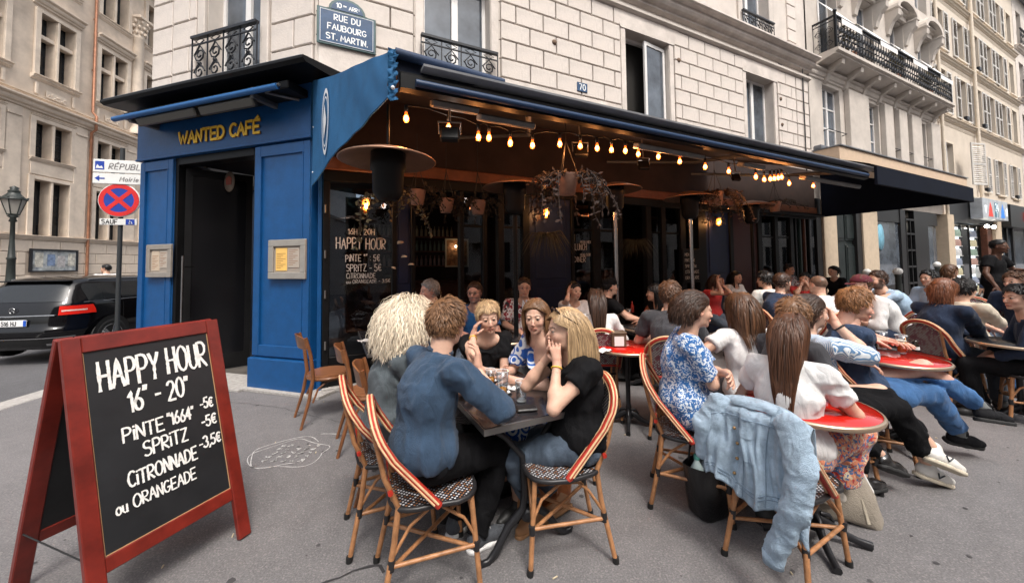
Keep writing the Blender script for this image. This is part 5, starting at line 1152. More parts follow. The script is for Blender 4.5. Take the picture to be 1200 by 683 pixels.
for side in (1, -1):
    # local: x along width, front panel plane leans towards -y at the foot
    M = T_(0, 0, 1.22) @ (RX(0) if side == 1 else RZ(pi)) @ RX(-lean) @ T_(0, -.005, -L_)
    fr = MB(); fr.M = M
    n_ = 'front_panel' if side == 1 else 'rear_panel'
    fr.b2(-hw, -hw+.065, -.03, 0, 0, L_, .004); fr.b2(hw-.065, hw, -.03, 0, 0, L_, .004); fr.b2(-hw+.065, hw-.065, -.028, -.002, L_-.075, L_, .004); fr.b2(-hw+.065, hw-.065, -.028, -.002, .22, .285, .004)
    fo = fr.build('panel_frame', RW, ab); q = MB(); q.M = M; q.b2(-hw+.06, hw-.06, -.018, -.006, .28, L_-.07); q.build('board', CBM, fo)
    q = MB(); q.M = M; [q.b2(a, a+.004, -.020, -.018, .285, L_-.075) for a in (-hw+.066, hw-.070)]; q.b2(-hw+.066, hw-.066, -.02, -.018, .285, .289); q.build('worn_edge', mat('bare_wood', (.40,.24,.12), .7), fo)
    if side == 1:
        rs = random.Random(3); q = MB(); q.M = M; u0 = .285; H = L_-.36; f = lambda v: u0+H*v
        r0 = .03
        bw = 2*hw-.13
        def fit(txt, a_, b_, v, h, wd, jt):
            tw_ = write(MB(), txt, 0, 0, h, wd, .17, rs=random.Random(1)); write(q, txt, -bw/2+bw*a_, f(v), h, wd, .17, jit=jt, y=-.0215, xs=bw*(b_-a_)/tw_, rs=rs, layers=3)
        for a_ in (('HAPPY HOUR', .09, .95, .79, .135, .085, .045), ('16" - 20"', .27, .74, .64, .10, .10, .045), ('PiNTE', .2, .50, .49, .066, .115, .04), ('"1664"', .54, .76, .50, .062, .13, .05), ('-5€', .83, .95, .53, .055, .14, .05), ('SPRiTZ', .33, .68, .385, .068, .11, .04), ('-5€', .82, .96, .42, .058, .14, .05), ('CiTRONNADE', .20, .74, .26, .066, .115, .045), ('-3,5€', .77, .97, .30, .055, .14, .05), ('ou ORANGEADE', .10, .70, .155, .055, .115, .04)): fit(*a_)
        q.build('chalk_writing', CHALK, fo)
q = MB(); q.tube([(-hw+.05, -.01, 1.215), (-hw+.12, -.01, 1.215)], .008, 6); q.tube([(hw-.12, -.01, 1.215), (hw-.05, -.01, 1.215)], .008, 6); q.build('hinge', GREYM, ab)
q = MB(); q.tube([(-hw+.01, .27, .30), (-hw+.01, -.27, .30)], .004, 4, False); q.build('stay_cord', SOCK, ab)

# ---- tables
T1 = iron_table('dark rectangular table in the foreground with glasses and a wallet', .60, 1.34, W(1.18, 2.78))
T1b = iron_table('empty dark table with paper napkins by the written glass', .60, 1.34, W(.80, .86))
RT = round_table('round red table holding a napkin dispenser in the middle of the terrace', 'round red tables')
RT.matrix_basis = W(2.77, 2.43)
rt2 = dup(RT, W(4.39, 3.80), 'round red table with two beer glasses in front of the ginger-haired man'); rt3 = dup(RT, W(2.63, 4.0), 'round red table behind the denim jacket, beside the long-haired woman')
DKT = mat('black_table_top', (.02,.02,.022), .25, coat=.2)
bt = round_table('dark round table in front of the man with the black cap', 'dark round tables', .32, DKT); bt.matrix_basis = W(3.75, 1.75)
dup(bt, W(6.9, 1.55), 'dark round table between the seated women at the back of the terrace'); dup(bt, W(8.6, 2.6), 'dark round table with wine glasses beyond the light blue shirt'); dup(bt, W(1.95, 1.45), 'small dark table holding a red drink before the person in the patterned top')
dup(bt, W(12.2, 2.6), 'far dark table with cups near the walking waiter'); dup(bt, W(6.1, 4.1), 'table between the cream-shirted man and the seated people at the right edge'); dup(bt, W(3.95, 2.9), 'table edge in front of the woman in the white tee with a shoulder strap')
# ================================================================ people: smooth bodies from distance fields
def smin(a, b, k):
    h = np.clip(.5+.5*(b-a)/k, 0, 1); return b+(a-b)*h-k*h*(1-h)
class Field:
    def __init__(s, h): s.h = h; s.pr = []
    def cone(s, a, b, ra, rb, k=.03, sub=False, flat=None, clip=None): s.pr.append(('c', np.array(a, float), np.array(b, float), ra, rb, k, sub, (flat, clip))); return s
    def ell(s, c, r, k=.03, R=None, sub=False): s.pr.append(('e', np.array(c, float), np.array(r, float), R, None, k, sub, (None, None))); return s
    def chain(s, pts, rs, k=.02, clip=None): 
        for i in range(len(pts)-1): s.cone(pts[i], pts[i+1], rs[i], rs[i+1], k, clip=clip)
        return s
    def mesh(s, cut=None, noise=None, pad=.03):
        h = s.h; lo = np.array([9e9]*3); hi = -lo
        for p in s.pr:
            if p[6]: continue
            if p[0] == 'c': m = max(p[3], p[4]); lo = np.minimum(lo, np.minimum(p[1], p[2])-m); hi = np.maximum(hi, np.maximum(p[1], p[2])+m)
            else: m = p[2].max(); lo = np.minimum(lo, p[1]-m); hi = np.maximum(hi, p[1]+m)
        lo -= pad; hi += pad; n = np.maximum(4, np.ceil((hi-lo)/h).astype(int)+1)
        D = np.full(n, 1.0, np.float32); ax = [lo[i]+h*np.arange(n[i]) for i in range(3)]
        for t, a, b, ra, rb, k, sub, (flat, clip) in s.pr:
            if t == 'c': m = max(ra, rb)+k+2.5*h; l2 = np.minimum(a, b)-m; h2 = np.maximum(a, b)+m
            else: m = b.max()+k+2.5*h; l2 = a-m; h2 = a+m
            i0 = np.clip(((l2-lo)/h).astype(int), 0, n-1); i1 = np.clip(np.ceil((h2-lo)/h).astype(int)+1, 1, n)
            if (i1 <= i0).any(): continue
            X, Y, Z = np.meshgrid(*[ax[j][i0[j]:i1[j]] for j in range(3)], indexing='ij', sparse=True)
            if t == 'c':
                ba = b-a; L2 = ba@ba+1e-12
                if flat is not None:   # squash the cross-section along a direction
                    dv, f = flat; dv = np.array(dv, float); q = (X-a[0])*dv[0]+(Y-a[1])*dv[1]+(Z-a[2])*dv[2]; tt = np.clip(((X-a[0])*ba[0]+(Y-a[1])*ba[1]+(Z-a[2])*ba[2])/L2, 0, 1)
                    px, py, pz = X-a[0]-ba[0]*tt, Y-a[1]-ba[1]*tt, Z-a[2]-ba[2]*tt; qq = px*dv[0]+py*dv[1]+pz*dv[2]; d = np.sqrt(px*px+py*py+pz*pz+qq*qq*(f*f-1))-(ra+(rb-ra)*tt); d = d/ (1+(f-1)*.3)
                else:
                    tt = np.clip(((X-a[0])*ba[0]+(Y-a[1])*ba[1]+(Z-a[2])*ba[2])/L2, 0, 1)
                    d = np.sqrt((X-a[0]-ba[0]*tt)**2+(Y-a[1]-ba[1]*tt)**2+(Z-a[2]-ba[2]*tt)**2)-(ra+(rb-ra)*tt)
            else:
                x, y, z = X-a[0], Y-a[1], Z-a[2]; R = ra
                if R is not None: x, y, z = (R[0][0]*x+R[1][0]*y+R[2][0]*z, R[0][1]*x+R[1][1]*y+R[2][1]*z, R[0][2]*x+R[1][2]*y+R[2][2]*z)
                k0 = np.sqrt((x/b[0])**2+(y/b[1])**2+(z/b[2])**2)+1e-9; k1 = np.sqrt((x/b[0]**2)**2+(y/b[1]**2)**2+(z/b[2]**2)**2)+1e-9; d = k0*(k0-1)/k1
            if clip is not None: d = np.maximum(d, (X-clip[0][0])*clip[1][0]+(Y-clip[0][1])*clip[1][1]+(Z-clip[0][2])*clip[1][2])
            S = tuple(slice(i0[j], i1[j]) for j in range(3)); cur = D[S]
            D[S] = (-smin(-cur, d, k)) if sub else smin(cur, d.astype(np.float32), k)
        if noise is not None or cut is not None:
            X, Y, Z = np.meshgrid(*ax, indexing='ij', sparse=True)
            if noise is not None: D = D+noise(X, Y, Z)
            if cut is not None: D = np.maximum(D, cut(X, Y, Z))
        return nets(D.astype(np.float32), lo, h)
def nets(D, lo, h):
    n = D.shape; ins = D < 0
    c = [D[i:n[0]-1+i, j:n[1]-1+j, k:n[2]-1+k] for i in (0,1) for j in (0,1) for k in (0,1)]
    ci = [x < 0 for x in c]; cnt = sum(x.astype(np.int8) for x in ci); act = (cnt > 0) & (cnt < 8)
    I = np.argwhere(act)
    if len(I) == 0: return np.zeros((0,3)), np.zeros((0,4), int)
    idx = np.full(act.shape, -1, np.int32); idx[act] = np.arange(len(I))
    cv = np.stack([x[act] for x in c], 1); off = np.array([(i,j,k) for i in (0,1) for j in (0,1) for k in (0,1)], float)
    E = [(a, b) for a in range(8) for b in range(a+1, 8) if abs(off[a]-off[b]).sum() == 1]
    P = np.zeros((len(I), 3)); Wt = np.zeros(len(I))
    for a, b in E:
        va, vb = cv[:, a], cv[:, b]; m = (va < 0) != (vb < 0); t = np.where(m, va/np.where(m, va-vb, 1), 0)
        P += np.where(m[:, None], off[a]+(off[b]-off[a])*t[:, None], 0); Wt += m
    V = lo+(I+P/Wt[:, None])*h; Q = []
    for axx in range(3):
        sl0 = [slice(None)]*3; sl1 = [slice(None)]*3; sl0[axx] = slice(0, -1); sl1[axx] = slice(1, None)
        a = ins[tuple(sl0)]; b = ins[tuple(sl1)]; ch = np.argwhere(a != b)
        o1, o2 = [(1,2),(2,0),(0,1)][axx]
        ok = (ch[:, o1] > 0) & (ch[:, o2] > 0) & (ch[:, o1] < n[o1]-1) & (ch[:, o2] < n[o2]-1); ch = ch[ok]
        e1 = np.zeros(3, int); e1[o1] = 1; e2 = np.zeros(3, int); e2[o2] = 1
        g = lambda c: idx[c[:, 0], c[:, 1], c[:, 2]]
        q = np.stack([g(ch-e1-e2), g(ch-e2), g(ch), g(ch-e1)], 1); fl = a[ch[:, 0], ch[:, 1], ch[:, 2]]
        q[~fl] = q[~fl][:, ::-1]; Q.append(q)
    Q = np.concatenate(Q); Q = Q[(Q >= 0).all(1)]
    return V, Q
_nl = {}
def vnoise(X, Y, Z, s, seed=0):
    """smooth value noise on broadcast arrays, -1..1"""
    if seed not in _nl: _nl[seed] = np.random.RandomState(seed).uniform(-1, 1, (16, 16, 16)).astype(np.float32)
    T = _nl[seed]; x, y, z = np.broadcast_arrays(X*s, Y*s, Z*s); xi, yi, zi = np.floor(x).astype(int), np.floor(y).astype(int), np.floor(z).astype(int)
    fx, fy, fz = x-xi, y-yi, z-zi; fx = fx*fx*(3-2*fx); fy = fy*fy*(3-2*fy); fz = fz*fz*(3-2*fz); r = 0
    for i in (0, 1):
        for j in (0, 1):
            for k in (0, 1): r = r+T[(xi+i) & 15, (yi+j) & 15, (zi+k) & 15]*(fx if i else 1-fx)*(fy if j else 1-fy)*(fz if k else 1-fz)
    return r
def folds(amp, seed, s=9, an=(1, 1, .45)):
    def f(X, Y, Z):
        w_ = vnoise(X, Y, Z, 4, seed+1)*.09; a = vnoise(X*an[0]+w_, Y*an[1]+w_, Z*an[2]+w_*1.5, s, seed); b = vnoise(X+w_, Y, Z*an[2]*1.3, s*2.1, seed+2)
        return np.minimum(amp*(np.abs(a)*1.5-.62)+amp*.45*(np.abs(b)*1.4-.45), .0035)
    return f
HMAT = {}
def skinmat():
    return mat('skin', (.5,.3,.22), .48, attr='Col', spec=.42, sss=.08, bump=.15, bscale=260, var=.09, vscale=22)
def cloth(name, col, rough=.85, wr=1.0, **k):
    if name in MATS: return MATS[name]
    k.pop('pat', None); m = mat(name, col, rough, bump=k.pop('bump', .35), bscale=k.pop('bscale', 320), var=k.pop('var', .12), vscale=k.pop('vscale', 6), sheen=.08 if max(col) > .03 else 0, spec=k.pop('spec', .3 if max(col) > .03 else .15), **k); wrinkle(m, wr); return m
def wrinkle(m, wr=1.0, sc_=(7, 7, 3.2)):
    """soft creases: stretched ridged noise feeding a second bump"""
    n = m.node_tree; L = n.links.new; b = n.nodes['Principled BSDF']; tc = n.nodes.new('ShaderNodeTexCoord'); mp = n.nodes.new('ShaderNodeMapping'); mp.inputs['Scale'].default_value = sc_; mp.inputs['Rotation'].default_value = (.5, .35, .2); L(tc.outputs['Object'], mp.inputs[0])
    t = n.nodes.new('ShaderNodeTexNoise'); t.inputs['Scale'].default_value = 1.6; t.inputs['Detail'].default_value = 3; t.inputs['Distortion'].default_value = .9; L(mp.outputs[0], t.inputs['Vector'])
    a = n.nodes.new('ShaderNodeMath'); a.operation = 'SUBTRACT'; a.inputs[1].default_value = .5; L(t.outputs[0], a.inputs[0]); c = n.nodes.new('ShaderNodeMath'); c.operation = 'ABSOLUTE'; L(a.outputs[0], c.inputs[0]); p = n.nodes.new('ShaderNodeMath'); p.operation = 'POWER'; p.inputs[1].default_value = .9; L(c.outputs[0], p.inputs[0])
    bp = n.nodes.new('ShaderNodeBump'); bp.inputs['Strength'].default_value = .6; bp.inputs['Distance'].default_value = .020*wr; L(p.outputs[0], bp.inputs['Height'])
    for l in list(b.inputs['Normal'].links): L(l.from_socket, bp.inputs['Normal'])
    L(bp.outputs[0], b.inputs['Normal'])
def hairmat(name, col): return mat('hair_'+name, col, .42, attr='Col', spec=.4)
def v3(*a): return np.array(a, float)
def nrm_(v): return v/(np.linalg.norm(v)+1e-9)
def ik(A, T, l1, l2, hint):
    d = T-A; L = np.linalg.norm(d); L = min(max(L, abs(l1-l2)+.01), (l1+l2)*.998); u = nrm_(d); T = A+u*L
    x = (l1*l1-l2*l2+L*L)/(2*L); hh = math.sqrt(max(0, l1*l1-x*x)); p = hint-u*(hint@u); return A+u*x+nrm_(p)*hh, T
def Rmat(yaw, pitch=0, roll=0): return np.array((Matrix.Rotation(yaw, 3, 'Z') @ Matrix.Rotation(pitch, 3, 'Y') @ Matrix.Rotation(roll, 3, 'X')))
def strands(name, par, m, H, R, s, kind, L, n, col, rs, rad=.0028, body=None, curl=0, part=0, seg=8, vol=.012, face=.35, back=0, down=1.0, lo=-.02, fr=0, vary=.25):
    """hair locks: tapered triangular tubes growing from the scalp, combed down and kept off head and shoulders"""
    ax_ = v3(.101, .082, .112)*s; c0 = v3(-.012, 0, .012)*s
    d = rs.normal(size=(n*5, 3)); d /= np.linalg.norm(d, axis=1)[:, None]
    hl = d[:, 0]*.9 < .30+.75*np.clip(d[:, 2], -.2, 1)**1.0          # hairline: forehead and face stay free
    keep = hl & (d[:, 2] > lo-.55*(d[:, 0] < 0)) & ~((d[:, 0] > .45) & (d[:, 2] < .62)) & (abs(d[:, 1]) > -1)
    d = d[keep][:n]; n = len(d); P = d*ax_*(1.0)+c0; dirv = d.copy(); g = v3(0, 0, -1)
    Rinv = R.T; gl = Rinv@g
    comb = np.zeros_like(d); sg = np.sign(d[:, 1]-part*.08+1e-6)
    if kind in ('long', 'bob', 'curly'): fr_ = np.clip((d[:, 0]+.25)/.6, 0, 1); comb[:, 1] = sg*(.15+.8*fr_); comb[:, 0] = -.55; comb[:, 2] = -.1-.6*(1-fr_)
    elif kind == 'back': comb[:, 0] = -1; comb[:, 2] = -.15
    else: comb[:, 0] = .75; comb[:, 1] = .35*np.sign(part or 1); comb[:, 2] = .1
    if kind == 'short':
        cw = nrm_(v3(-.55, .08, .83)); comb = d*(d@cw)[:, None]-cw; comb /= np.linalg.norm(comb, axis=1)[:, None]+.15; comb[:, 1] += .25*np.sign(part or 1)*(d[:, 2] > .5)
    lens = L*rs.uniform(.8, 1.08, n)*(1 if kind != 'short' else np.clip(.55+.6*d[:, 2], .3, 1.1)); step = lens/seg; pts = [P.copy()]; ph = rs.uniform(0, 6.28, n); phf = rs.uniform(.8, 1.3, n)
    side = np.cross(d, v3(0, 0, 1)); side /= np.linalg.norm(side, axis=1)[:, None]+1e-6; wob = rs.normal(size=(n, 3))*.25
    for k in range(seg):
        t = k/seg; grav = {'long': 1.4, 'bob': 1.2, 'curly': .8, 'short': .1, 'back': .3, 'tail': 1}[kind]*down
        a = comb*(1-t)**2*(1.3 if kind in ('short', 'back') else .5)+gl*grav*(t*2.6+(.25 if kind not in ('short', 'back') else 0))+d*((.30 if kind != 'short' else .20)*(1-t)**2+(.75*(1-t) if kind == 'curly' else 0))+wob*({'short': .30, 'curly': .45}.get(kind, .16)); a /= np.linalg.norm(a, axis=1)[:, None]
        dirv = dirv*.35+a*.65; dirv /= np.linalg.norm(dirv, axis=1)[:, None]; P = P+dirv*step[:, None]
        if curl: P = P+side*(np.sin(ph+k*phf*1.9)*curl)[:, None]+d*(np.cos(ph+k*phf*1.9)*curl*.8)[:, None]
        q = (P-c0)/(ax_+vol*(.6+.8*((ph*7) % 1))[:, None]); l = np.linalg.norm(q, axis=1); m_ = l < 1; P[m_] = c0+(P[m_]-c0)/l[m_][:, None]
        if kind in ('long', 'bob'):
            tie = P[:, 2] < .13*s; lim = (.094 if kind == 'long' else .100)*s*(1-(.55 if kind == 'long' else .25)*np.clip((-P[tie, 2]/s+.0)*2.6, 0, 1))*(.72+.28*((ph[tie]*3) % 1)**.5)*np.sqrt(np.clip(1-(np.maximum(P[tie, 2], 0)/s/.145)**2, .05, 1)); yy = P[tie, 1]; P[tie, 1] = np.where(abs(yy) > lim, np.sign(yy)*lim+(yy-np.sign(yy)*lim)*.15, yy); fx_ = (.042 if kind == 'bob' else .010)*s; fr2 = (P[:, 2] < .045*s) & (P[:, 0] > fx_); P[fr2, 0] = fx_-.3*(P[fr2, 0]-fx_); nr = fr2 & (abs(P[:, 1]) < .078*s) & (P[:, 2] > -.11*s); P[nr, 1] = np.sign(P[nr, 1]+1e-6)*.080*s
        # keep face clear
        if kind in ('long', 'bob'):
            fc = (P[:, 0] > face*.1*s) & (abs(P[:, 1]) < .07*s) & (P[:, 2] < .06*s); P[fc, 1] = np.sign(P[fc, 1]+1e-6)*.072*s
        if body is not None and k > 1:
            Wd = P@R.T+H
            for bc, br in body:
                q = (Wd-bc)/br; l = np.linalg.norm(q, axis=1); m_ = l < 1; Wd[m_, 0] = bc[0]+np.where((q[m_, 0] < .25), -1, 1)*br[0]*np.sqrt(np.clip(1-q[m_, 1]**2-q[m_, 2]**2, 0, 1))
            P = (Wd-H)@R
        pts.append(P.copy())
    pts = np.stack(pts, 1)@R.T+H; S = seg+1                      # n,S,3
    T = np.gradient(pts, axis=1); T /= np.linalg.norm(T, axis=2)[..., None]+1e-9; up = np.broadcast_to((d@R.T)[:, None, :], T.shape); u = up-T*(up*T).sum(2)[..., None]; u /= np.linalg.norm(u, axis=2)[..., None]+1e-9; v = np.cross(T, u)
    prof = np.concatenate([np.full(S-2, 1.0), [.7, .15]]); rr = rad*rs.uniform(.6, 1.4, n)[:, None]*prof[None]
    ring = [pts+(v*w1_+u*h1_)*rr[..., None] for w1_, h1_ in ((-1.5, -.35), (0, .75), (1.5, -.35))]; V = np.stack(ring, 2).reshape(-1, 3)
    base = (np.arange(n)[:, None, None]*S+np.arange(S-1)[None, :, None])*3; k3 = np.arange(2)[None, None]; F = np.stack([base+k3, base+k3+1, base+3+k3+1, base+3+k3], -1).reshape(-1, 4)
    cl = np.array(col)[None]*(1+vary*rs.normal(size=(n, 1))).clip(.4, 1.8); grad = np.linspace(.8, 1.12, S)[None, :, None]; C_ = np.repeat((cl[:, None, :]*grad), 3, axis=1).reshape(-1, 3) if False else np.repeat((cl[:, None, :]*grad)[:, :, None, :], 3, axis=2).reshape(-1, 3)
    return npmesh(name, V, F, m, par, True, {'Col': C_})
def head(par_parts, H, R, s, sk, res, fem, beard, par, age=0, brow=(.08,.05,.03), lips=None):
    """returns field mesh (V,F,C) of the head and neck in the person's frame"""
    f = Field(res); e = 1.0
    f.ell((-.012, 0, .028), (.098, .077, .088), .02); f.ell((.022, 0, -.028), (.068, .063, .080), .025); f.ell((.030, 0, -.078), (.048, .046 if fem else .051, .033), .02)
    f.ell((.074, 0, -.098), (.015, .018 if fem else .024, .015), .02); 
    for y in (-1, 1):
        f.ell((.060, .036*y, -.030), (.024, .022, .022), .02); f.cone((.083, .012*y, .020), (.072, .045*y, .018), .009, .007, .012)
        f.ell((.098, .031*y, -.001), (.017, .016, .0115), .012, sub=True)
        f.ell((.0765, .031*y, .0065), (.0160, .0170, .0105), .004); f.ell((.0755, .031*y, -.0090), (.0150, .0160, .0075), .004)
        f.ell((-.004, .079*y, -.004), (.021, .009, .033), .006, R=Rmat(.35*y, 0, 0)); f.ell((.0, .086*y, .002), (.010, .006, .018), .004, R=Rmat(.35*y), sub=True)
        f.ell((.101, .0105*y, -.041), (.009, .0065, .006), .006)
    f.chain([(.086, 0, .004), (.098, 0, -.018), (.1095, 0, -.036)], [.0075, .0080, .0090], .010)
    f.chain([(.085, -.025, -.070), (.096, -.009, -.0645), (.0965, 0, -.066), (.096, .009, -.0645), (.085, .025, -.070)], [.003, .0046, .0046, .0046, .003], .006)
    f.chain([(.085, -.021, -.074), (.094, 0, -.079), (.085, .021, -.074)], [.003, .0056, .003], .006)
    f.cone((-.028, 0, -.06), (-.045, 0, -.20), .052 if fem else .058, .050 if fem else .058, .03)
    V, Q = f.mesh(); x, y, z = V.T; C = np.tile(np.array(sk), (len(V), 1))
    ch = np.exp(-(((x-.07)/.03)**2+((np.abs(y)-.042)/.02)**2+((z+.035)/.022)**2)); C = C*(1-ch[:, None]*v3(.0, .12, .12)); no = np.exp(-(((x-.115)/.015)**2+((z+.036)/.015)**2)); C = C*(1-no[:, None]*v3(0, .15, .15)); er = np.abs(y) > .078; C[er] *= v3(1, .82, .8)
    lp = (x > .078) & (np.abs(y) < .0265) & (z > -.086) & (z < -.0605); C[lp] = np.array(lips if lips else (sk[0]*.78, sk[1]*.56, sk[2]*.55)); ml = (x > .080) & (np.abs(y) < .022) & (np.abs(z+.0715) < .0022); C[ml] *= .4
    eb = (x > .062) & (np.abs(z-.0235+.18*(np.abs(np.abs(y)-.032))) < (.0032 if fem else .0045)) & (np.abs(y) > .013) & (np.abs(y) < .050); C[eb] = brow
    if beard: 
        bd = (x > -.02) & (z < -.045) & (z > -.125) & ~lp & ~((x > .09) & (z > -.055) & (np.abs(y) < .012)) | ((x > .08) & (np.abs(z+.056) < .006) & (np.abs(y) < .03)); bd |= (np.abs(y) > .05) & (z < .01) & (x > .0) & (x < .04); C[bd] = C[bd]*(1-beard[3])+np.array(beard[:3])*beard[3]
    ng = (z < -.115) & (x < .05); C[ng] *= .96
    s_ = v3(s, s, s); Vw = (V*s_)@R.T+H
    # eyes as children
    for y_ in (-1, 1):
        ec = (v3(.0775, .031*y_, -.001)*s)@R.T+H; fd = R@v3(1, 0, 0); q = MB(); q.M = Matrix.Translation(ec) @ Matrix(R).to_4x4() @ RY(pi/2); r = .0140*s
        q.lathe([(r*sin(a), r*cos(a)) for a in [R_(q_) for q_ in (90, 75, 60, 45, 30, 24)]]+[(.0001, r*1.0)], 10); 
        eo = q.build('eye', mat('eye_white', (.24,.21,.195), .35), par); q2 = MB(); q2.M = q.M; q2.lathe([(.0001, r*1.02), (r*.50, r*.93), (r*.56, r*.86)], 10); q2.build('iris', mat('iris_dark', (.03,.025,.022), .12), eo)
        q3 = MB(); q3.M = q.M; q3.tube([(-.40*r, .98*r*cos(t), .0) if False else (-r*.50+ -0*r, r*sin(t)*.95, r*cos(t)*1.0) for t in [R_(v) for v in (-62, -30, 0, 30, 62)]], .0018*s, 4, False); q3.build('eyelashes', mat('lash_dark', (.03,.018,.014), .7), eo)
    return Vw, Q, C
def hand_field(f, Wp, D, N, side, sc_, curl, spread=.1):
    """wrist point, finger direction, palm normal; unequal, bent fingers"""
    D = nrm_(D); N = nrm_(N-D*(N@D)); B = np.cross(N, D)*side; pc = Wp+D*.045*sc_
    f.cone(Wp-D*.02, Wp+D*.02, .024*sc_, .024*sc_, .015); f.cone(Wp+D*.03*sc_-B*.014*sc_, Wp+D*.075*sc_-B*.022*sc_, .019*sc_, .0135*sc_, .012); f.cone(Wp+D*.03*sc_+B*.010*sc_, Wp+D*.078*sc_+B*.020*sc_, .019*sc_, .0135*sc_, .012); f.cone(Wp+D*.03*sc_, Wp+D*.08*sc_, .019*sc_, .0135*sc_, .012)
    ln = [.072, .082, .077, .060]; of = [.030, .010, -.011, -.030]; rd = [.0088, .0092, .0088, .0078]
    for i in range(4):
        b = Wp+D*(.084-.006*(i == 3))*sc_+B*of[i]*sc_; c = curl+(.10*i if curl > .2 else .04*i); d = nrm_(D+B*spread*(1.5-i)*.6); p = b
        for j, (fr, cc) in enumerate(((.46, .45), (.30, 1.0), (.24, 1.5))):
            dd = d*cos(c*cc)+N*sin(c*cc); e = p+dd*ln[i]*fr*sc_; f.cone(p, e, rd[i]*(1-.1*j)*sc_, rd[i]*(1-.1*(j+1))*sc_, .004); p = e
    t0 = Wp+D*.022*sc_+B*.022*sc_+N*.008*sc_; t1 = t0+(D*.5+B*.75+N*.35)*.040*sc_; t2 = t1+nrm_(D*.9+B*.25+N*(.3+curl*.5))*.030*sc_; t3 = t2+nrm_(D*.9-B*.05+N*(.3+curl*.6))*.024*sc_
    f.cone(t0, t1, .0155*sc_, .0115*sc_, .008); f.cone(t1, t2, .0112*sc_, .0098*sc_, .004); f.cone(t2, t3, .0098*sc_, .0078*sc_, .004)
PEOPLE = []; HN = .158
def person(label, hpx, yaw, lean=8, s=1.0, fem=False, skin=(.56,.34,.25), top=None, sleeve=.6, neck=.05, hem=None, bottom=None, legs='trousers', blen=1.0, arms=None, hyaw=0, hpitch=0, hroll=0, hair=None, feet=None, knees=None, lod=1, zadj=0, shoes=None, beard=None, glasses=None, group=None, shy=0, fat=1.0, side=0, bare=False, depth=None, hipback=0, cap=None, seatz=.46, bracelet=None, watch=None, base=None, brow=None, torso_len=.49, puff=1.08, loose=1.04):
    """hpx: head centre in photograph pixels; yaw/hyaw in facade degrees (0 along the street, 90 towards the wall)."""
    Y = AF+R_(yaw); ln = R_(lean); seat = seatz+.095
    zh = seat+torso_len*s*cos(ln)+HN*s+zadj
    HW = G(hpx[0], hpx[1], zh) if depth is None else AtDepth(hpx[0], hpx[1], depth)
    fwd = v3(cos(Y), sin(Y), 0); zh = HW.z
    if abs(zh-(seat+torso_len*s*cos(ln)+HN*s)) > .001 and depth is not None: seat = zh-(torso_len*s*cos(ln)+HN*s)
    off = torso_len*s*sin(ln)+.05*s
    root = np.array(HW)-fwd*off; root[2] = 0
    t = thing('person', label, 'person', T_(*root) @ RZ(Y), group)
    # joints in the person's frame (+x forward, +y left)
    P = v3(0, 0, seat); N = P+v3(sin(ln)*torso_len*s, side, cos(ln)*torso_len*s); H = v3(off, side*1.15, zh)
    Ch = P+(N-P)*.55+v3(-.035*s, 0, .0); far_ = lod == 1 and depth is not None and depth > 4.6; res_b = .023 if far_ else {0: .0105, 1: .0175, 2: .025}[lod]; res_h = .0092 if far_ else {0: .0042, 1: .0075, 2: .012}[lod]; hres = .011 if far_ else {0: .0044, 1: .0082, 2: .014}[lod]
    shw = (.160 if fem else .188)*s; sy = R_(shy); up_ = nrm_(N-Ch); lat = v3(-sin(sy), cos(sy), 0)
    SL, SR = N+lat*shw-up_*.045*s, N-lat*shw-up_*.045*s; hw_ = .085*s; HL, HR = P+v3(.02, hw_, -.0), P+v3(.02, -hw_, 0)
    l1, l2, t1, t2 = .29*s, .25*s, .44*s, .43*s
    arms = arms or {}; 
    def tgt(a, dflt):
        if a is None: return dflt
        if a[0] == 'w': q = (T_(*root) @ RZ(Y)).inverted() @ G(a[1], a[2], a[3]); return np.array(q)
        if a[0] == 'h': return H+Rmat(R_(hyaw-0), 0, 0)@(np.array(a[1:4])*s)
        if a[0] == 'd': q = (T_(*root) @ RZ(Y)).inverted() @ AtDepth(a[1], a[2], a[3]); return np.array(q)
        return np.array(a, float)
    aL = arms.get('L'); aR = arms.get('R'); hl_ = v3(.30, .10, seat+.16)*1; hr_ = v3(.30, -.10, seat+.16)
    if legs != 'stand': hl_ = v3(.30, .09, .62+seat-.555); hr_ = v3(.30, -.09, .62+seat-.555)
    TL, TR = tgt(aL, hl_), tgt(aR, hr_); hintL = np.array(arms.get('hintL', (-.3, .8, -.8)), float); hintR = np.array(arms.get('hintR', (-.3, -.8, -.8)), float)
    EL, WL = ik(SL, TL, l1, l2, hintL); ER, WR_ = ik(SR, TR, l1, l2, hintR)
    if 'eL' in arms: EL = SL+nrm_(tgt(arms['eL'], None)-SL)*l1; WL = EL+nrm_(TL-EL)*l2
    if 'eR' in arms: ER = SR+nrm_(tgt(arms['eR'], None)-SR)*l1; WR_ = ER+nrm_(TR-ER)*l2
    feet = feet or {}; knees = knees or {}
    if legs == 'stand': fL, fR = tgt(feet.get('L'), v3(.08, .10, .08)), tgt(feet.get('R'), v3(-.14, -.10, .08))
    else: fL, fR = tgt(feet.get('L'), v3(.40, .11, .08)), tgt(feet.get('R'), v3(.34, -.11, .08))
    KL, AL_ = ik(HL, fL, t1, t2, np.array(knees.get('L', (.6, .05, 1)), float)); KR, AR_ = ik(HR, fR, t1, t2, np.array(knees.get('R', (.6, -.05, 1)), float))
    g = fat
    # ---- body skin, one continuous surface (head and hands at finer resolution joined in the same mesh)
    f = Field(res_b*1.25)
    f.ell(P+v3(0, 0, .02), v3(.105, .155*g, .10)*s, .04); f.cone(P, Ch, .108*s*g, .115*s, .05, flat=((1, 0, 0), 1.25)); f.ell(Ch+v3(.01, 0, .055), v3(.095*g, .132, .14)*s, .05, R=Rmat(sy, ln))
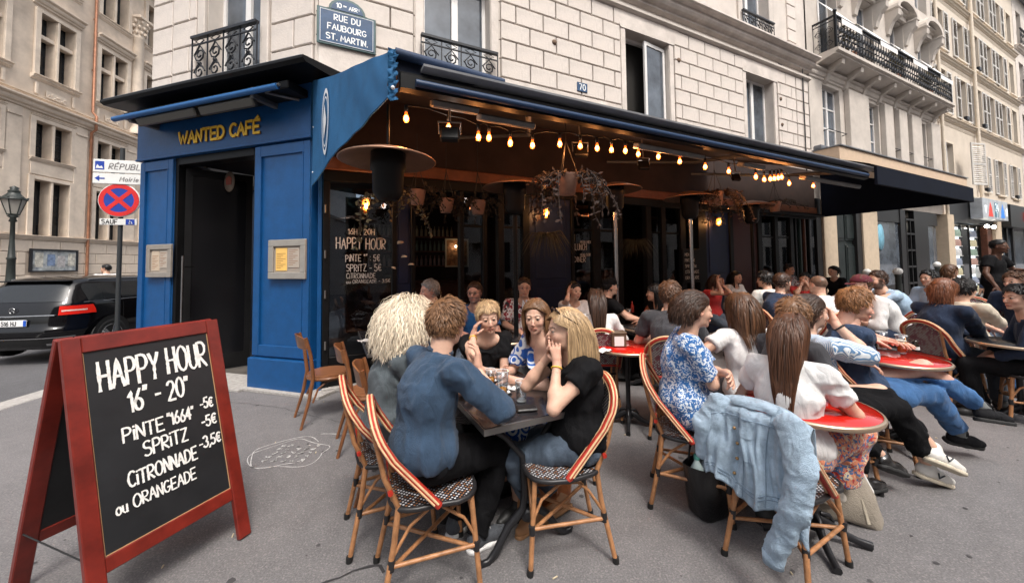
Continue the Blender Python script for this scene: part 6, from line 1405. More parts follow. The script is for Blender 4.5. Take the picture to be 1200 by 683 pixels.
    f.cone(N-up_*.05, H+v3(-.02, 0, -.06), .062*s, .052*s, .03); f.cone(SL, SR, .048*s, .048*s, .04)
    for S_, E_, W_ in ((SL, EL, WL), (SR, ER, WR_)): f.chain([S_, S_+(E_-S_)*.4, E_, E_+(W_-E_)*.3, W_], np.array([.052, .045, .037, .038, .024])*s*(.92 if fem else 1.05), .02)
    for A_1, K_, F_2 in ((HL, KL, AL_), (HR, KR, AR_)): f.chain([A_1, A_1+(K_-A_1)*.5, K_, K_+(F_2-K_)*.32, F_2], np.array([.085, .075, .052, .052, .034])*s*g, .03)
    V, Q = f.mesh(); Vs = [V]; Qs = [Q]; Cs = [np.tile(np.array(skin), (len(V), 1))]; nv = len(V)
    HR_ = Rmat(R_(hyaw), R_(hpitch), R_(hroll)); hs = s*1.0
    Vh, Qh, Chh = head(None, H, HR_, hs, skin, res_h, fem, beard, t, brow=brow or (.07,.045,.03)); Vs.append(Vh); Qs.append(Qh+nv); Cs.append(Chh); nv += len(Vh)
    # hands
    for sd, W_, E_, key in ((1, WL, EL, 'L'), (-1, WR_, ER, 'R')):
        fh = Field(hres); D = nrm_(W_-E_); o = arms.get('o'+key); D2 = np.array(o[0], float) if o else nrm_(D+v3(0, 0, -.15)); Nn = np.array(o[1], float) if o else v3(0, 0, -1)
        if o and len(o) > 3 and o[3] == 'h': D2 = HR_@D2; Nn = HR_@Nn
        fh.cone(E_+(W_-E_)*.75, W_, .026*s, .023*s, .01); hand_field(fh, W_, D2, Nn+v3(1e-3, 0, 0), -sd, s*(.93 if fem else 1.05), o[2] if o else .45)
        Vq, Qq = fh.mesh(); Vs.append(Vq); Qs.append(Qq+nv); Cs.append(np.tile(np.array(skin)*v3(1, .93, .92), (len(Vq), 1))); nv += len(Vq)
    npmesh('body', np.concatenate(Vs), np.concatenate(Qs), skinmat(), t, True, {'Col': np.concatenate(Cs)})
    seed = int(abs(hpx[0]*7+hpx[1])) % 300
    # ---- top
    if top is not None:
        f = Field(res_b); o = .016*s
        lo_ = loose; f.ell(P+v3(-.005, 0, .05), v3(.148*g, .196*g, .125)*s*lo_, .05); f.cone(P+v3(0, 0, .05), Ch, .142*s*g*lo_, .152*s*(1 if not fem else .95)*lo_, .06, flat=((1, 0, 0), 1.2)); f.ell(Ch+v3(.012, 0, .06)+(v3(.02, 0, .0) if fem else 0), v3(.130*g, .168 if not fem else .156, .165)*s, .05, R=Rmat(sy, ln))
        if fem: f.ell(Ch+v3(.095, .05, .05)*s, v3(.05, .055, .055)*s, .04); f.ell(Ch+v3(.095, -.05, .05)*s, v3(.05, .055, .055)*s, .04)
        f.cone(SL-up_*.005, SR-up_*.005, .060*s, .060*s, .04); f.cone(N-up_*.06, N+up_*.012, .085*s, .066*s, .04)
        for S_, E_, W_ in ((SL, EL, WL), (SR, ER, WR_)):
            r0 = (.056 if fem else .063)*s*puff
            if sleeve <= 1: Q_ = S_+(E_-S_)*sleeve; u_ = nrm_(E_-S_); f.cone(S_, Q_+u_*.05, r0, r0*(1 if sleeve > .2 else .9), .02, clip=(Q_, u_))
            else: Q_ = E_+(W_-E_)*(sleeve-1); u_ = nrm_(W_-E_); f.chain([S_, S_+(E_-S_)*.5, E_], [r0, r0*.9, r0*.82], .02); f.cone(E_, Q_+u_*.04, r0*.82, r0*.66, .02, clip=(Q_, u_))
        hz = (hem if hem is not None else seat-.03)
        nc = N+up_*neck*s*0+up_*(.018*s-neck*s*.0); 
        vneck = neck
        def cut(X, Y, Z, f=f):
            d = hz-Z if legs != 'stand' else (hz-Z)
            n2 = (X-N[0])*up_[0]+(Y-N[1])*up_[1]+(Z-N[2])*up_[2]; d = np.maximum(d, n2-.016*s)
            cn = np.sqrt(((X-(N[0]+.06*s))*.9)**2+((Y-N[1])*1.05)**2+((Z-(N[2]+.02*s))*(.55 if vneck > .08 else .9))**2); d = np.maximum(d, (.045+vneck)*s-cn); return d
        V, Q = f.mesh(cut, folds({0: .017, 1: .013, 2: .005}[lod], seed, 12, (1.15, 1.15, .5))); npmesh('top', V, Q, top, t)
        if neck < .02 and lod == 0:                       # shirt collar
            q = MB(); pts = [tuple(N+(v3(.064*cos(a), .066*sin(a), 0)*s)+up_*(.022-.020*cos(a))*s) for a in [pi*.12+2*pi*.88*i/16 for i in range(17)]]; q.tube(pts, .010*s, 6, flat=1.7); q.build('collar', top, t)
    # ---- bottom
    if bottom is not None:
        f = Field(res_b if legs != 'skirt' else max(res_b, .009))
        f.ell(P+v3(0, 0, .0), v3(.132*g, .172*g, .115)*s, .04)
        ends = []
        if legs in ('trousers', 'stand'):
            wd_ = np.array([.098, .086, .067, .064, .058])*s*g
            for A_1, K_, F_2 in ((HL, KL, AL_), (HR, KR, AR_)): E_2 = K_+(F_2-K_)*blen; u_ = nrm_(F_2-K_); f.chain([A_1, A_1+(K_-A_1)*.5, K_, K_+(E_2-K_)*.4], wd_[:4], .03); f.cone(K_+(E_2-K_)*.4, E_2+u_*.04, wd_[3], wd_[4], .03, clip=(E_2, u_))
        else:
            for A_1, K_, F_2 in ((HL, KL, AL_), (HR, KR, AR_)): f.chain([A_1, K_], np.array([.11, .085])*s, .05); 
            f.cone((HL+HR)/2, (KL+KR)/2, .12*s, .09*s, .07)
            if blen > .3:
                for A_1, K_, F_2 in ((HL, KL, AL_), (HR, KR, AR_)): f.cone(K_, K_+(F_2-K_)*blen, .085*s, .11*s, .06); ends.append((K_+(F_2-K_)*blen, nrm_(F_2-K_)))
                mk, mf = (KL+KR)/2, (AL_+AR_)/2; f.cone(mk, mk+(mf-mk)*blen, .10*s, .13*s, .08)
        def cut2(X, Y, Z):
            d = Z-(seat+.11*s) 
            for c_, u_ in ends:
                ds = (X-c_[0])*u_[0]+(Y-c_[1])*u_[1]+(Z-c_[2])*u_[2]; di = np.sqrt((X-c_[0])**2+(Y-c_[1])**2+(Z-c_[2])**2)-.25; d = np.maximum(d, np.where(di < 0, ds, -1))
            return d
        V, Q = f.mesh(cut2, folds({0: .013, 1: .010, 2: .004}[lod], seed+5, 14)); npmesh('trousers' if legs != 'skirt' else 'skirt', V, Q, bottom, t)
    # ---- shoes
    sh = shoes or dict(m=mat('black_shoe', (.02,.02,.02), .5), sole=mat('black_sole', (.015,.015,.015), .7))
    for sd, A_2, K_, key in ((1, AL_, KL, 'L'), (-1, AR_, KR, 'R')):
        sk_ = nrm_(A_2-K_); tox = feet.get('o'+key); td = np.array(tox, float) if tox else v3(1, .15*sd, 0)
        if not tox and A_2[2] > .14: td = nrm_(v3(1, .1*sd, 0)-sk_*(v3(1, .1*sd, 0)@sk_)+sk_*.25)
        td = nrm_(td); dn = nrm_(sk_-td*(sk_@td)) if A_2[2] > .14 or tox else v3(0, 0, -1); lt = np.cross(dn, td)
        if lod == 2 and A_2[2] < .14 and False: continue
        f = Field({0: .0075, 1: .012, 2: .016}[lod]); a = A_2+dn*.035*s
        f.ell(a-td*.015*s, v3(.05, .037, .045)*s, .02, R=np.stack([td, lt, -dn], 1)); f.chain([a-td*.01, a+td*.10*s+dn*.012, a+td*HN*s+dn*.018*s], np.array([.038, .034, .026])*s, .025); f.cone(A_2-dn*.015, a, .038*s, .038*s, .02)
        cz = a+dn*.040*s
        V, Q = f.mesh(lambda X, Y, Z: (X-cz[0])*dn[0]+(Y-cz[1])*dn[1]+(Z-cz[2])*dn[2]); o = npmesh('shoe', V, Q, sh['m'], t)
        f = Field({0: .0075, 1: .012, 2: .016}[lod]); c2 = a+dn*.045*s; f.chain([c2-td*.032*s, c2+td*.06*s, c2+td*.155*s], np.array([.038, .036, .033])*s, .02)
        def cs(X, Y, Z): q = (X-cz[0])*dn[0]+(Y-cz[1])*dn[1]+(Z-cz[2])*dn[2]; return np.abs(q-.006*s)-.013*s
        V, Q = f.mesh(cs); npmesh('sole', V, Q, sh['sole'], o)
        if lod == 0 and sh.get('lace'):
            q = MB()
            for k in range(5): c_ = a+td*(.035+.02*k)*s-dn*(.030-.003*k)*s; q.tube([tuple(c_-lt*.018*s+dn*.004), tuple(c_-dn*.004*s), tuple(c_+lt*.018*s+dn*.004)], .0028, 5)
            q.build('laces', sh['lace'], o)
        if sh.get('mark') and lod == 0:
            for q_s in (-1, 1):
                q = MB(); b_ = a+td*.045*s+lt*q_s*.0405*s+dn*.004*s; w1 = [b_-dn*.022-td*.018, b_+dn*.014+td*.006, b_-dn*.020+td*.030, b_-dn*.022+td*.018, b_+dn*.002+td*.006, b_-dn*.022-td*.004]
                q.tube([tuple(b_-dn*.020-td*.012), tuple(b_+dn*.012+td*.002), tuple(b_-dn*.018+td*.028)], .0045, 5); q.build('side_mark', sh['mark'], o)
        if sh.get('sock'):
            f = Field(.009); f.cone(A_2, A_2-(A_2-K_)*.30, .040*s, .043*s, .01); V, Q = f.mesh(); npmesh('sock', V, Q, sh['sock'], t)
    # ---- hair
    if hair:
        hm = hairmat(hair.get('n', 'x'), hair['c']); rs = np.random.RandomState(seed); k = hair['k']; c = hair['c']
        f = Field(max(res_h*1.2, .006)); th = hair.get('th', .010)
        f.ell((-.016, 0, .034), (.100+th, .079+th, .090+th), .02)
        if k in ('long', 'bob', 'curly'): f.ell((-.045, 0, -.03), (.065+th, .076+th, .075), .03)
        if k == 'curly': f.ell((-.04, 0, .0), (.135, .135, .135), .05)
        hlx = hair.get('line', .052)
        def hc(X, Y, Z):
            dd = .9*(X-hlx)-.55*np.clip(Z-.03, -.12, .2)            # front hairline plane leaning back
            e2 = np.where(Z < .035, X-(.002 if k in ('long', 'bob') else .0)+(.0 if k != 'short' else .004), -1.0); low = (-.055 if k not in ('long','bob','curly') else -.14)-Z-(.3*np.clip(-X-.03, 0, .06) if k in ('short','back','bun') else 0)
            if k == 'short' or k == 'back' or k == 'bun': low = np.maximum(low, np.where(np.abs(Y) > .055, -.004-Z-np.clip(-X-.02, 0, .1)*1.2, -1))
            return np.maximum(np.maximum(dd, e2), low)
        V, Q = f.mesh(hc, (lambda X, Y, Z: .0035*vnoise(X*.6, Y*1.6, Z*.6, 60, 3)) if lod < 2 else None)
        Vw = (V*hs)@HR_.T+H; C_ = np.tile(np.array(c), (len(V), 1))*(.75+.25*rs.rand(len(V), 1)); ho = npmesh('hair', Vw, Q, hm, t, True, {'Col': C_})
        n = int(hair.get('d', {0: 900, 1: 420, 2: 150}[lod])*(.6 if far_ else {0: 1.15, 1: 1, 2: .6}[lod])); rad = {0: .0018, 1: .0032, 2: .006}[lod]*hair.get('rad', 1)*(1.3 if far_ else 1)
        bd = [(N-up_*.05, v3(.085, .10, .06)*s), (Ch+v3(.012, 0, .05), v3(.140, .165, .20)*s)]
        kk = 'back' if k == 'bun' else k; L = hair.get('L', {'short': .05, 'bob': .22, 'long': .42, 'curly': .24, 'bun': .09, 'back': .1}.get(k, .03))
        if k != 'shaved': strands('hair_strands', ho, hm, H, HR_, hs, kk, L*s, n, c, rs, rad=rad, body=bd if k in ('long', 'bob', 'curly') else None, curl=hair.get('curl', 0), part=hair.get('part', 0), seg=hair.get('seg', {0: 9, 1: 7, 2: 5}[lod]) if k != 'short' else 4, vol=hair.get('vol', .009), face=.3)
        if k == 'bun':
            f = Field(max(res_h, .005)); bp_ = hair.get('bun', (-.10, 0, .055)); f.ell(bp_, (.042, .042, .038), .01); V, Q = f.mesh(None, lambda X, Y, Z: .005*vnoise(X, Y, Z, 70, 5)); npmesh('hair_bun', (V*hs)@HR_.T+H, Q, hm, ho, True, {'Col': np.tile(np.array(c), (len(V), 1))*(.7+.5*rs.rand(len(V), 1))})
        if hair.get('ponytail'):
            pass
    if glasses:
        q = MB(); q.M = Matrix.Translation(H) @ Matrix(HR_).to_4x4() @ Matrix.Scale(hs, 4)
        if glasses[0] == 'eyes':
            for y in (-1, 1): q.tube([(.100, .032*y+.021*cos(a), .0+.016*sin(a)) for a in [2*pi*i/14 for i in range(15)]], .0022, 5, False); q.tube([(.1, .053*y, .004), (.085, .074*y, .006), (.0, .083*y, .01)], .0022, 5, False)
            q.tube([(.1, -.011, .004), (.104, 0, .007), (.1, .011, .004)], .0022, 5, False); q.build('glasses', mat('glasses_frame_%s' % glasses[1], {'dark': (.02,.015,.015), 'red': (.25,.03,.03)}[glasses[1]], .3), t)
        else:
            for y in (-1, 1):
                q.lathe([(.001, 0), (.027, 0), (.027, .004), (.001, .004)], 14, (0, 0, 0)) if False else None
                A_q = [(.050+.02*sin(a)*.6, .033*y+.028*cos(a), .108+.022*sin(a)) for a in [2*pi*i/14 for i in range(15)]]; q.tube(A_q, .004, 5, False); q.tube([(.045, .060*y, .104), (.0, .085*y, .075), (-.05, .088*y, .04)], .003, 5, False)
                q.add([A_q[i] for i in range(14)], [tuple(range(14))])
            q.tube([(.05, -.008, .11), (.056, 0, .113), (.05, .008, .11)], .003, 5, False)
            q.build('sunglasses_on_head', mat('sunglasses', (.03,.015,.012), .15), t)
    if cap:
        f = Field(max(res_h, .0045)); f.ell((-.014, 0, .045), (.112, .092, .088), .02); V, Q = f.mesh(lambda X, Y, Z: np.maximum(.035+.12*np.clip(-X, -.1, .1)*0-Z, -1)); o = npmesh('cap', (V*hs)@HR_.T+H, Q, cap, t)
        q = MB(); q.M = Matrix.Translation(H) @ Matrix(HR_).to_4x4() @ Matrix.Scale(hs, 4); P1 = [(.085+.075*cos(a), .075*sin(a)) for a in [-pi/2+pi*i/12 for i in range(13)]]; q.prism(P1, .005, T_(0, 0, .040) @ RY(R_(12))); q.build('cap_brim', cap, o)
    for spec, nm, mm in ((bracelet, 'bracelet', GOLD), (watch, 'watch', SOCK)):
        if spec:
            W_, E_ = (WL, EL) if spec == 'L' else (WR_, ER); q = MB(); d = nrm_(W_-E_); c_ = W_-d*.03; u = nrm_(np.cross(d, v3(0, 0, 1))); v = np.cross(d, u); r = .029*s; q.tube([tuple(c_+(u*cos(a)+v*sin(a))*r) for a in [2*pi*i/14 for i in range(15)]], .0035 if nm == 'bracelet' else .007, 5, False)
            if nm == 'watch': q.sphere(tuple(c_-u*0+v*r), .017, 10, 6, (1, 1, .5))
            q.build(nm, mm, t)
    J = dict(t=t, root=root, Y=Y, P=P, N=N, H=H, Ch=Ch, SL=SL, SR=SR, KL=KL, KR=KR, WL=WL, WR=WR_, AL=AL_, AR=AR_, M=T_(*root) @ RZ(Y), HR=HR_, s=s, up=up_)
    PEOPLE.append(J); return J
# ---------------------------------------------------------------- fabrics
def patmat(name, base, cols, scale=60, thr=.5, kind='noise', rough=.85, dist=3, coord='Object'):
    m = bpy.data.materials.new(name); m.use_nodes = True; n = m.node_tree; L = n.links.new; b = n.nodes['Principled BSDF']; b.inputs['Roughness'].default_value = rough; b.inputs['Sheen Weight'].default_value = .1
    tc = n.nodes.new('ShaderNodeTexCoord'); cur = None
    for i, c in enumerate(cols):
        if kind == 'wave':
            t = n.nodes.new('ShaderNodeTexWave'); t.inputs['Scale'].default_value = scale; t.inputs['Distortion'].default_value = dist; t.inputs['Detail'].default_value = 1; t.inputs['Detail Scale'].default_value = 2; t.bands_direction = ['Y', 'X', 'Z'][i % 3]; out = t.outputs['Fac']
        elif kind == 'ring':
            t = n.nodes.new('ShaderNodeTexVoronoi'); t.inputs['Scale'].default_value = scale; mm = n.nodes.new('ShaderNodeMath'); mm.operation = 'MULTIPLY'; mm.inputs[1].default_value = 26; L(t.outputs['Distance'], mm.inputs[0]); m2 = n.nodes.new('ShaderNodeMath'); m2.operation = 'SINE'; L(mm.outputs[0], m2.inputs[0]); out = m2.outputs[0]
            m3_ = n.nodes.new('ShaderNodeMapRange'); m3_.inputs[1].default_value = -1; L(out, m3_.inputs[0]); out = m3_.outputs[0]
        else:
            t = n.nodes.new('ShaderNodeTexNoise'); t.inputs['Scale'].default_value = scale*(1+.37*i); t.inputs['Detail'].default_value = 1.5; t.inputs['Distortion'].default_value = 1.2; out = t.outputs[0]
            mpp = n.nodes.new('ShaderNodeMapping'); mpp.inputs['Location'].default_value = (i*3.1, i*1.7, i*5.3); L(tc.outputs[coord], mpp.inputs[0]); L(mpp.outputs[0], t.inputs['Vector'])
        if kind != 'noise': L(tc.outputs[coord], t.inputs['Vector'])
        r = n.nodes.new('ShaderNodeMapRange'); r.inputs[1].default_value = thr-.02; r.inputs[2].default_value = thr+.02; L(out, r.inputs[0])
        mx = n.nodes.new('ShaderNodeMix'); mx.data_type = 'RGBA'; L(r.outputs[0], mx.inputs[0]); mx.inputs[7].default_value = tuple(c)+(1,)
        if cur: L(cur, mx.inputs[6])
        else: mx.inputs[6].default_value = tuple(base)+(1,)
        cur = mx.outputs[2]
    L(cur, b.inputs['Base Color']); nz = n.nodes.new('ShaderNodeTexNoise'); nz.inputs['Scale'].default_value = 300; L(tc.outputs['Object'], nz.inputs['Vector']); bp = n.nodes.new('ShaderNodeBump'); bp.inputs['Strength'].default_value = .3; bp.inputs['Distance'].default_value = .002; L(nz.outputs[0], bp.inputs['Height']); L(bp.outputs[0], b.inputs['Normal']); wrinkle(m)
    return m
DENIM = cloth('dark_denim_shirt', (.033,.062,.108), var=.22, vscale=14, bump=.6); BLKT = cloth('black_cotton', (.007,.007,.008)); WHT = cloth('white_cotton', (.66,.65,.64), var=.05); GRYO = cloth('grey_green_linen', (.075,.09,.10), var=.2)
GREYT = cloth('charcoal_tee', (.045,.046,.052), var=.2); NAVYT = cloth('navy_tee', (.025,.045,.09), var=.2); LBLUE = cloth('light_blue_shirt', (.33,.45,.58)); CREAMS = cloth('cream_shirt', (.55,.48,.38)); NVJ = cloth('navy_jacket', (.012,.022,.048)); BLUEP = cloth('blue_polo', (.02,.10,.26))
JEAN = cloth('grey_blue_jeans', (.07,.095,.13), var=.3, vscale=9); JEANB = cloth('blue_jeans', (.045,.12,.27), var=.35, vscale=8); BLKP = cloth('black_trousers', (.006,.006,.007)); GRYJ = cloth('slate_jeans', (.045,.055,.07)); WHJ = WHT
SWIRL = patmat('blue_white_swirl', (.015,.10,.42), [(.68,.72,.76)], 11, .56, 'ring'); FLOR = patmat('blue_floral', (.02,.12,.34), [(.62,.67,.72), (.62,.67,.72)], 44, .58); FLOR2 = patmat('red_orange_floral', (.60,.22,.12), [(.45,.03,.02), (.62,.50,.34), (.06,.13,.28)], 22, .56)
STRP = patmat('blue_white_stripe', (.62,.66,.70), [(.10,.22,.40)], 38, .60, 'wave', dist=.05); STRD = patmat('black_white_stripe', (.62,.61,.60), [(.04,.04,.045)], 24, .60, 'wave', dist=.5); PRINT = patmat('black_white_print', (.60,.60,.60), [(.015,.015,.02), (.25,.02,.03)], 16, .55)
REDS = cloth('red_tee', (.45,.03,.03)); GREENS = cloth('white_green_tee', (.60,.62,.60))
H = lambda k, c, n, **kw: dict(k=k, c=c, n=n, **kw)
BRN, DBR, BLK2, GINGER, BLOND, GREYH, LBR = (.085,.040,.020), (.040,.020,.012), (.010,.009,.009), (.25,.115,.045), (.46,.31,.17), (.28,.27,.26), (.17,.085,.04)
S1_, S2_, S3_, S4_ = (.60,.37,.27), (.52,.31,.22), (.42,.24,.16), (.095,.045,.028)
WSN = dict(m=cloth('white_leather', (.62,.60,.56), .5, bump=.1), sole=mat('cream_sole', (.52,.46,.36), .7), lace=WHT, mark=mat('dark_mark', (.02,.03,.04), .5))
BSN = dict(m=cloth('black_canvas', (.016,.016,.018)), sole=mat('black_sole', (.02,.02,.02), .7), lace=BLKT, sock=cloth('grey_sock', (.16,.17,.17)))
OXF = dict(m=mat('black_leather', (.014,.013,.013), .22, coat=.4, bump=.1), sole=mat('black_sole', (.02,.02,.02), .7), lace=BLKT); WSH = dict(m=cloth('pale_leather', (.60,.55,.48), .45, bump=.1), sole=mat('cream_sole', (.5,.4,.3), .7)); SAND = dict(m=mat('tan_leather', (.33,.17,.08), .5), sole=mat('cork_sole', (.25,.13,.06), .7)); GSN = dict(m=cloth('grey_sneaker', (.06,.065,.075)), sole=WHT, lace=WHT)
CHAIRS = {}
def sit(J, label, back=WEAVER, dyaw=0, dx=.03, group='rattan bistro chairs on the terrace', kind='r'):
    k = (kind, back.name)
    M = J['M'] @ RZ(R_(dyaw)) @ T_(dx, 0, 0)
    if k not in CHAIRS: c = rattan_chair(label, group, back) if kind == 'r' else bentwood_chair(label, group); c.matrix_basis = M; CHAIRS[k] = c; return c
    return dup(CHAIRS[k], M, label, group)
# ================================================================ foreground table
p2 = person('man in a dark blue denim shirt seen from behind, elbow on the dark table', (524, 379), 16, lean=10, s=1.0, skin=S1_, top=DENIM, sleeve=1.28, neck=.012, bottom=BLKP, hem=.44, hair=H('short', LBR, 'brown', L=.065, d=1300, part=-1), hyaw=20, hpitch=6, lod=0, depth=1.97, brow=(.12,.06,.03),
    arms=dict(R=('h', .12, -.02, -.15), eR=('w', 602, 492, .785), oR=((.2, .2, 1), (-.6, .6, 0), .7), L=(.30, .17, .80), hintL=(-.2, .8, -.6)), shoes=GSN, feet=dict(L=('w', 534, 606, .09), R=('w', 560, 622, .09)))
sit(p2, 'rattan chair under the man in the denim shirt, nearest the chalkboard side', dyaw=-20)
p1 = person('woman with a big cloud of curly pale blonde hair and a grey-green top', (478, 379), 0, lean=8, s=.95, fem=True, skin=S1_, top=GRYO, sleeve=1.5, neck=.02, bottom=STRD, legs='skirt', blen=.6, hem=.50, hair=H('curly', (.70,.60,.46), 'pale_blonde', L=.20, d=2700, curl=.008, vol=.034, seg=10, rad=.7, vary=.16), hyaw=18, hpitch=8, lod=0, depth=2.28, arms=dict(R=(.34, -.05, .80), L=(.34, .12, .80)))
sit(p1, 'rattan chair under the curly blonde woman, behind the denim shirt chair')
p3 = person('woman with short blonde hair in a black tee resting her cheek on her hand', (572, 372), -95, lean=20, s=.95, fem=True, skin=S1_, top=BLKT, sleeve=.55, neck=.075, bottom=BLKP, hair=H('short', BLOND, 'blonde', L=.06, d=1300, part=1, vary=.15), hyaw=-8, hpitch=6, hroll=5, lod=0, depth=2.80, arms=dict(R=('h', .02, -.125, -.135), oR=((.15, .25, 1), (.1, 1, 0), .7), hintR=(.5, -.5, -1), L=(.30, -.10, .79), hintL=(-.1, .9, -.8)), bracelet='R')
p4 = person('woman with a brown bob in a blue and white swirl dress facing the camera', (628, 371), 190, lean=12, s=.95, fem=True, skin=S1_, top=SWIRL, sleeve=.75, neck=.10, bottom=SWIRL, legs='skirt', blen=.3, hair=H('bob', (.15,.075,.035), 'chestnut', L=.21, d=1500, part=-1), hyaw=38, hpitch=4, lod=0, depth=2.55, arms=dict(L=(.36, -.02, .79), R=(.34, -.10, .80), oL=((.5, -1, .1), (0, 0, -1), .5), oR=((.6, .6, .5), (-.6, .6, 0), .5)), puff=1.15)
sit(p4, 'rattan chair under the woman in the swirl dress, mostly hidden')
p5 = person('blonde woman in a black tee with sunglasses on her head, hands at her chin', (662, 386), 176, lean=3, s=.96, fem=True, skin=S1_, top=BLKT, sleeve=.42, neck=.03, bottom=JEAN, hair=H('long', BLOND, 'blonde', L=.30, d=1700, part=0, vary=.22), hyaw=-12, hpitch=2, lod=0, depth=2.08, arms=dict(L=('h', .070, .060, -.175), R=('h', .08, -.045, -.15), hintL=(.5, .5, -1), hintR=(.5, -.5, -1), oL=((.05, -.2, 1), (-.6, -1, 0), .35, 'h'), oR=((.05, .2, 1), (-.6, 1, 0), .35, 'h')), glasses=('head',), bracelet='L', shoes=SAND, feet=dict(L=('w', 628, 596, .08), R=('w', 655, 580, .08), oL=(.9, .4, 0), oR=(.9, .3, 0)), blen=.85)
sit(p5, 'rattan chair with blue and cream woven back under the blonde woman in black', back=WEAVEB, dx=.12, dyaw=-14)
# ================================================================ right foreground group
p14 = person('dark-haired woman in a blue floral dress with crossed arms in profile', (815, 363), -46, lean=4, s=.97, fem=True, skin=S1_, top=FLOR, sleeve=.8, neck=.085, bottom=FLOR, legs='skirt', blen=.35, hair=H('bun', DBR, 'dark_brown', L=.10, d=1500, bun=(-.095, 0, -.01)), hyaw=20, hpitch=3, lod=0, depth=2.42, arms=dict(L=(.235, -.11, .86), R=(.19, .12, .80), hintL=(.35, .8, -1), hintR=(.35, -.8, -1), oL=((.1, -1, -.1), (-.9, 0, -.3), .45), oR=((0, 1, .1), (-.9, 0, -.3), .45)), feet=dict(L=(.5, .1, .08), R=(.42, -.1, .08)), zadj=0, puff=1.15)
sit(p14, 'rattan chair with a red back edge under the woman in the floral dress', dyaw=-3)
p29 = person('person in black trousers and polished black shoes mostly hidden behind the long-haired woman', (931, 371), -12, lean=5, s=.92, fem=True, skin=S1_, top=GREYT, sleeve=.7, bottom=BLKP, blen=.80, hair=H('short', LBR, 'light_brown', L=.07, d=600), hyaw=20, lod=0, depth=2.38, shoes=OXF, feet=dict(L=('d', 1043, 538, 2.45), oL=(1, -.1, -.40), R=('w', 1010, 560, .12)), arms=dict(L=(.25, .1, .72), R=(.25, -.1, .72)))
p28 = person('man with a dark bun and striped shirt drinking, white sneakers stretched out', (950, 366), -24, lean=-8, s=1.0, skin=S1_, top=STRP, sleeve=1.15, neck=.03, bottom=BLKP, blen=.74, hair=H('bun', DBR, 'dark_brown', L=.09, d=1300, bun=(-.085, 0, .095)), beard=(.05,.03,.02,.45), hyaw=0, lod=0, depth=2.64, arms=dict(R=('h', .13, -.055, -.075), hintR=(.5, -.6, -1), oR=((.1, .5, .8), (-.8, .5, 0), .9), L=(.42, .10, .80), hintL=(0, 1, -.5)), watch='R', shoes=WSN, feet=dict(L=('d', 1095, 527, 2.47), R=('d', 1088, 545, 2.5), oL=(1, -.15, -.42), oR=(1, -.1, -.35)))
sit(p28, 'rattan chair under the man in the striped shirt')
p27 = person('ginger-haired man in a navy tee and blue jeans with crossed legs behind the red table', (1003, 357), -50, lean=-6, s=1.04, skin=(.62,.36,.27), top=NAVYT, sleeve=.55, neck=.03, bottom=JEANB, blen=.86, hair=H('short', GINGER, 'ginger', L=.06, d=1300, part=1), beard=(.28,.11,.04,.35), hyaw=4, hpitch=12, lod=0, depth=2.92, arms=dict(R=('w', 1030, 400, .79), L=('w', 1058, 404, .79), hintR=(-.2, -1, -.5), hintL=(-.1, 1, -.5), oR=((1, .2, -.1), (0, 0, -1), .3), oL=((.6, -.8, 0), (0, 0, -1), .4)), shoes=BSN, feet=dict(L=('d', 1152, 478, 2.75), R=('d', 1125, 508, 2.85), oL=(1, .35, -.15), oR=(1, .25, -.18)))
sit(p27, 'rattan chair under the ginger-haired man')
p30 = person('woman with long brown hair in a white tee and red floral skirt seen from behind', (926, 391), 14, lean=5, s=.92, fem=True, skin=S1_, top=WHT, sleeve=.62, neck=.04, bottom=FLOR2, legs='skirt', blen=.78, hair=H('long', (.085,.036,.018), 'long_brown', L=.40, d=2300, vary=.32, curl=.003), hyaw=2, hpitch=-2, lod=0, depth=2.07, arms=dict(L=(.30, .12, .80), R=(.34, -.12, .79)), hem=.47, shoes=WSH, feet=dict(L=(.46, .0, .09), R=('w', 975, 572, .20), oR=(1, -.45, -.30)), knees=dict(R=(.7, -.5, 1)))
c30 = sit(p30, 'rattan chair with a pale denim jacket hung over its back', dyaw=-8, dx=-.10)
c30.matrix_basis = c30.matrix_basis @ Matrix.Diagonal((1, 1, .93, 1))
# ================================================================ middle rows (lod 1)
def mid(*a, **k): k.setdefault('lod', 1); return person(*a, **k)
q = mid('woman in a white tee seen from behind with a brown bag strap across her back', (868, 362), 62, lean=6, s=.96, fem=True, skin=S2_, top=WHT, sleeve=.45, bottom=GRYJ, legs='skirt', hair=H('bob', BRN, 'brown', L=.24, d=700), hyaw=0, depth=2.75, arms=dict(L=(.18, .28, .80), R=(.30, -.2, .78), hintL=(-.1, 1, -.6)), puff=1.1)
sit(q, 'rattan chair behind the woman in the white tee with the bag strap', dx=-.02)
N_ = q['N']; b_ = MB(); b_.tube([tuple(N_+v3(.0, .06, .02)), tuple(N_+v3(-.10, .02, -.08)), tuple(N_+v3(-.165, -.07, -.25)), tuple(N_+v3(-.13, -.17, -.42))], .009, 6, flat=.5); b_.build('bag_strap', mat('tan_strap', (.30,.17,.10), .5), q['t'])
q = mid('man in a charcoal tee seen from behind with curly brown hair and glasses', (786, 346), 38, lean=16, s=1.03, skin=S1_, top=GREYT, sleeve=.7, bottom=JEAN, hair=H('short', BRN, 'brown', L=.06, d=800, curl=.004), beard=(.08,.04,.02,.7), hyaw=-8, depth=3.55, glasses=('eyes', 'dark'), arms=dict(L=(.4, .15, .78), R=(.4, -.1, .78)))
sit(q, 'rattan chair with red edge behind the man in the charcoal tee')
q = mid('woman with very long dark brown hair seen from behind, nearest the black-capped man', (699, 352), 58, lean=4, s=.94, fem=True, skin=S1_, top=WHT, sleeve=1.5, bottom=JEAN, hair=H('long', DBR, 'dark_brown', L=.46, d=1100), depth=3.9, arms=dict(L=(.3, .15, .78), R=(.3, -.15, .78)), glasses=('head',))
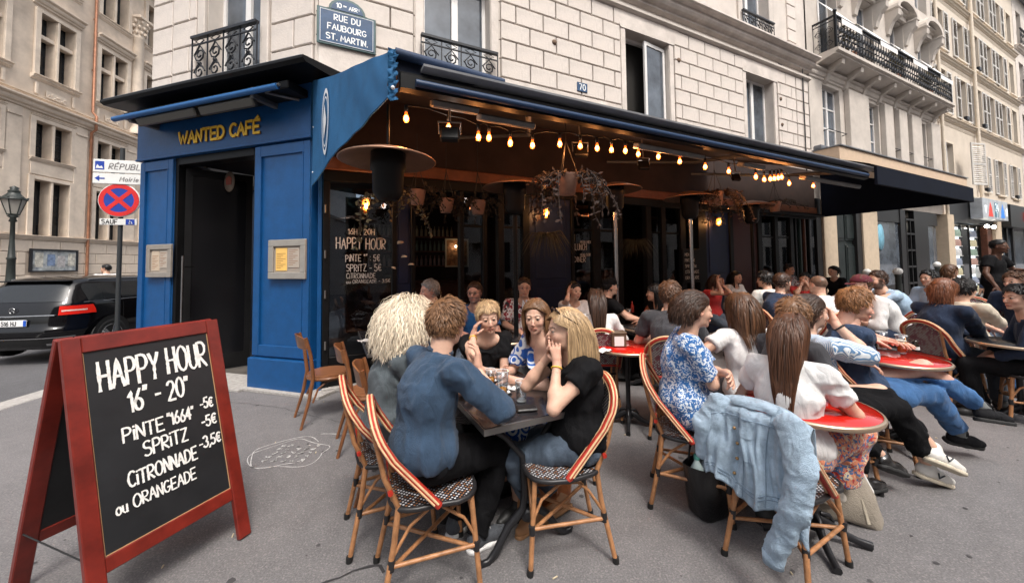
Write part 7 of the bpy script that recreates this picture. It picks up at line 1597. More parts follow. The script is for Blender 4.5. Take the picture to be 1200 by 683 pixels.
sit(q, 'rattan chair with a red crossbar behind the very long dark hair')
q = mid('dark-haired woman in a white tee holding her ear, sitting by the navy panel', (674, 341), -104, lean=6, s=.93, fem=True, skin=S1_, top=WHT, sleeve=.8, bottom=JEAN, hair=H('back', BLK2, 'black', L=.1, d=500), depth=4.9, hyaw=8, arms=dict(R=('h', -.01, -.10, -.0), oR=((-.1, .3, 1), (0, 1, 0), .8), hintR=(.4, -.5, -1), L=(.3, .0, .78)), puff=1.2)
sit(q, 'rattan chair with pale hoop behind the woman in white holding her ear')
q = mid('man with a black cap and black tee in profile by the dark table', (715, 336), -20, lean=10, s=.98, skin=S1_, top=BLKT, sleeve=.6, bottom=BLKP, hair=H('short', BLK2, 'black', L=.03, d=200), cap=BLKT, depth=5.0, arms=dict(L=(.5, .0, .78), R=(.5, -.15, .79)))
q = mid('dark-haired woman in a black sleeveless top reaching across the dark table', (767, 343), 165, lean=12, s=.95, fem=True, skin=S2_, top=BLKT, sleeve=.1, bottom=BLKP, hair=H('long', BLK2, 'black', L=.36, d=600), depth=4.9, hyaw=-30, arms=dict(L=(.42, .12, .80), R=(.2, -.2, .78), hintL=(.1, 1, -.3)))
sit(q, 'rattan chair under the dark-haired woman reaching across the table')
q = mid('grey-haired man in a bright blue polo turned to the left at the back', (503, 341), 172, lean=4, s=1.0, skin=(.62,.33,.25), top=BLUEP, sleeve=.7, bottom=JEAN, hair=H('short', GREYH, 'grey', L=.04, d=500), depth=4.15, hyaw=16, arms=dict(L=(.3, .1, .78), R=(.3, -.1, .78)))
q = mid('man with glasses and a moustache in a bright blue polo facing the camera', (556, 343), -118, lean=4, s=1.0, skin=(.55,.30,.22), top=BLUEP, sleeve=.7, bottom=JEAN, hair=H('short', DBR, 'dark_brown', L=.025, d=300), beard=(.16,.13,.12,.6), depth=4.3, hyaw=-8, glasses=('eyes', 'dark'), arms=dict(L=(.3, .1, .78), R=(.3, -.1, .78)))
q = mid('person with short dark hair, red glasses and a black and white print top', (614, 337), -112, lean=2, s=.95, skin=S2_, top=PRINT, sleeve=.85, bottom=JEANB, hair=H('short', DBR, 'dark_brown', L=.04, d=300), depth=4.5, hyaw=0, glasses=('eyes', 'red'), arms=dict(L=(.3, .12, .78), R=(.3, -.1, .78)))
ny = MB(); ny.M = T_(*(q['Ch']+v3(.150, .035, .12))) @ RZ(pi/2); write(ny, 'NS', 0, 0, .09, .2, .2, align='c'); ny.build('shirt_lettering', mat('shirt_print_white', (.7,.72,.75), .8), q['t'])
for k, (lb, px, yaw, hy, top, hr, d, kw) in enumerate([
 ('woman with a fringe leaning her face on both raised hands at the back', (839, 330), -95, 15, REDS, H('bob', DBR, 'dark_brown', L=.2, d=300), 6.3, dict(fem=True, s=.93, sleeve=.3, skin=S2_, arms=dict(L=('h', .08, .08, -.06), R=('h', .07, -.09, .0), oL=((0, 0, 1), (0, -1, 0), .8), oR=((0, 0, 1), (0, 1, 0), .8), hintL=(.5, .3, -1), hintR=(.5, -.3, -1)))),
 ('dark-haired woman in a white top beside the far navy panel', (863, 325), -100, 10, WHT, H('long', BLK2, 'black', L=.3, d=300), 7.1, dict(fem=True, s=.96, sleeve=.5, skin=S1_)),
 ('dark-haired person in a white and green tee seen from behind', (896, 328), 75, 20, GREENS, H('short', BLK2, 'black', L=.07, d=400), 5.5, dict(s=.98, sleeve=.6, skin=S1_, arms=dict(L=(.3, .2, .78), R=(.3, -.2, .78)))),
 ('bearded man with glasses in a navy polo in profile', (917, 331), -22, 0, NAVYT, H('short', DBR, 'dark_brown', L=.04, d=400), 5.0, dict(s=1.0, sleeve=.7, skin=S1_, beard=(.05,.03,.02,.7), glasses=('eyes', 'dark'))),
 ('dark-haired person far back behind the bearded man', (925, 316), -100, 0, PRINT, H('short', BLK2, 'black', L=.06, d=200), 8.2, dict(s=1.0, sleeve=.8, skin=S2_, lod=2)),
 ('person in a red tee with hands before the face', (943, 327), -150, -10, REDS, H('short', BLK2, 'black', L=.07, d=250), 6.8, dict(s=.95, sleeve=.6, skin=S2_, lod=2, arms=dict(L=('h', .11, .03, -.07), R=('h', .11, -.03, -.07), hintL=(.5, .5, -1), hintR=(.5, -.5, -1)))),
 ('man with a shaved head in a white shirt seen from behind', (958, 334), 62, 10, WHT, H('shaved', (.16,.10,.07), 'stubble', th=.001), 5.0, dict(s=1.02, sleeve=1.3, skin=S1_, lean=14)),
 ('woman in black with dark tied hair in profile before the carved door', (976, 318), 170, -6, BLKT, H('back', BLK2, 'black', L=.1, d=250), 8.6, dict(fem=True, s=1.0, sleeve=1.5, skin=S1_)),
 ('man in a burgundy cap and white shirt leaning far forward, back turned', (1008, 334), 140, 10, WHT, H('short', BRN, 'brown', L=.04, d=300), 4.7, dict(s=1.06, sleeve=1.4, skin=S1_, lean=34, bottom=NVJ, cap=cloth('burgundy_cap', (.10,.015,.025)), arms=dict(L=(.5, .1, .80), R=(.5, -.1, .8)))),
 ('bearded man in a light blue shirt leaning forward, hand at his mouth', (1028, 328), 140, 12, LBLUE, H('short', DBR, 'dark_brown', L=.045, d=400), 5.1, dict(s=1.04, sleeve=1.5, skin=S1_, lean=30, beard=(.04,.025,.018,.85), arms=dict(L=('h', .12, .01, -.08), R=(.5, -.1, .8), hintL=(.4, .6, -1)))),
 ('reddish-haired person in a navy jacket and slate jeans in profile', (1107, 340), -20, 0, NVJ, H('bob', (.16,.06,.03), 'auburn', L=.12, d=700), 3.9, dict(s=1.0, sleeve=1.9, skin=S1_, bottom=GRYJ, lean=2, arms=dict(L=(.40, .0, .68), R=(.42, -.05, .68)), feet=dict(L=(.62, .1, .1), R=(.5, -.1, .08)))),
 ('dark-haired man in a cream patterned shirt leaning back in profile', (1130, 339), -22, -4, CREAMS, H('short', BLK2, 'black', L=.07, d=600), 4.3, dict(s=1.0, sleeve=1.2, skin=S1_, bottom=JEANB, lean=-8, arms=dict(L=(.42, .0, .68), R=(.40, -.08, .70)))),
 ('person in pale blue with very dark hair beyond the auburn-haired person', (1088, 326), 160, 0, LBLUE, H('short', BLK2, 'black', L=.06, d=300), 5.6, dict(s=1.0, sleeve=1.3, skin=S1_, lod=2)),
 ('person with a flat brown hairstyle seated behind the cream shirt', (1114, 318), -30, 0, NVJ, H('bob', BRN, 'brown', L=.1, d=300), 6.6, dict(s=1.0, sleeve=1.3, skin=S1_, lod=2)),
 ('person with brown hair in a navy jacket leaning in at the right edge', (1189, 330), 165, -10, NVJ, H('short', BRN, 'brown', L=.06, d=600), 4.7, dict(s=1.0, sleeve=1.8, skin=S1_, lean=14)),
 ('black-haired person in a navy jacket seen from behind at the right edge', (1194, 349), 110, 30, NVJ, H('short', BLK2, 'black', L=.06, d=600), 3.5, dict(s=1.0, sleeve=1.8, skin=S1_, lean=6, bottom=BLKP)),
 ]):
    kw = dict(kw); kw.setdefault('lean', 6); kw.setdefault('bottom', JEAN); kw.setdefault('lod', 1)
    q = person(lb, px, yaw, top=top, hair=hr, hyaw=hy, depth=d, **kw)
    cl = {10: 'rattan chair under the auburn-haired person in the navy jacket', 15: 'rattan chair with a red hoop at the right edge of the terrace', 8: 'rattan chair under the man in the burgundy cap', 6: 'rattan chair under the man with the shaved head', 3: 'rattan chair under the bearded man with glasses', 9: 'rattan chair under the man in light blue', 11: 'rattan chair under the man in the cream shirt', 2: 'rattan chair hung with a black coat behind the white and green tee', 14: 'rattan chair under the person leaning in at the right edge'}.get(k)
    if cl: sit(q, cl)
# waiter and passers-by
wt = person('waiter in black carrying a tray while walking between the tables', (1171, 289), -100, lean=2, s=1.05, skin=S4_, top=BLKT, sleeve=.6, bottom=BLKP, legs='stand', seatz=.90, hair=H('shaved', BLK2, 'black', th=.006), depth=6.6, hem=.8, lod=1, arms=dict(R=(.15, -.38, 1.05), L=(.32, .30, 1.32), hintL=(0, 1, -1), oL=((.3, .8, .1), (0, 0, 1), .2)), feet=dict(L=(.12, .1, .08), R=(-.2, -.1, .10)))
tr = thing('serving_tray', 'grey serving tray balanced on the hand of the waiter', 'tray', wt['M'] @ T_(*(wt['WL']+v3(.06, .14, .03)))); b_ = MB(); b_.lathe([(.001, 0), (.19, 0), (.2, .02), (.195, .02), (.185, .006), (.001, .006)], 24); b_.build('tray_plate', GREYM, tr)
b_ = MB(); b_.lathe([(.001, 0), (.035, 0), (.038, .12), (.034, .12), (.03, .01), (.001, .01)], 12, (.03, .05, .006)); b_.lathe([(.001, 0), (.03, 0), (.034, .10), (.03, .10), (.028, .01), (.001, .01)], 12, (-.06, -.03, .006)); b_.build('cups', WHITEP, tr, kind='stuff')
person('child-sized passer-by in a pale top in front of the lit shop', (1151, 309), -60, lean=0, s=.80, skin=S3_, top=WHT, sleeve=.7, bottom=cloth('navy_shorts', (.02,.03,.06)), blen=.2, legs='stand', seatz=.70, hem=.62, hair=H('short', BLK2, 'black', L=.04, d=80), depth=14.0, lod=2, arms=dict(R=(.1, -.2, .7), L=(.1, .2, .7)))
person('passer-by in a white tee with a dark backpack strap behind the black car', (124, 315), 120, lean=0, s=1.0, skin=S2_, top=WHT, sleeve=.7, bottom=JEAN, legs='stand', seatz=.86, hem=.8, hair=H('short', BLK2, 'black', L=.05, d=80), depth=10.5, lod=2, arms=dict(R=(.1, -.2, .8), L=(.1, .2, .8)), hyaw=60)
# ================================================================ cars, signs, lamp
PI2 = 2*pi
def car(M, label, paint, group=None, plate=None, detail=True):
    t = thing('parked_car', label, 'car', M, group); GLS = mat('car_glass', (.012,.014,.016), .04, spec=.7); TRIMB = mat('car_black_trim', (.012,.012,.012), .4)
    lv = [(.20,.14,4.2,.78),(.30,.03,4.33,.85),(.42,-.02,4.40,.885),(.55,-.045,4.42,.895),(.60,.0,4.42,.90),(.75,.015,4.36,.90),(.88,.04,3.95,.895),(.97,.07,3.35,.885),(1.02,.10,3.12,.865),(1.16,.19,2.82,.80),(1.30,.28,2.50,.735),(1.38,.36,2.28,.69),(1.43,.46,2.12,.62),(1.46,.64,1.95,.50),(1.475,.9,1.7,.30),(1.48,1.15,1.45,.05)]
    def prof(z):
        for a, b in zip(lv, lv[1:]):
            if z <= b[0]: k = (z-a[0])/(b[0]-a[0]); return [a[i]+(b[i]-a[i])*k for i in (1, 2, 3)]
        return lv[-1][1:]
    def pt(th, z, off=0):
        x0, x1, w_ = prof(z); cx, hx = (x0+x1)/2, (x1-x0)/2; c, s_ = cos(th), sin(th); n = 5.0; e = 2/n
        x = hx*math.copysign(abs(c)**e, c); y = w_*math.copysign(abs(s_)**e, s_); q = Vector((cx+x, y, z)); nr = Vector((c*abs(c)**.4 if abs(c) > 0 else 0, s_*abs(s_)**.4, .0)); 
        if nr.length: nr.normalize()
        return q+nr*off
    def patch(name, th0, th1, z0, z1, off, m, par=t, nx=18, nz=8, smooth=True):
        vs = [tuple(pt(th0+(th1-th0)*i/nx, z0+(z1-z0)*j/nz, off)) for i in range(nx+1) for j in range(nz+1)]; N = nz+1
        q = MB(); q.add(vs, [(i*N+j, (i+1)*N+j, (i+1)*N+j+1, i*N+j+1) for i in range(nx) for j in range(nz)], smooth); return q.build(name, m, par)
    n = 96; q = MB(); vs = []; zs = [a[0] for a in lv]
    zz = []; 
    for a, b in zip(zs, zs[1:]): zz += [a, (a+b)/2]
    zz.append(zs[-1])
    for z in zz: vs += [tuple(pt(PI2*i/n, z)) for i in range(n)]
    q.add(vs, [(j*n+i, j*n+(i+1) % n, (j+1)*n+(i+1) % n, (j+1)*n+i) for j in range(len(zz)-1) for i in range(n)], True); q.build('body', paint, t)
    def ths(x, z, sd=1):                                           # angle whose x is the given one, on one side
        x0, x1, w_ = prof(z); c = max(-1, min(1, (x-(x0+x1)/2)/((x1-x0)/2))); c = math.copysign(abs(c)**2.5, c); return sd*math.acos(c)
    for sd in (-1, 1):
        for xa, xb in ((.42, .95), (1.02, 1.85), (1.92, 2.75)):
            # side windows as quads between belt and roof
            vs = []; N = 6
            for i in range(13):
                for j in range(N+1):
                    z = 1.03+.31*j/N; x = xa+(xb-xa)*i/12; lo_, hi_ = prof(z)[0]+.10, prof(z)[1]-.12; x = min(max(x, lo_+.06), hi_); vs.append(tuple(pt(ths(x, z, sd), z, .006)))
            q = MB(); q.add(vs, [(i*(N+1)+j, (i+1)*(N+1)+j, (i+1)*(N+1)+j+1, i*(N+1)+j+1) for i in range(12) for j in range(N)], True); q.build('side_window', GLS, t)
        q = MB(); q.tube([tuple(pt(ths(x, 1.005, sd), 1.005, .008)) for x in (.35, .8, 1.4, 2.0, 2.6, 3.0)], .007, 5); q.build('chrome_strip', STEEL, t)
        q = MB(); q.tube([tuple(pt(ths(x, 1.40, sd), 1.40, .012)+Vector((0,0,.02))) for x in (.6, 1.0, 1.5, 1.9, 2.2)], .013, 6); q.build('roof_rail', STEEL, t)
        for x in (1.05, 1.95):
            q = MB(); a = pt(ths(x+.62, .88, sd), .88, .012); b = pt(ths(x+.80, .88, sd), .88, .012); q.tube([tuple(a), tuple((a+b)/2+Vector((0, sd*.02, 0))), tuple(b)], .010, 6); q.build('door_handle', STEEL, t)
            q = MB(); q.tube([tuple(pt(ths(x-.03, z, sd), z, .001)) for z in (.35, .6, .9, 1.0)], .004, 4, False); q.build('door_gap', TRIMB, t)
        q = MB(); a = pt(ths(2.72, 1.03, sd), 1.03, .05); q.sphere(tuple(a+Vector((0, sd*.04, .05))), .09, 10, 7, (.6, 1.1, .75)); q.build('door_mirror', paint, t)
        for x in (.78, 3.45):
            q = MB(); q.M = T_(x, sd*.80, .32) @ RX(-sd*pi/2); q.lathe([(.001, -.09), (.20, -.09), (.32, -.10), (.335, -.05), (.335, .07), (.31, .105), (.225, .10), (.001, .08)], 28); wo = q.build('wheel', RUB, t)
            q = MB(); q.M = T_(x, sd*.80, .32) @ RX(-sd*pi/2); q.lathe([(.225, .102), (.21, .108), (.20, .07), (.001, .06)], 28); 
            for k in range(5):
                a = k*PI2/5; q.tube([(.03*cos(a), .03*sin(a), .10), (.205*cos(a-.12), .205*sin(a-.12), .105)], .018, 6); q.tube([(.03*cos(a), .03*sin(a), .10), (.205*cos(a+.12), .205*sin(a+.12), .105)], .018, 6)
            q.sphere((0, 0, .09), .045, 8, 5); q.build('rim', STEEL, wo)
            q = MB(); q.M = T_(x, sd*.885, .33) @ RX(-sd*pi/2); A = arc(0, 0, .395, R_(-8), R_(188), 18); B_ = arc(0, 0, .345, R_(188), R_(-8), 18)
            q.add([(a, -b*sd if False else b*(-1 if sd < 0 else -1)*-1*(1 if sd > 0 else 1), .02) for a, b in A+B_], [tuple(range(len(A+B_)))]) if False else None
            q2 = MB(); vs = [(x+a, sd*.907, .33+b) for a, b in arc(0, 0, .385, R_(-6), R_(186), 20)]+[(x+a, sd*.907, .33+b) for a, b in arc(0, 0, .10, R_(186), R_(-6), 20)]; m_ = 21
            q2.add([(x+a, sd*.903, .33+b) for a, b in arc(0, 0, .385, R_(-6), R_(186), 20)], [tuple(range(21))]); q2.build('wheel_arch', TRIMB, t)
    patch('rear_window', pi-.17*pi, pi+.17*pi, 1.035, 1.33, .008, GLS); patch('windscreen', -.2*pi, .2*pi, 1.0, 1.36, .006, GLS)
    patch('rear_bumper', pi-.245*pi, pi+.245*pi, .26, .40, .016, TRIMB); patch('bumper_trim', pi-.245*pi, pi+.245*pi, .405, .425, .02, STEEL, nz=2)
    RLT = mat('tail_light_red', (.45,.012,.008), .12, emit=(.8,.03,.01), estr=.12); WLT = mat('tail_light_clear', (.65,.5,.45), .15)
    for sg in (-1, 1):
        o = patch('tail_light', pi+sg*.135*pi, pi+sg*.33*pi, .80, .955, .014, RLT, nx=10, nz=4); patch('light_strip', pi+sg*.15*pi, pi+sg*.29*pi, .86, .885, .019, WLT, par=o, nx=8, nz=1)
        patch('exhaust_trim', pi+sg*.09*pi, pi+sg*.15*pi, .275, .315, .024, STEEL, nx=4, nz=1)
        for x in (4.28,): q = MB(); q.sphere((x-.12, sg*.62, .66), .13, 10, 6, (1, 1.2, .7)); q.build('headlight', mat('headlight_glass', (.5,.5,.5), .1), t)
    q = MB(); q.tube([tuple(pt(pi-.12*pi, .80, .02)), tuple(pt(pi, .80, .03)), tuple(pt(pi+.12*pi, .80, .02))], .014, 6); q.build('tailgate_handle', STEEL, t)
    c_ = pt(pi, .70, .0); q = MB(); q.b2(c_.x-.03, c_.x-.015, -.26, .26, .63, .74, .004); po = q.build('number_plate', mat('plate_white', (.72,.72,.72), .35), t)
    q = MB(); q.b2(c_.x-.032, c_.x-.03, -.26, -.215, .635, .735); q.b2(c_.x-.032, c_.x-.03, .215, .26, .635, .735); q.build('plate_blue_band', mat('plate_blue', (.01,.08,.45), .4), po)
    if plate: q = MB(); q.M = T_(c_.x-.034, 0, 0) @ RZ(-pi/2); write(q, plate, 0, .65, .07, .16, .2, align='c', xs=.9); q.build('plate_text', BLKT, po)
    q = MB(); q.M = T_(pt(pi, .89, .02).x, 0, .90) @ RY(-pi/2); q.lathe([(.045, 0), (.052, .004), (.045, .008)], 20); q.tube([(0, 0, .004), (.045, 0, .004)], .004, 4); q.tube([(0, 0, .004), (-.025, .04, .004)], .004, 4); q.tube([(0, 0, .004), (-.025, -.04, .004)], .004, 4); q.build('round_badge', STEEL, t)
    q = MB(); q.b2(.30, .42, -.55, .55, 1.385, 1.41, .008); q.build('roof_spoiler', paint, t)
    return t
CARP = mat('black_car_paint', (.003,.003,.004), .12, coat=.35, spec=.35); SILV = mat('silver_car_paint', (.38,.39,.40), .2, metal=.5, coat=.6); WHC = mat('white_car_paint', (.6,.6,.6), .2, coat=.5)
cp = AtDepth(12, 372, 6.3); ca = R_(97)
car(T_(cp.x-.0, cp.y, -.06) @ RZ(ca), 'black estate car with red tail lights parked behind the chalkboard', CARP, plate='516 HJ')
sp = AtDepth(296, 340, 13.5)
car(T_(sp.x-.5, sp.y, -.13) @ RZ(R_(85)), 'silver parked car glimpsed through the open cafe doorway', SILV)
tr_ = thing('street_tree', 'leafy street tree seen through the open cafe doorway', 'tree', T_(sp.x-1.2, sp.y+5, -.1)); b_ = MB(); b_.tube([(0, 0, 0), (.05, 0, 1.5), (0, .1, 3.2), (.1, .1, 4.6)], [.16, .12, .10, .05], 8); [b_.tube([(0, .05, 2.2+.4*k), (cos(k*1.4)*.7, sin(k*1.4)*.7, 3.2+.4*k)], [.05, .02], 6) for k in range(5)]; b_.build('trunk', mat('bark', (.07,.05,.035), .9, bump=.5), tr_)
cr = leafball((0, 0, 3.6), 2.1, 2600, mat('tree_leaf', (.09,.10,.05), .7, var=.5, vscale=4), tr_, name='crown', sz=.22, sc_=(1, 1, .9)); 
# signpost
P_ = AtDepth(141, 235, 6.2); sg_ = thing('no_stopping_sign', 'round blue and red no-stopping sign with a SAUF plate on a thin dark post', 'traffic sign', T_(P_.x, P_.y, 0) @ RZ((math.atan2(P_.y, P_.x)-pi/2)*.35)); Z = P_.z
SRD = mat('sign_face_red', (.55,.02,.02), .4, var=.1); SBL = mat('sign_face_blue', (.012,.045,.30), .4, var=.1); SWT = mat('sign_face_white', (.66,.66,.64), .4, var=.08)
b_ = MB(); b_.tube([(0, .02, -.1), (0, .02, Z+.9)], .032, 10); b_.build('post', mat('dark_post', (.03,.033,.035), .5), sg_)
def disc(par, r0, r1, y, m, name): q = MB(); N = 40; vs = []; [vs.extend([(r0*cos(PI2*i/N), y, Z+r0*sin(PI2*i/N)), (r1*cos(PI2*i/N), y, Z+r1*sin(PI2*i/N))]) for i in range(N)]; q.add(vs, [(2*i, (2*i+2) % (2*N), (2*i+3) % (2*N), 2*i+1) for i in range(N)]); return q.build(name, m, par)
b_ = MB(); b_.M = T_(0, -.02, Z) @ RX(pi/2); b_.lathe([(.001, -.02), (.281, -.02), (.286, .0), (.281, .004), (.001, .004)], 40); pl_ = b_.build('sign_plate', SWT, sg_)
disc(pl_, .001, .212, -.030, SBL, 'blue_field'); disc(pl_, .203, .272, -.032, SRD, 'red_ring')
for a in (pi/4, -pi/4):
    q = MB(); q.M = T_(0, 0, Z) @ RY(a); q.b2(-.208, .208, -.0335-(a > 0)*.0008, -.031, -.031, .031); q.build('red_bar', SRD, pl_)
sf = thing('sauf_plate', 'small white SAUF plate with a wheelchair symbol under the round sign', 'sign plate', T_(P_.x, P_.y, 0) @ RZ((math.atan2(P_.y, P_.x)-pi/2)*.35)); b_ = MB(); b_.b2(-.25, .25, -.03, -.015, Z-.42, Z-.315, .004); b_.build('plate', SWT, sf); b_ = MB(); write(b_, 'SAUF', -.22, Z-.40, .07, .17, .25, y=-.0325); b_.build('lettering', BLKT, sf)
b_ = MB(); b_.b2(.10, .22, -.034, -.03, Z-.415, Z-.32); b_.build('blue_square', SBL, sf); b_ = MB(); b_.tube([(.155, -.037, Z-.335), (.155, -.037, Z-.37), (.18, -.037, Z-.37), (.19, -.037, Z-.40)], .005, 4); b_.tube([(.165+.02*cos(a), -.037, Z-.388+.02*sin(a)) for a in (1.9, 2.6, 3.4, 4.2, 5.0, 5.8)], .004, 4); b_.build('wheelchair_symbol', SWT, sf)
for i, (y0, y1, txt, ic) in enumerate(((187, 202.5, 'RÉPUBLIQUE', 'sq'), (203.5, 216, 'Mairie', 'ar'))):
    z1 = P_.z+(235-y0)/429*6.05; z0 = P_.z+(235-y1)/429*6.05; ds = thing('direction_sign', ['upper white direction sign with a blue picture square and grey lettering', 'lower white direction sign with a blue left arrow'][i], 'direction sign', T_(P_.x, P_.y, 0) @ RZ((math.atan2(P_.y, P_.x)-pi/2)*.35), 'direction signs on the dark post')
    b_ = MB(); b_.b2(-.35, .75, -.045, -.02, z0, z1, .006); b_.build('panel', SWT, ds); h_ = z1-z0; b_ = MB(); write(b_, txt, -.14+(.15 if i else 0), z0+h_*.28, h_*.42, .16, .28, slant=.2, y=-.0475); b_.build('lettering', mat('sign_grey_ink', (.16,.15,.15), .6), ds)
    b_ = MB()
    if ic == 'sq': b_.b2(-.32, -.20, -.048, -.045, z0+h_*.2, z1-h_*.15)
    else: b_.prism([(-.32, z0+h_*.5), (-.26, z0+h_*.78), (-.26, z0+h_*.22)], .003, T_(0, -.045, 0) @ RX(pi/2)); b_.b2(-.27, -.19, -.048, -.045, z0+h_*.44, z0+h_*.56)
    b_.build('blue_symbol', SBL, ds)
    if ic == 'sq': b_ = MB(); b_.prism([(-.31, z0+h_*.3), (-.21, z0+h_*.3), (-.23, z0+h_*.5), (-.26, z0+h_*.42), (-.29, z0+h_*.6)], .002, T_(0, -.0485, 0) @ RX(pi/2)); b_.build('white_symbol', SWT, ds)
# street lamp
P_ = AtDepth(16, 240, 11.5); sl_ = thing('street_lamp', 'old green-black lantern street lamp at the left edge', 'street lamp', T_(P_.x, P_.y, -.13)); Z = P_.z+.13; LMP = mat('lamp_iron', (.025,.03,.028), .45, var=.2)
b_ = MB(); b_.lathe([(.001, 0), (.24, 0), (.24, .25), (.19, .3), (.17, .75), (.2, .8), (.15, .9), (.10, 1.4), (.085, 2.0), (.11, 2.03), (.08, 2.08), (.055, 2.6), (.05, Z-.55), (.09, Z-.52), (.06, Z-.42), (.13, Z-.36), (.05, Z-.32)], 16); b_.build('post', LMP, sl_)
b_ = MB(); b_.lathe([(.12, Z-.30), (.25, Z+.16)], 6, smooth=False); b_.build('lantern_glass', mat('lantern_glass', (.32,.30,.27), .25, spec=.6), sl_)
b_ = MB(); [b_.tube([(.122*cos(k*pi/3), .122*sin(k*pi/3), Z-.30), (.253*cos(k*pi/3), .253*sin(k*pi/3), Z+.16)], .014, 5) for k in range(6)]; b_.lathe([(.13, Z-.33), (.14, Z-.29), (.10, Z-.29)], 6, smooth=False); b_.lathe([(.28, Z+.15), (.29, Z+.19), (.24, Z+.22), (.14, Z+.34), (.12, Z+.40), (.14, Z+.42), (.08, Z+.48), (.10, Z+.54), (.001, Z+.6)], 12); [b_.sphere((.27*cos(k*pi/3), .27*sin(k*pi/3), Z+.22), .03, 6, 4) for k in range(6)]; b_.build('lantern_frame', LMP, sl_)
# bollards
for i, (x, y, d) in enumerate(((1016, 319, 9.2), (1098, 310, 11.0), (1182, 312, 8.0), (1052, 318, 8.2))):
    P_ = AtDepth(x, y, d); bo_ = thing('bollard', ['leftmost dark bollard with a white ball top', 'dark bollard with a white ball top near the drinks shop', 'rightmost dark bollard with a white ball top', 'dark bollard with a white ball top before the glazed door'][i], 'bollard', T_(P_.x, P_.y, 0), 'ball-topped bollards on the far pavement'); b_ = MB(); b_.lathe([(.001, 0), (.09, 0), (.09, .1), (.06, .14), (.05, P_.z-.12), (.07, P_.z-.08), (.04, P_.z-.05)], 14); b_.build('post', LMP, bo_); b_ = MB(); b_.sphere((0, 0, P_.z), .085, 14, 9); b_.build('ball_top', SWT, bo_)
# ================================================================ things on the tables
BEER = mat('amber_beer', (.62,.25,.02), .08, emit=(.5,.16,.0), estr=.0); FOAM = mat('beer_foam', (.75,.70,.60), .9)
DRINK = glassmat('glass_wall', (.90,.92,.93), .07, .03)
def glass(M, label, h=.15, r=.037, r0=.028, fill=.0, liq=BEER, group='drinking glasses', foam=True):
    t = thing('drinking_glass', label, 'glass', M, group); b = MB(); b.lathe([(.001, 0), (r0, 0), (r, h), (r-.003, h), (r0-.003, .012), (.001, .012)], 20); b.build('glass_wall', DRINK, t)
    b = MB(); b.lathe([(r-.0035, h-.001), (r, h+.002), (r+.001, h-.001)], 20); b.lathe([(.001, .001), (r0-.002, .001), (r0-.002, .011), (.001, .011)], 16); b.build('rim_and_foot', mat('glass_edge', (.55,.57,.58), .1), t)
    if fill:
        rr = r0+(r-r0)*fill; b = MB(); b.lathe([(.001, .013), (r0-.004, .013), (rr-.004, h*fill), (.001, h*fill)], 20); b.build('drink', liq, t)
        if foam: b = MB(); b.lathe([(.001, h*fill+.014), (rr-.004, h*fill+.012), (rr-.004, h*fill), (.001, h*fill)], 20); b.build('foam', FOAM, t)
    return t
def on(x, y, z=.745, rz=0): p_ = G(x, y, z); return T_(*p_) @ RZ(rz)
glass(on(589, 467), 'tall glass with a little amber beer on the dark table', .165, .040, .028, .38, foam=False)
glass(on(611, 470), 'empty ribbed glass beside the wallet on the dark table', .12, .036, .030)
glass(on(575, 452), 'tumbler with amber drink behind the tall glass on the dark table', .11, .033, .028, .5, foam=False)
glass(on(545, 432), 'clear water glass near the short-haired blonde woman', .11, .033, .028); glass(on(556, 436), 'second clear glass beside the water glass on the dark table', .10, .032, .028)
glass(on(1034, 409), 'left beer glass with foam on the red table of the ginger-haired man', .155, .041, .030, .62); glass(on(1057, 414), 'right beer glass with foam on the red table of the ginger-haired man', .155, .041, .030, .66)
glass(on(1000, 352), 'water glass on the far dark table', .12, .035, .028); glass(on(622, 381), 'glass of red drink on the small table at the back', .09, .034, .026, .8, mat('red_drink', (.35,.03,.015), .1), foam=False); glass(on(737, 372), 'red drink in a glass near the black-capped man', .12, .034, .028, .7, mat('red_drink', (.35,.03,.015), .1), foam=False)
def card(name, label, cat, M, w, d, h, m, bev=.004, rows=None, group=None):
    t = thing(name, label, cat, M, group); b = MB(); b.b2(-w/2, w/2, -d/2, d/2, 0, h, bev); b.build('shell', m, t); return t
LTH = mat('black_wallet_leather', (.014,.013,.013), .38, bump=.3, bscale=80)
w_ = card('wallet', 'black leather wallet on the near corner of the dark table', 'wallet', on(617, 480, .745, R_(10)), .115, .075, .016, LTH, .006); b = MB(); b.b2(-.055, .055, -.036, -.034, .004, .012); b.build('fold_edge', mat('wallet_edge', (.03,.025,.022), .6), w_)
ph = card('phone', 'dark phone lying on the red table of the ginger-haired man', 'phone', on(1008, 416, .745, R_(30)), .14, .07, .008, LTH, .003); b = MB(); b.b2(-.065, .065, -.032, .032, .008, .0088); b.build('screen', WGLD, ph)
NAP = mat('white_paper', (.70,.69,.67), .9)
for i, (x, y, rz, lb) in enumerate(((583, 462, .3, 'white paper napkin under the tall glass'), (600, 452, .9, 'crumpled white napkin beside the swirl-dress woman'), (430, 399, .4, 'farther white napkin on the empty dark table'), (447, 410, .6, 'nearer white napkin on the empty dark table'), (568, 447, .1, 'white menu sheet in the middle of the dark table'), (707, 411, .2, 'paper receipt on the left rim of the round red table'))):
    p_ = thing('paper_napkin', lb, 'napkin', on(x, y, .744, AF+rz), 'paper napkins on the tables'); b = MB()
    n = 6; vs = [(-.08+.16*i_/n, -.055+.11*j_/n, .004+.006*sin(i_*1.7+j_*2.1+i)+.004*cos(j_*3.1)) for i_ in range(n+1) for j_ in range(n+1)]; b.add(vs, [(i_*(n+1)+j_, (i_+1)*(n+1)+j_, (i_+1)*(n+1)+j_+1, i_*(n+1)+j_+1) for i_ in range(n) for j_ in range(n)], True); b.build('sheet', NAP, p_)
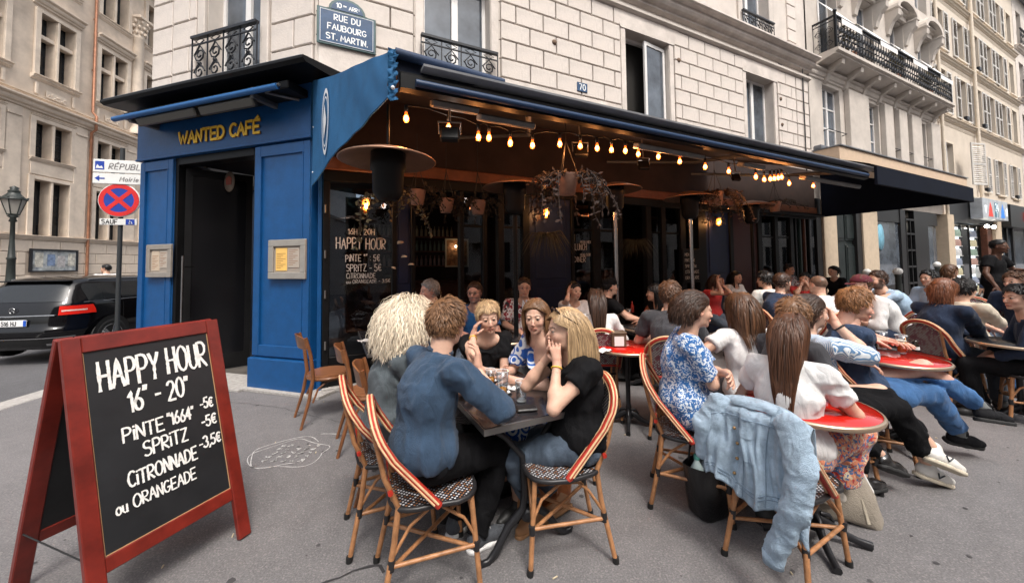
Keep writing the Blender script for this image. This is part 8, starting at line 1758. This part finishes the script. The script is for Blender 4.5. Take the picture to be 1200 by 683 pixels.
nd = thing('napkin_dispenser', 'dark bronze napkin dispenser with white napkins on the round red table', 'napkin dispenser', on(724, 405, .743, AF-.5)); BRZ = mat('bronze_tin', (.14,.095,.06), .4, metal=.4, var=.3)
b = MB(); b.b2(-.07, .07, -.06, .06, 0, .13, .006); b.build('tin_case', BRZ, nd); b = MB(); b.b2(-.045, .045, -.063, -.06, .01, .10); b.build('napkins', NAP, nd); b = MB(); b.b2(-.075, .075, -.065, .065, .13, .14, .004); b.build('lid', BRZ, nd)
cb_ = thing('small_bottle', 'small dark bottle beside the beer glasses', 'bottle', on(1073, 411)); b = MB(); b.lathe([(.001, 0), (.024, 0), (.026, .05), (.012, .075), (.012, .09), (.001, .09)], 14); b.build('bottle_glass', mat('dark_bottle', (.02,.015,.01), .1), cb_); b = MB(); b.lathe([(.0265, .012), (.0268, .04)], 14); b.build('paper_label', NAP, cb_)
kt = thing('ketchup_bottle', 'small red sauce bottle on the dark table near the black-capped man', 'bottle', on(741, 366, .742)); b = MB(); b.lathe([(.001, 0), (.028, 0), (.028, .10), (.01, .15), (.01, .18), (.001, .18)], 12); b.build('bottle_glass', mat('sauce_red', (.4,.03,.015), .2), kt)
ty = thing('food_tray', 'pale serving plate with red food on the small back table', 'plate', on(606, 378, .745)); b = MB(); b.lathe([(.001, 0), (.10, .004), (.13, .02), (.125, .022), (.001, .01)], 18); b.build('plate', WHITEP, ty); b = MB(); [b.sphere((.05*cos(k*1.3), .05*sin(k*1.3), .025), .022, 6, 4) for k in range(5)]; b.build('food', mat('red_food', (.4,.08,.03), .6), ty, kind='stuff')
# ================================================================ wooden chairs by the window
for i, (x, y, dz, lb) in enumerate(((350, 392, 12, 'wooden bentwood chair nearest the blue pillar'), (396, 404, 0, 'middle wooden bentwood chair beside the written glass'), (419, 425, -6, 'wooden bentwood chair closest to the curly-haired woman'))):
    p_ = G(x, y, .87); a = AF+R_(dz); sit(dict(M=T_(p_.x+.28*cos(a), p_.y+.28*sin(a), 0) @ RZ(a)), lb, kind='b', group='wooden bentwood chairs', dx=0)
for i, (t_, p_, a, lb) in enumerate(((7.0, 3.35, 40, 'empty rattan chair with a red hoop right of the man in the white shirt'), (7.9, 2.2, 150, 'empty rattan chair in front of the far dark table with glasses'), (9.6, 3.1, 200, 'rattan chair at the far side of the terrace'), (8.6, 3.6, -10, 'rattan chair beyond the person leaning in at the right edge'), (4.6, .8, 170, 'rattan chair at the back near the steel pole'))):
    sit(dict(M=W(t_, p_, R_(a))), lb, dx=0)
# coat over a chair
def drape(name, label, cat, M, prims, m, res=.009, fold=.012, seed=9, s_=14):
    f = Field(res)
    for q in prims:
        if q[0] == 'c': f.cone(*q[1:5], q[5] if len(q) > 5 else .03, flat=q[6] if len(q) > 6 else None)
        else: f.ell(q[1], q[2], q[3] if len(q) > 3 else .03, R=q[4] if len(q) > 4 else None)
    t = thing(name, label, cat, M); V, Q = f.mesh(None, folds(fold, seed, s_, (1.2, 1.2, .3))); npmesh('cloth', V, Q, m, t); return t
FX = ((1, 0, 0), 2.6)
JD = cloth('light_denim', (.33,.43,.53), var=.28, vscale=12, bump=.8, bscale=260); JM = c30.matrix_basis
jk = thing('denim_jacket', 'pale blue denim jacket hung over a rattan chair back', 'jacket', JM)
def jsheet(u, v, off=0.0):
    # u -1..1 across, v 0..1: inside edge, over the hoop, down the outside to the hem
    y = u*(.215+.02*v)-.01; ridge = .940-.070*abs(u)**2.5
    if v < .28: k = v/.28; z = .66+(ridge-.66)*k; x = -.215-.030*k+.006*sin(u*9)
    else:
        k = (v-.28)/.72; L2 = .50-.09*max(0, u)+.03*sin(u*5+1); z = ridge-L2*k; g = min(1, k*2.2)
        x = -.262-.062*min(1, k*7)-.035*k-g*(.016*sin(u*8.5+2.2*k+.4)+.009*sin(u*19-3*k)+.005*sin(u*37+5*k))-.012*abs(sin(k*9+u*3))*abs(u)
        y += g*.012*sin(k*6+u*4)
    return Vector((x-off, y, z))
NU, NV = 64, 60; q = MB(); vs = [tuple(jsheet(-1+2*i/NU, j/NV)) for i in range(NU+1) for j in range(NV+1)]; N = len(vs); vs += [tuple(jsheet(-1+2*i/NU, j/NV, -.006)) for i in range(NU+1) for j in range(NV+1)]; fs = []
for i in range(NU):
    for j in range(NV): a_ = i*(NV+1)+j; fs += [(a_, a_+1, a_+NV+2, a_+NV+1), (a_+N, a_+NV+1+N, a_+NV+2+N, a_+1+N)]
for i in range(NU): a_ = i*(NV+1)+NV; fs.append((a_, a_+N, a_+NV+1+N, a_+NV+1))
for j in range(NV): fs.append((j, j+N, j+1+N, j+1)); a_ = NU*(NV+1)+j; fs.append((a_, a_+1, a_+1+N, a_+N))
q.add(vs, fs, True); q.build('body_panel', JD, jk)
f = Field(.0065); FS = ((.95, 0, -.3), 1.7)
for a_, b_, r0, r1 in (((-.325, -.17, .87), (-.375, -.225, .72), .060, .056), ((-.375, -.225, .72), (-.395, -.20, .52), .056, .050), ((-.395, -.20, .52), (-.385, -.13, .33), .050, .044), ((-.385, -.13, .33), (-.375, -.10, .24), .044, .040)): f.cone(a_, b_, r0, r1, .02, flat=FS)
V, Q = f.mesh(None, folds(.010, 21, 20, (.9, .9, .9))); npmesh('sleeve', V, Q, JD, jk)
f = Field(.0065)
for a_, b_, r0, r1 in (((-.30, .16, .87), (-.345, .225, .74), .056, .05), ((-.345, .225, .74), (-.33, .235, .58), .05, .042)): f.cone(a_, b_, r0, r1, .02, flat=FS)
V, Q = f.mesh(None, folds(.010, 25, 20, (.9, .9, .9))); npmesh('sleeve', V, Q, JD, jk)
SEAM = mat('denim_seam', (.17,.23,.30), .9); b = MB()
def jline(us, vs_): return [tuple(jsheet(u, v, .0035)) for u, v in zip(us, vs_)]
R12 = [i/14 for i in range(15)]
for u0, u1, v0, v1 in ((-.35, -.22, .36, .98), (.25, .18, .36, .98), (-.9, .9, .42, .42), (-.95, .97, .93, .93), (-.95, .97, .905, .905)): b.tube(jline([u0+(u1-u0)*k for k in R12], [v0+(v1-v0)*k for k in R12]), .0022, 4, False)
b.build('seam', SEAM, jk)
for u0 in (-.13,):
    q = MB(); vs = [tuple(jsheet(u0+.30*i/8, .50+.20*j/8, .006)) for i in range(9) for j in range(9)]; q.add(vs, [(i*9+j, i*9+j+1, i*9+j+10, i*9+j+9) for i in range(8) for j in range(8)], True); q.build('chest_pocket', JD, jk)
    q = MB(); vs = [tuple(jsheet(u0-.02+.34*i/8, .48+(.045+.02*sin(pi*i/8))*j/4, .010)) for i in range(9) for j in range(5)]; q.add(vs, [(i*5+j, i*5+j+1, i*5+j+6, i*5+j+5) for i in range(8) for j in range(4)], True); q.build('pocket_flap', JD, jk)
q = MB(); vs = [tuple(jsheet(-.45+.9*i/16, .24+.10*j/5, .012+.02*sin(pi*j/5)+.004*sin(i))) for i in range(17) for j in range(6)]; q.add(vs, [(i*6+j, i*6+j+1, i*6+j+7, i*6+j+6) for i in range(16) for j in range(5)], True); q.build('collar', JD, jk)
b = MB(); b.M = T_(-.375, -.10, .205); b.lathe([(.032, 0), (.042, .0), (.044, .055), (.036, .055)], 18, sx=.7); b.build('cuff', JD, jk)
for v_ in (.52, .64, .76, .88): c_ = jsheet(.36, v_, .006); b = MB(); b.sphere(tuple(c_), .0085, 8, 5); b.build('button', mat('brass_button', (.4,.25,.12), .4, metal=.7), jk)
# bags
def bag(name, label, M, levels, m, n=28, cat='bag', e=3.2, wob=.006, open_=True, inner=None):
    """levels: (z, halfx, halfy, dx, dy)"""
    t = thing(name, label, cat, M); q = MB(); vs = []
    for j, (z, a, b_, dx, dy) in enumerate(levels):
        for i in range(n): th = PI2*i/n; c, s_ = cos(th), sin(th); w = 1+wob*sin(th*5+j*1.3)/max(a, .01)*.4; vs.append((dx+a*w*math.copysign(abs(c)**(2/e), c), dy+b_*w*math.copysign(abs(s_)**(2/e), s_), z+wob*sin(th*3+j)))
    fs = [(j*n+i, j*n+(i+1) % n, (j+1)*n+(i+1) % n, (j+1)*n+i) for j in range(len(levels)-1) for i in range(n)]; q.add(vs, fs, True); q.add(vs[:n], [tuple(range(n))[::-1]])
    if open_: zt, a, b_, dx, dy = levels[-1]; vv = vs[-n:]+[((x-dx)*.9+dx, (y-dy)*.85+dy, z-.05) for x, y, z in vs[-n:]]; q.add(vv, [(i, (i+1) % n, (i+1) % n+n, i+n) for i in range(n)]+[tuple(range(n, 2*n))])
    else: q.add(vs[-n:], [tuple(range(n))])
    q.build('bag_body', m, t); return t
gb = G(840, 603); tb = bag('leather_tote', 'open black leather tote bag on the ground left of the denim jacket', T_(gb.x-.01, gb.y+.03, 0) @ RZ(.35) @ Matrix.Diagonal((1.12, 1.12, 1.1, 1)), [(0, .11, .07, 0, 0), (.02, .125, .08, 0, 0), (.14, .145, .085, 0, 0), (.25, .165, .08, 0, 0), (.285, .17, .075, 0, 0)], mat('black_bag_leather', (.010,.010,.011), .3, bump=.3, bscale=90, coat=.15))
b = MB(); b.tube([(-.09, -.07, .27), (-.07, -.085, .36), (.0, -.09, .41), (.07, -.085, .36), (.09, -.07, .27)], .006, 6); b.tube([(-.09, .07, .27), (-.07, .075, .34), (.0, .08, .38), (.07, .075, .34), (.09, .07, .27)], .006, 6); b.build('handle', LTH, tb)
b = MB(); b.lathe([(.001, .1), (.033, .1), (.033, .26), (.014, .30), (.014, .32), (.001, .32)], 12, (-.1, 0, 0)); b.build('water_bottle', mat('clear_bottle_plastic', (.45,.55,.55), .15), tb); b = MB(); b.lathe([(.016, .31), (.016, .335), (.001, .335)], 10, (-.1, 0, 0)); b.build('bottle_cap', mat('green_cap', (.08,.3,.25), .5), tb)
V, Q = Field(.008).ell((.03, 0, .26), (.10, .05, .05)).mesh(None, folds(.014, 3, 22)); npmesh('scarf', V, Q, cloth('pale_blue_scarf', (.35,.42,.5)), tb)
gc = G(1010, 628); cvb = bag('canvas_bag', 'beige canvas bag slumped on the ground under the white shoe', T_(gc.x-.0, gc.y+.16, 0) @ RZ(-.45) @ Matrix.Diagonal((1.15, 1.1, 1.12, 1)), [(0, .15, .05, .03, 0), (.03, .16, .065, .02, 0), (.14, .165, .06, -.01, .02), (.25, .165, .05, -.05, .05), (.33, .16, .03, -.09, .08)], cloth('beige_canvas', (.27,.235,.19), var=.15, bump=.5, bscale=200), wob=.014)
b = MB(); b.tube([(-.15, .04, .32), (-.13, .0, .36), (-.06, -.01, .30), (.0, .0, .2)], .010, 6, flat=.5); b.tube([(.06, .06, .32), (.09, .03, .25), (.1, -.03, .12), (.11, -.06, .03)], .012, 6, flat=.5); b.build('strap', cloth('beige_strap', (.32,.28,.22)), cvb); b = MB(); b.tube([(.165, .03, .02), (.165, .05, .15), (.10, .07, .31)], .006, 5); b.build('piping', NAP, cvb)
gd = G(640, 606); lb_ = bag('brown_leather_bag', 'orange-brown leather bag on the ground below the dark table', T_(gd.x-.02, gd.y+.12, 0) @ RZ(.2), [(0, .17, .09, 0, 0), (.03, .19, .10, 0, 0), (.12, .19, .09, 0, 0), (.20, .15, .05, .02, 0), (.23, .12, .02, .02, 0)], mat('cognac_leather', (.30,.095,.025), .4, var=.3, vscale=14, bump=.6, bscale=40), wob=.02, open_=False)
b = MB(); b.tube([(-.1, -.05, .2), (-.12, -.11, .15), (-.05, -.13, .04), (.06, -.12, .1), (.1, -.05, .2)], .008, 6); b.build('handle', mat('cognac_leather', (0,0,0)), lb_)
bp = G(1120, 455); bb = bag('backpack', 'dark backpack lying on the ground under the auburn-haired person', T_(bp.x, bp.y, 0) @ RZ(.3), [(0, .3, .14, 0, 0), (.05, .32, .16, 0, 0), (.14, .28, .14, .02, 0), (.22, .16, .08, .05, 0)], cloth('dark_backpack_nylon', (.02,.022,.022), .5, bump=.6, bscale=30), wob=.03, open_=False)
b = MB(); b.tube([(-.2, -.1, .16), (-.1, -.16, .2), (.05, -.14, .24), (.15, -.06, .22)], .014, 6, flat=.4); b.build('strap', BLKT, bb)
ct = drape('black_coat', 'black coat hung over the chair behind the white and green tee', 'coat', W(6.0, 2.0, R_(75)), [('c', (-.3, -.16, .86), (-.3, .16, .86), .04, .04), ('c', (-.33, -.08, .84), (-.35, -.08, .35), .11, .12, .05, FX), ('c', (-.33, .1, .84), (-.35, .1, .38), .11, .12, .05, FX)], BLKT)
nj = drape('navy_coat', 'navy coat draped over a rattan chair right of the white shirt back', 'coat', W(7.0, 3.35, R_(40)), [('c', (-.3, -.16, .88), (-.3, .16, .88), .05, .05), ('c', (-.33, -.08, .86), (-.36, -.08, .30), .12, .13, .05, FX), ('c', (-.33, .1, .86), (-.35, .1, .34), .12, .12, .05, FX)], NVJ)
# ================================================================ marks on the ground
q = MB(); rs = random.Random(8); c_ = G(340, 531); cc = Vector((c_.x, c_.y))
def gpath(pts, w, z=.0045):
    P = [Vector((x, y)) for x, y in pts]; vs = []
    for i, p_ in enumerate(P):
        d = (P[min(i+1, len(P)-1)]-P[max(i-1, 0)]).normalized(); n_ = Vector((-d.y, d.x))*w/2*rs.uniform(.5, 1.3); vs += [(p_.x+n_.x, p_.y+n_.y, z), (p_.x-n_.x, p_.y-n_.y, z)]
    q.add(vs, [(2*i, 2*i+1, 2*i+3, 2*i+2) for i in range(len(P)-1)])
for k in range(2): gpath([(cc.x+(.27+.03*k+.05*sin(a*2.3+k*2))*cos(a), cc.y+(.22+.03*k+.045*cos(a*3.1+k))*sin(a)) for a in [i*.16+k for i in range(34)]], .007)
for r in range(5):
    for c in range(5):
        if rs.random() < .85:
            x0, y0 = cc.x-.16+c*.075+rs.uniform(-.01, .01), cc.y+.12-r*.06; gpath([(x0+rs.uniform(0, .05), y0+rs.uniform(-.02, .025)) for _ in range(7)], .009)
for k in range(2): gpath([(cc.x+.05+.4*i/8, cc.y+.33+.01*sin(i)+.03*i/8*k) for i in range(9)], .005)
q.build('chalk_drawing', mat('ground_chalk', (.50,.49,.48), .9, var=.3, vscale=40), kind='structure')
q = MB(); CRK = mat('crack_dark', (.035,.033,.035), .9)
def crack(pts, w=.006):
    out = []
    for (x0, y0), (x1, y1) in zip(pts, pts[1:]):
        a, b = G(x0, y0), G(x1, y1); n = max(2, int((b-a).length/.05)); out += [(a.x+(b.x-a.x)*i/n+rs.gauss(0, .006), a.y+(b.y-a.y)*i/n+rs.gauss(0, .006)) for i in range(n)]
    gpath(out, w, .004)
crack([(360, 690), (400, 676), (430, 664), (447, 662), (452, 680)], .014); crack([(262, 470), (330, 478), (420, 500)], .004)
crack([(20, 683), (60, 600), (52, 540)], .004); q.build('pavement_crack', CRK, kind='structure')
q = MB()
for i in range(420):
    x, y = rs.uniform(-3.5, 6), rs.uniform(1.2, 9); r = rs.choice([.006, .009, .014, .02])*rs.uniform(.6, 1.2); n = 7; a0 = rs.uniform(0, 6); q.add([(x+r*rs.uniform(.7, 1.2)*cos(a0+PI2*k/n), y+r*rs.uniform(.7, 1.2)*sin(a0+PI2*k/n), .0035+i*1e-6) for k in range(n)], [tuple(range(n))])
q.build('gum_spots', mat('gum_dark', (.062,.058,.06), .9, var=.3, vscale=3), kind='stuff')['label'] = 'dark gum spots trodden into the pavement'
q = MB()
for i in range(46):
    x, y = rs.uniform(-3, 5), rs.uniform(1.3, 6); a = rs.uniform(0, 6.28); L2 = rs.uniform(.012, .03); q.tube([(x, y, .006), (x+L2*cos(a), y+L2*sin(a), .006)], .004, 5)
q.build('cigarette_ends', mat('cigarette_paper', (.5,.42,.3), .9), kind='stuff')['label'] = 'scattered cigarette ends on the pavement'
# buildings across the street, behind the viewer (they show in the glass)
OPB = thing('opposite_building', 'plain pale stone building across the street, seen only in reflections', 'building', MF @ T_(-16, -17, 0) ); OPB['label'] = 'plain pale stone building across the street behind the viewer'
q = MB(); q.M = T_(70, 0, 0) @ RZ(pi); oo = [(x, x+1.1, z, z+2) for x in range(1, 69, 3) for z in (1, 4.2, 7.4, 10.6)]; wall(q, 0, 70, 0, 14, oo, 0, .2); q.build('wall', STONE, OPB); q = MB(); q.M = T_(70, 0, 0) @ RZ(pi); [q.b2(a, b, .15, .2, c, d) for a, b, c, d in oo]; q.build('window_glass', WGLD, OPB, kind='stuff'); q = MB(); q.b2(0, 70, -6, -.3, -.01, 14); q.build('roof_block', STONE, OPB)
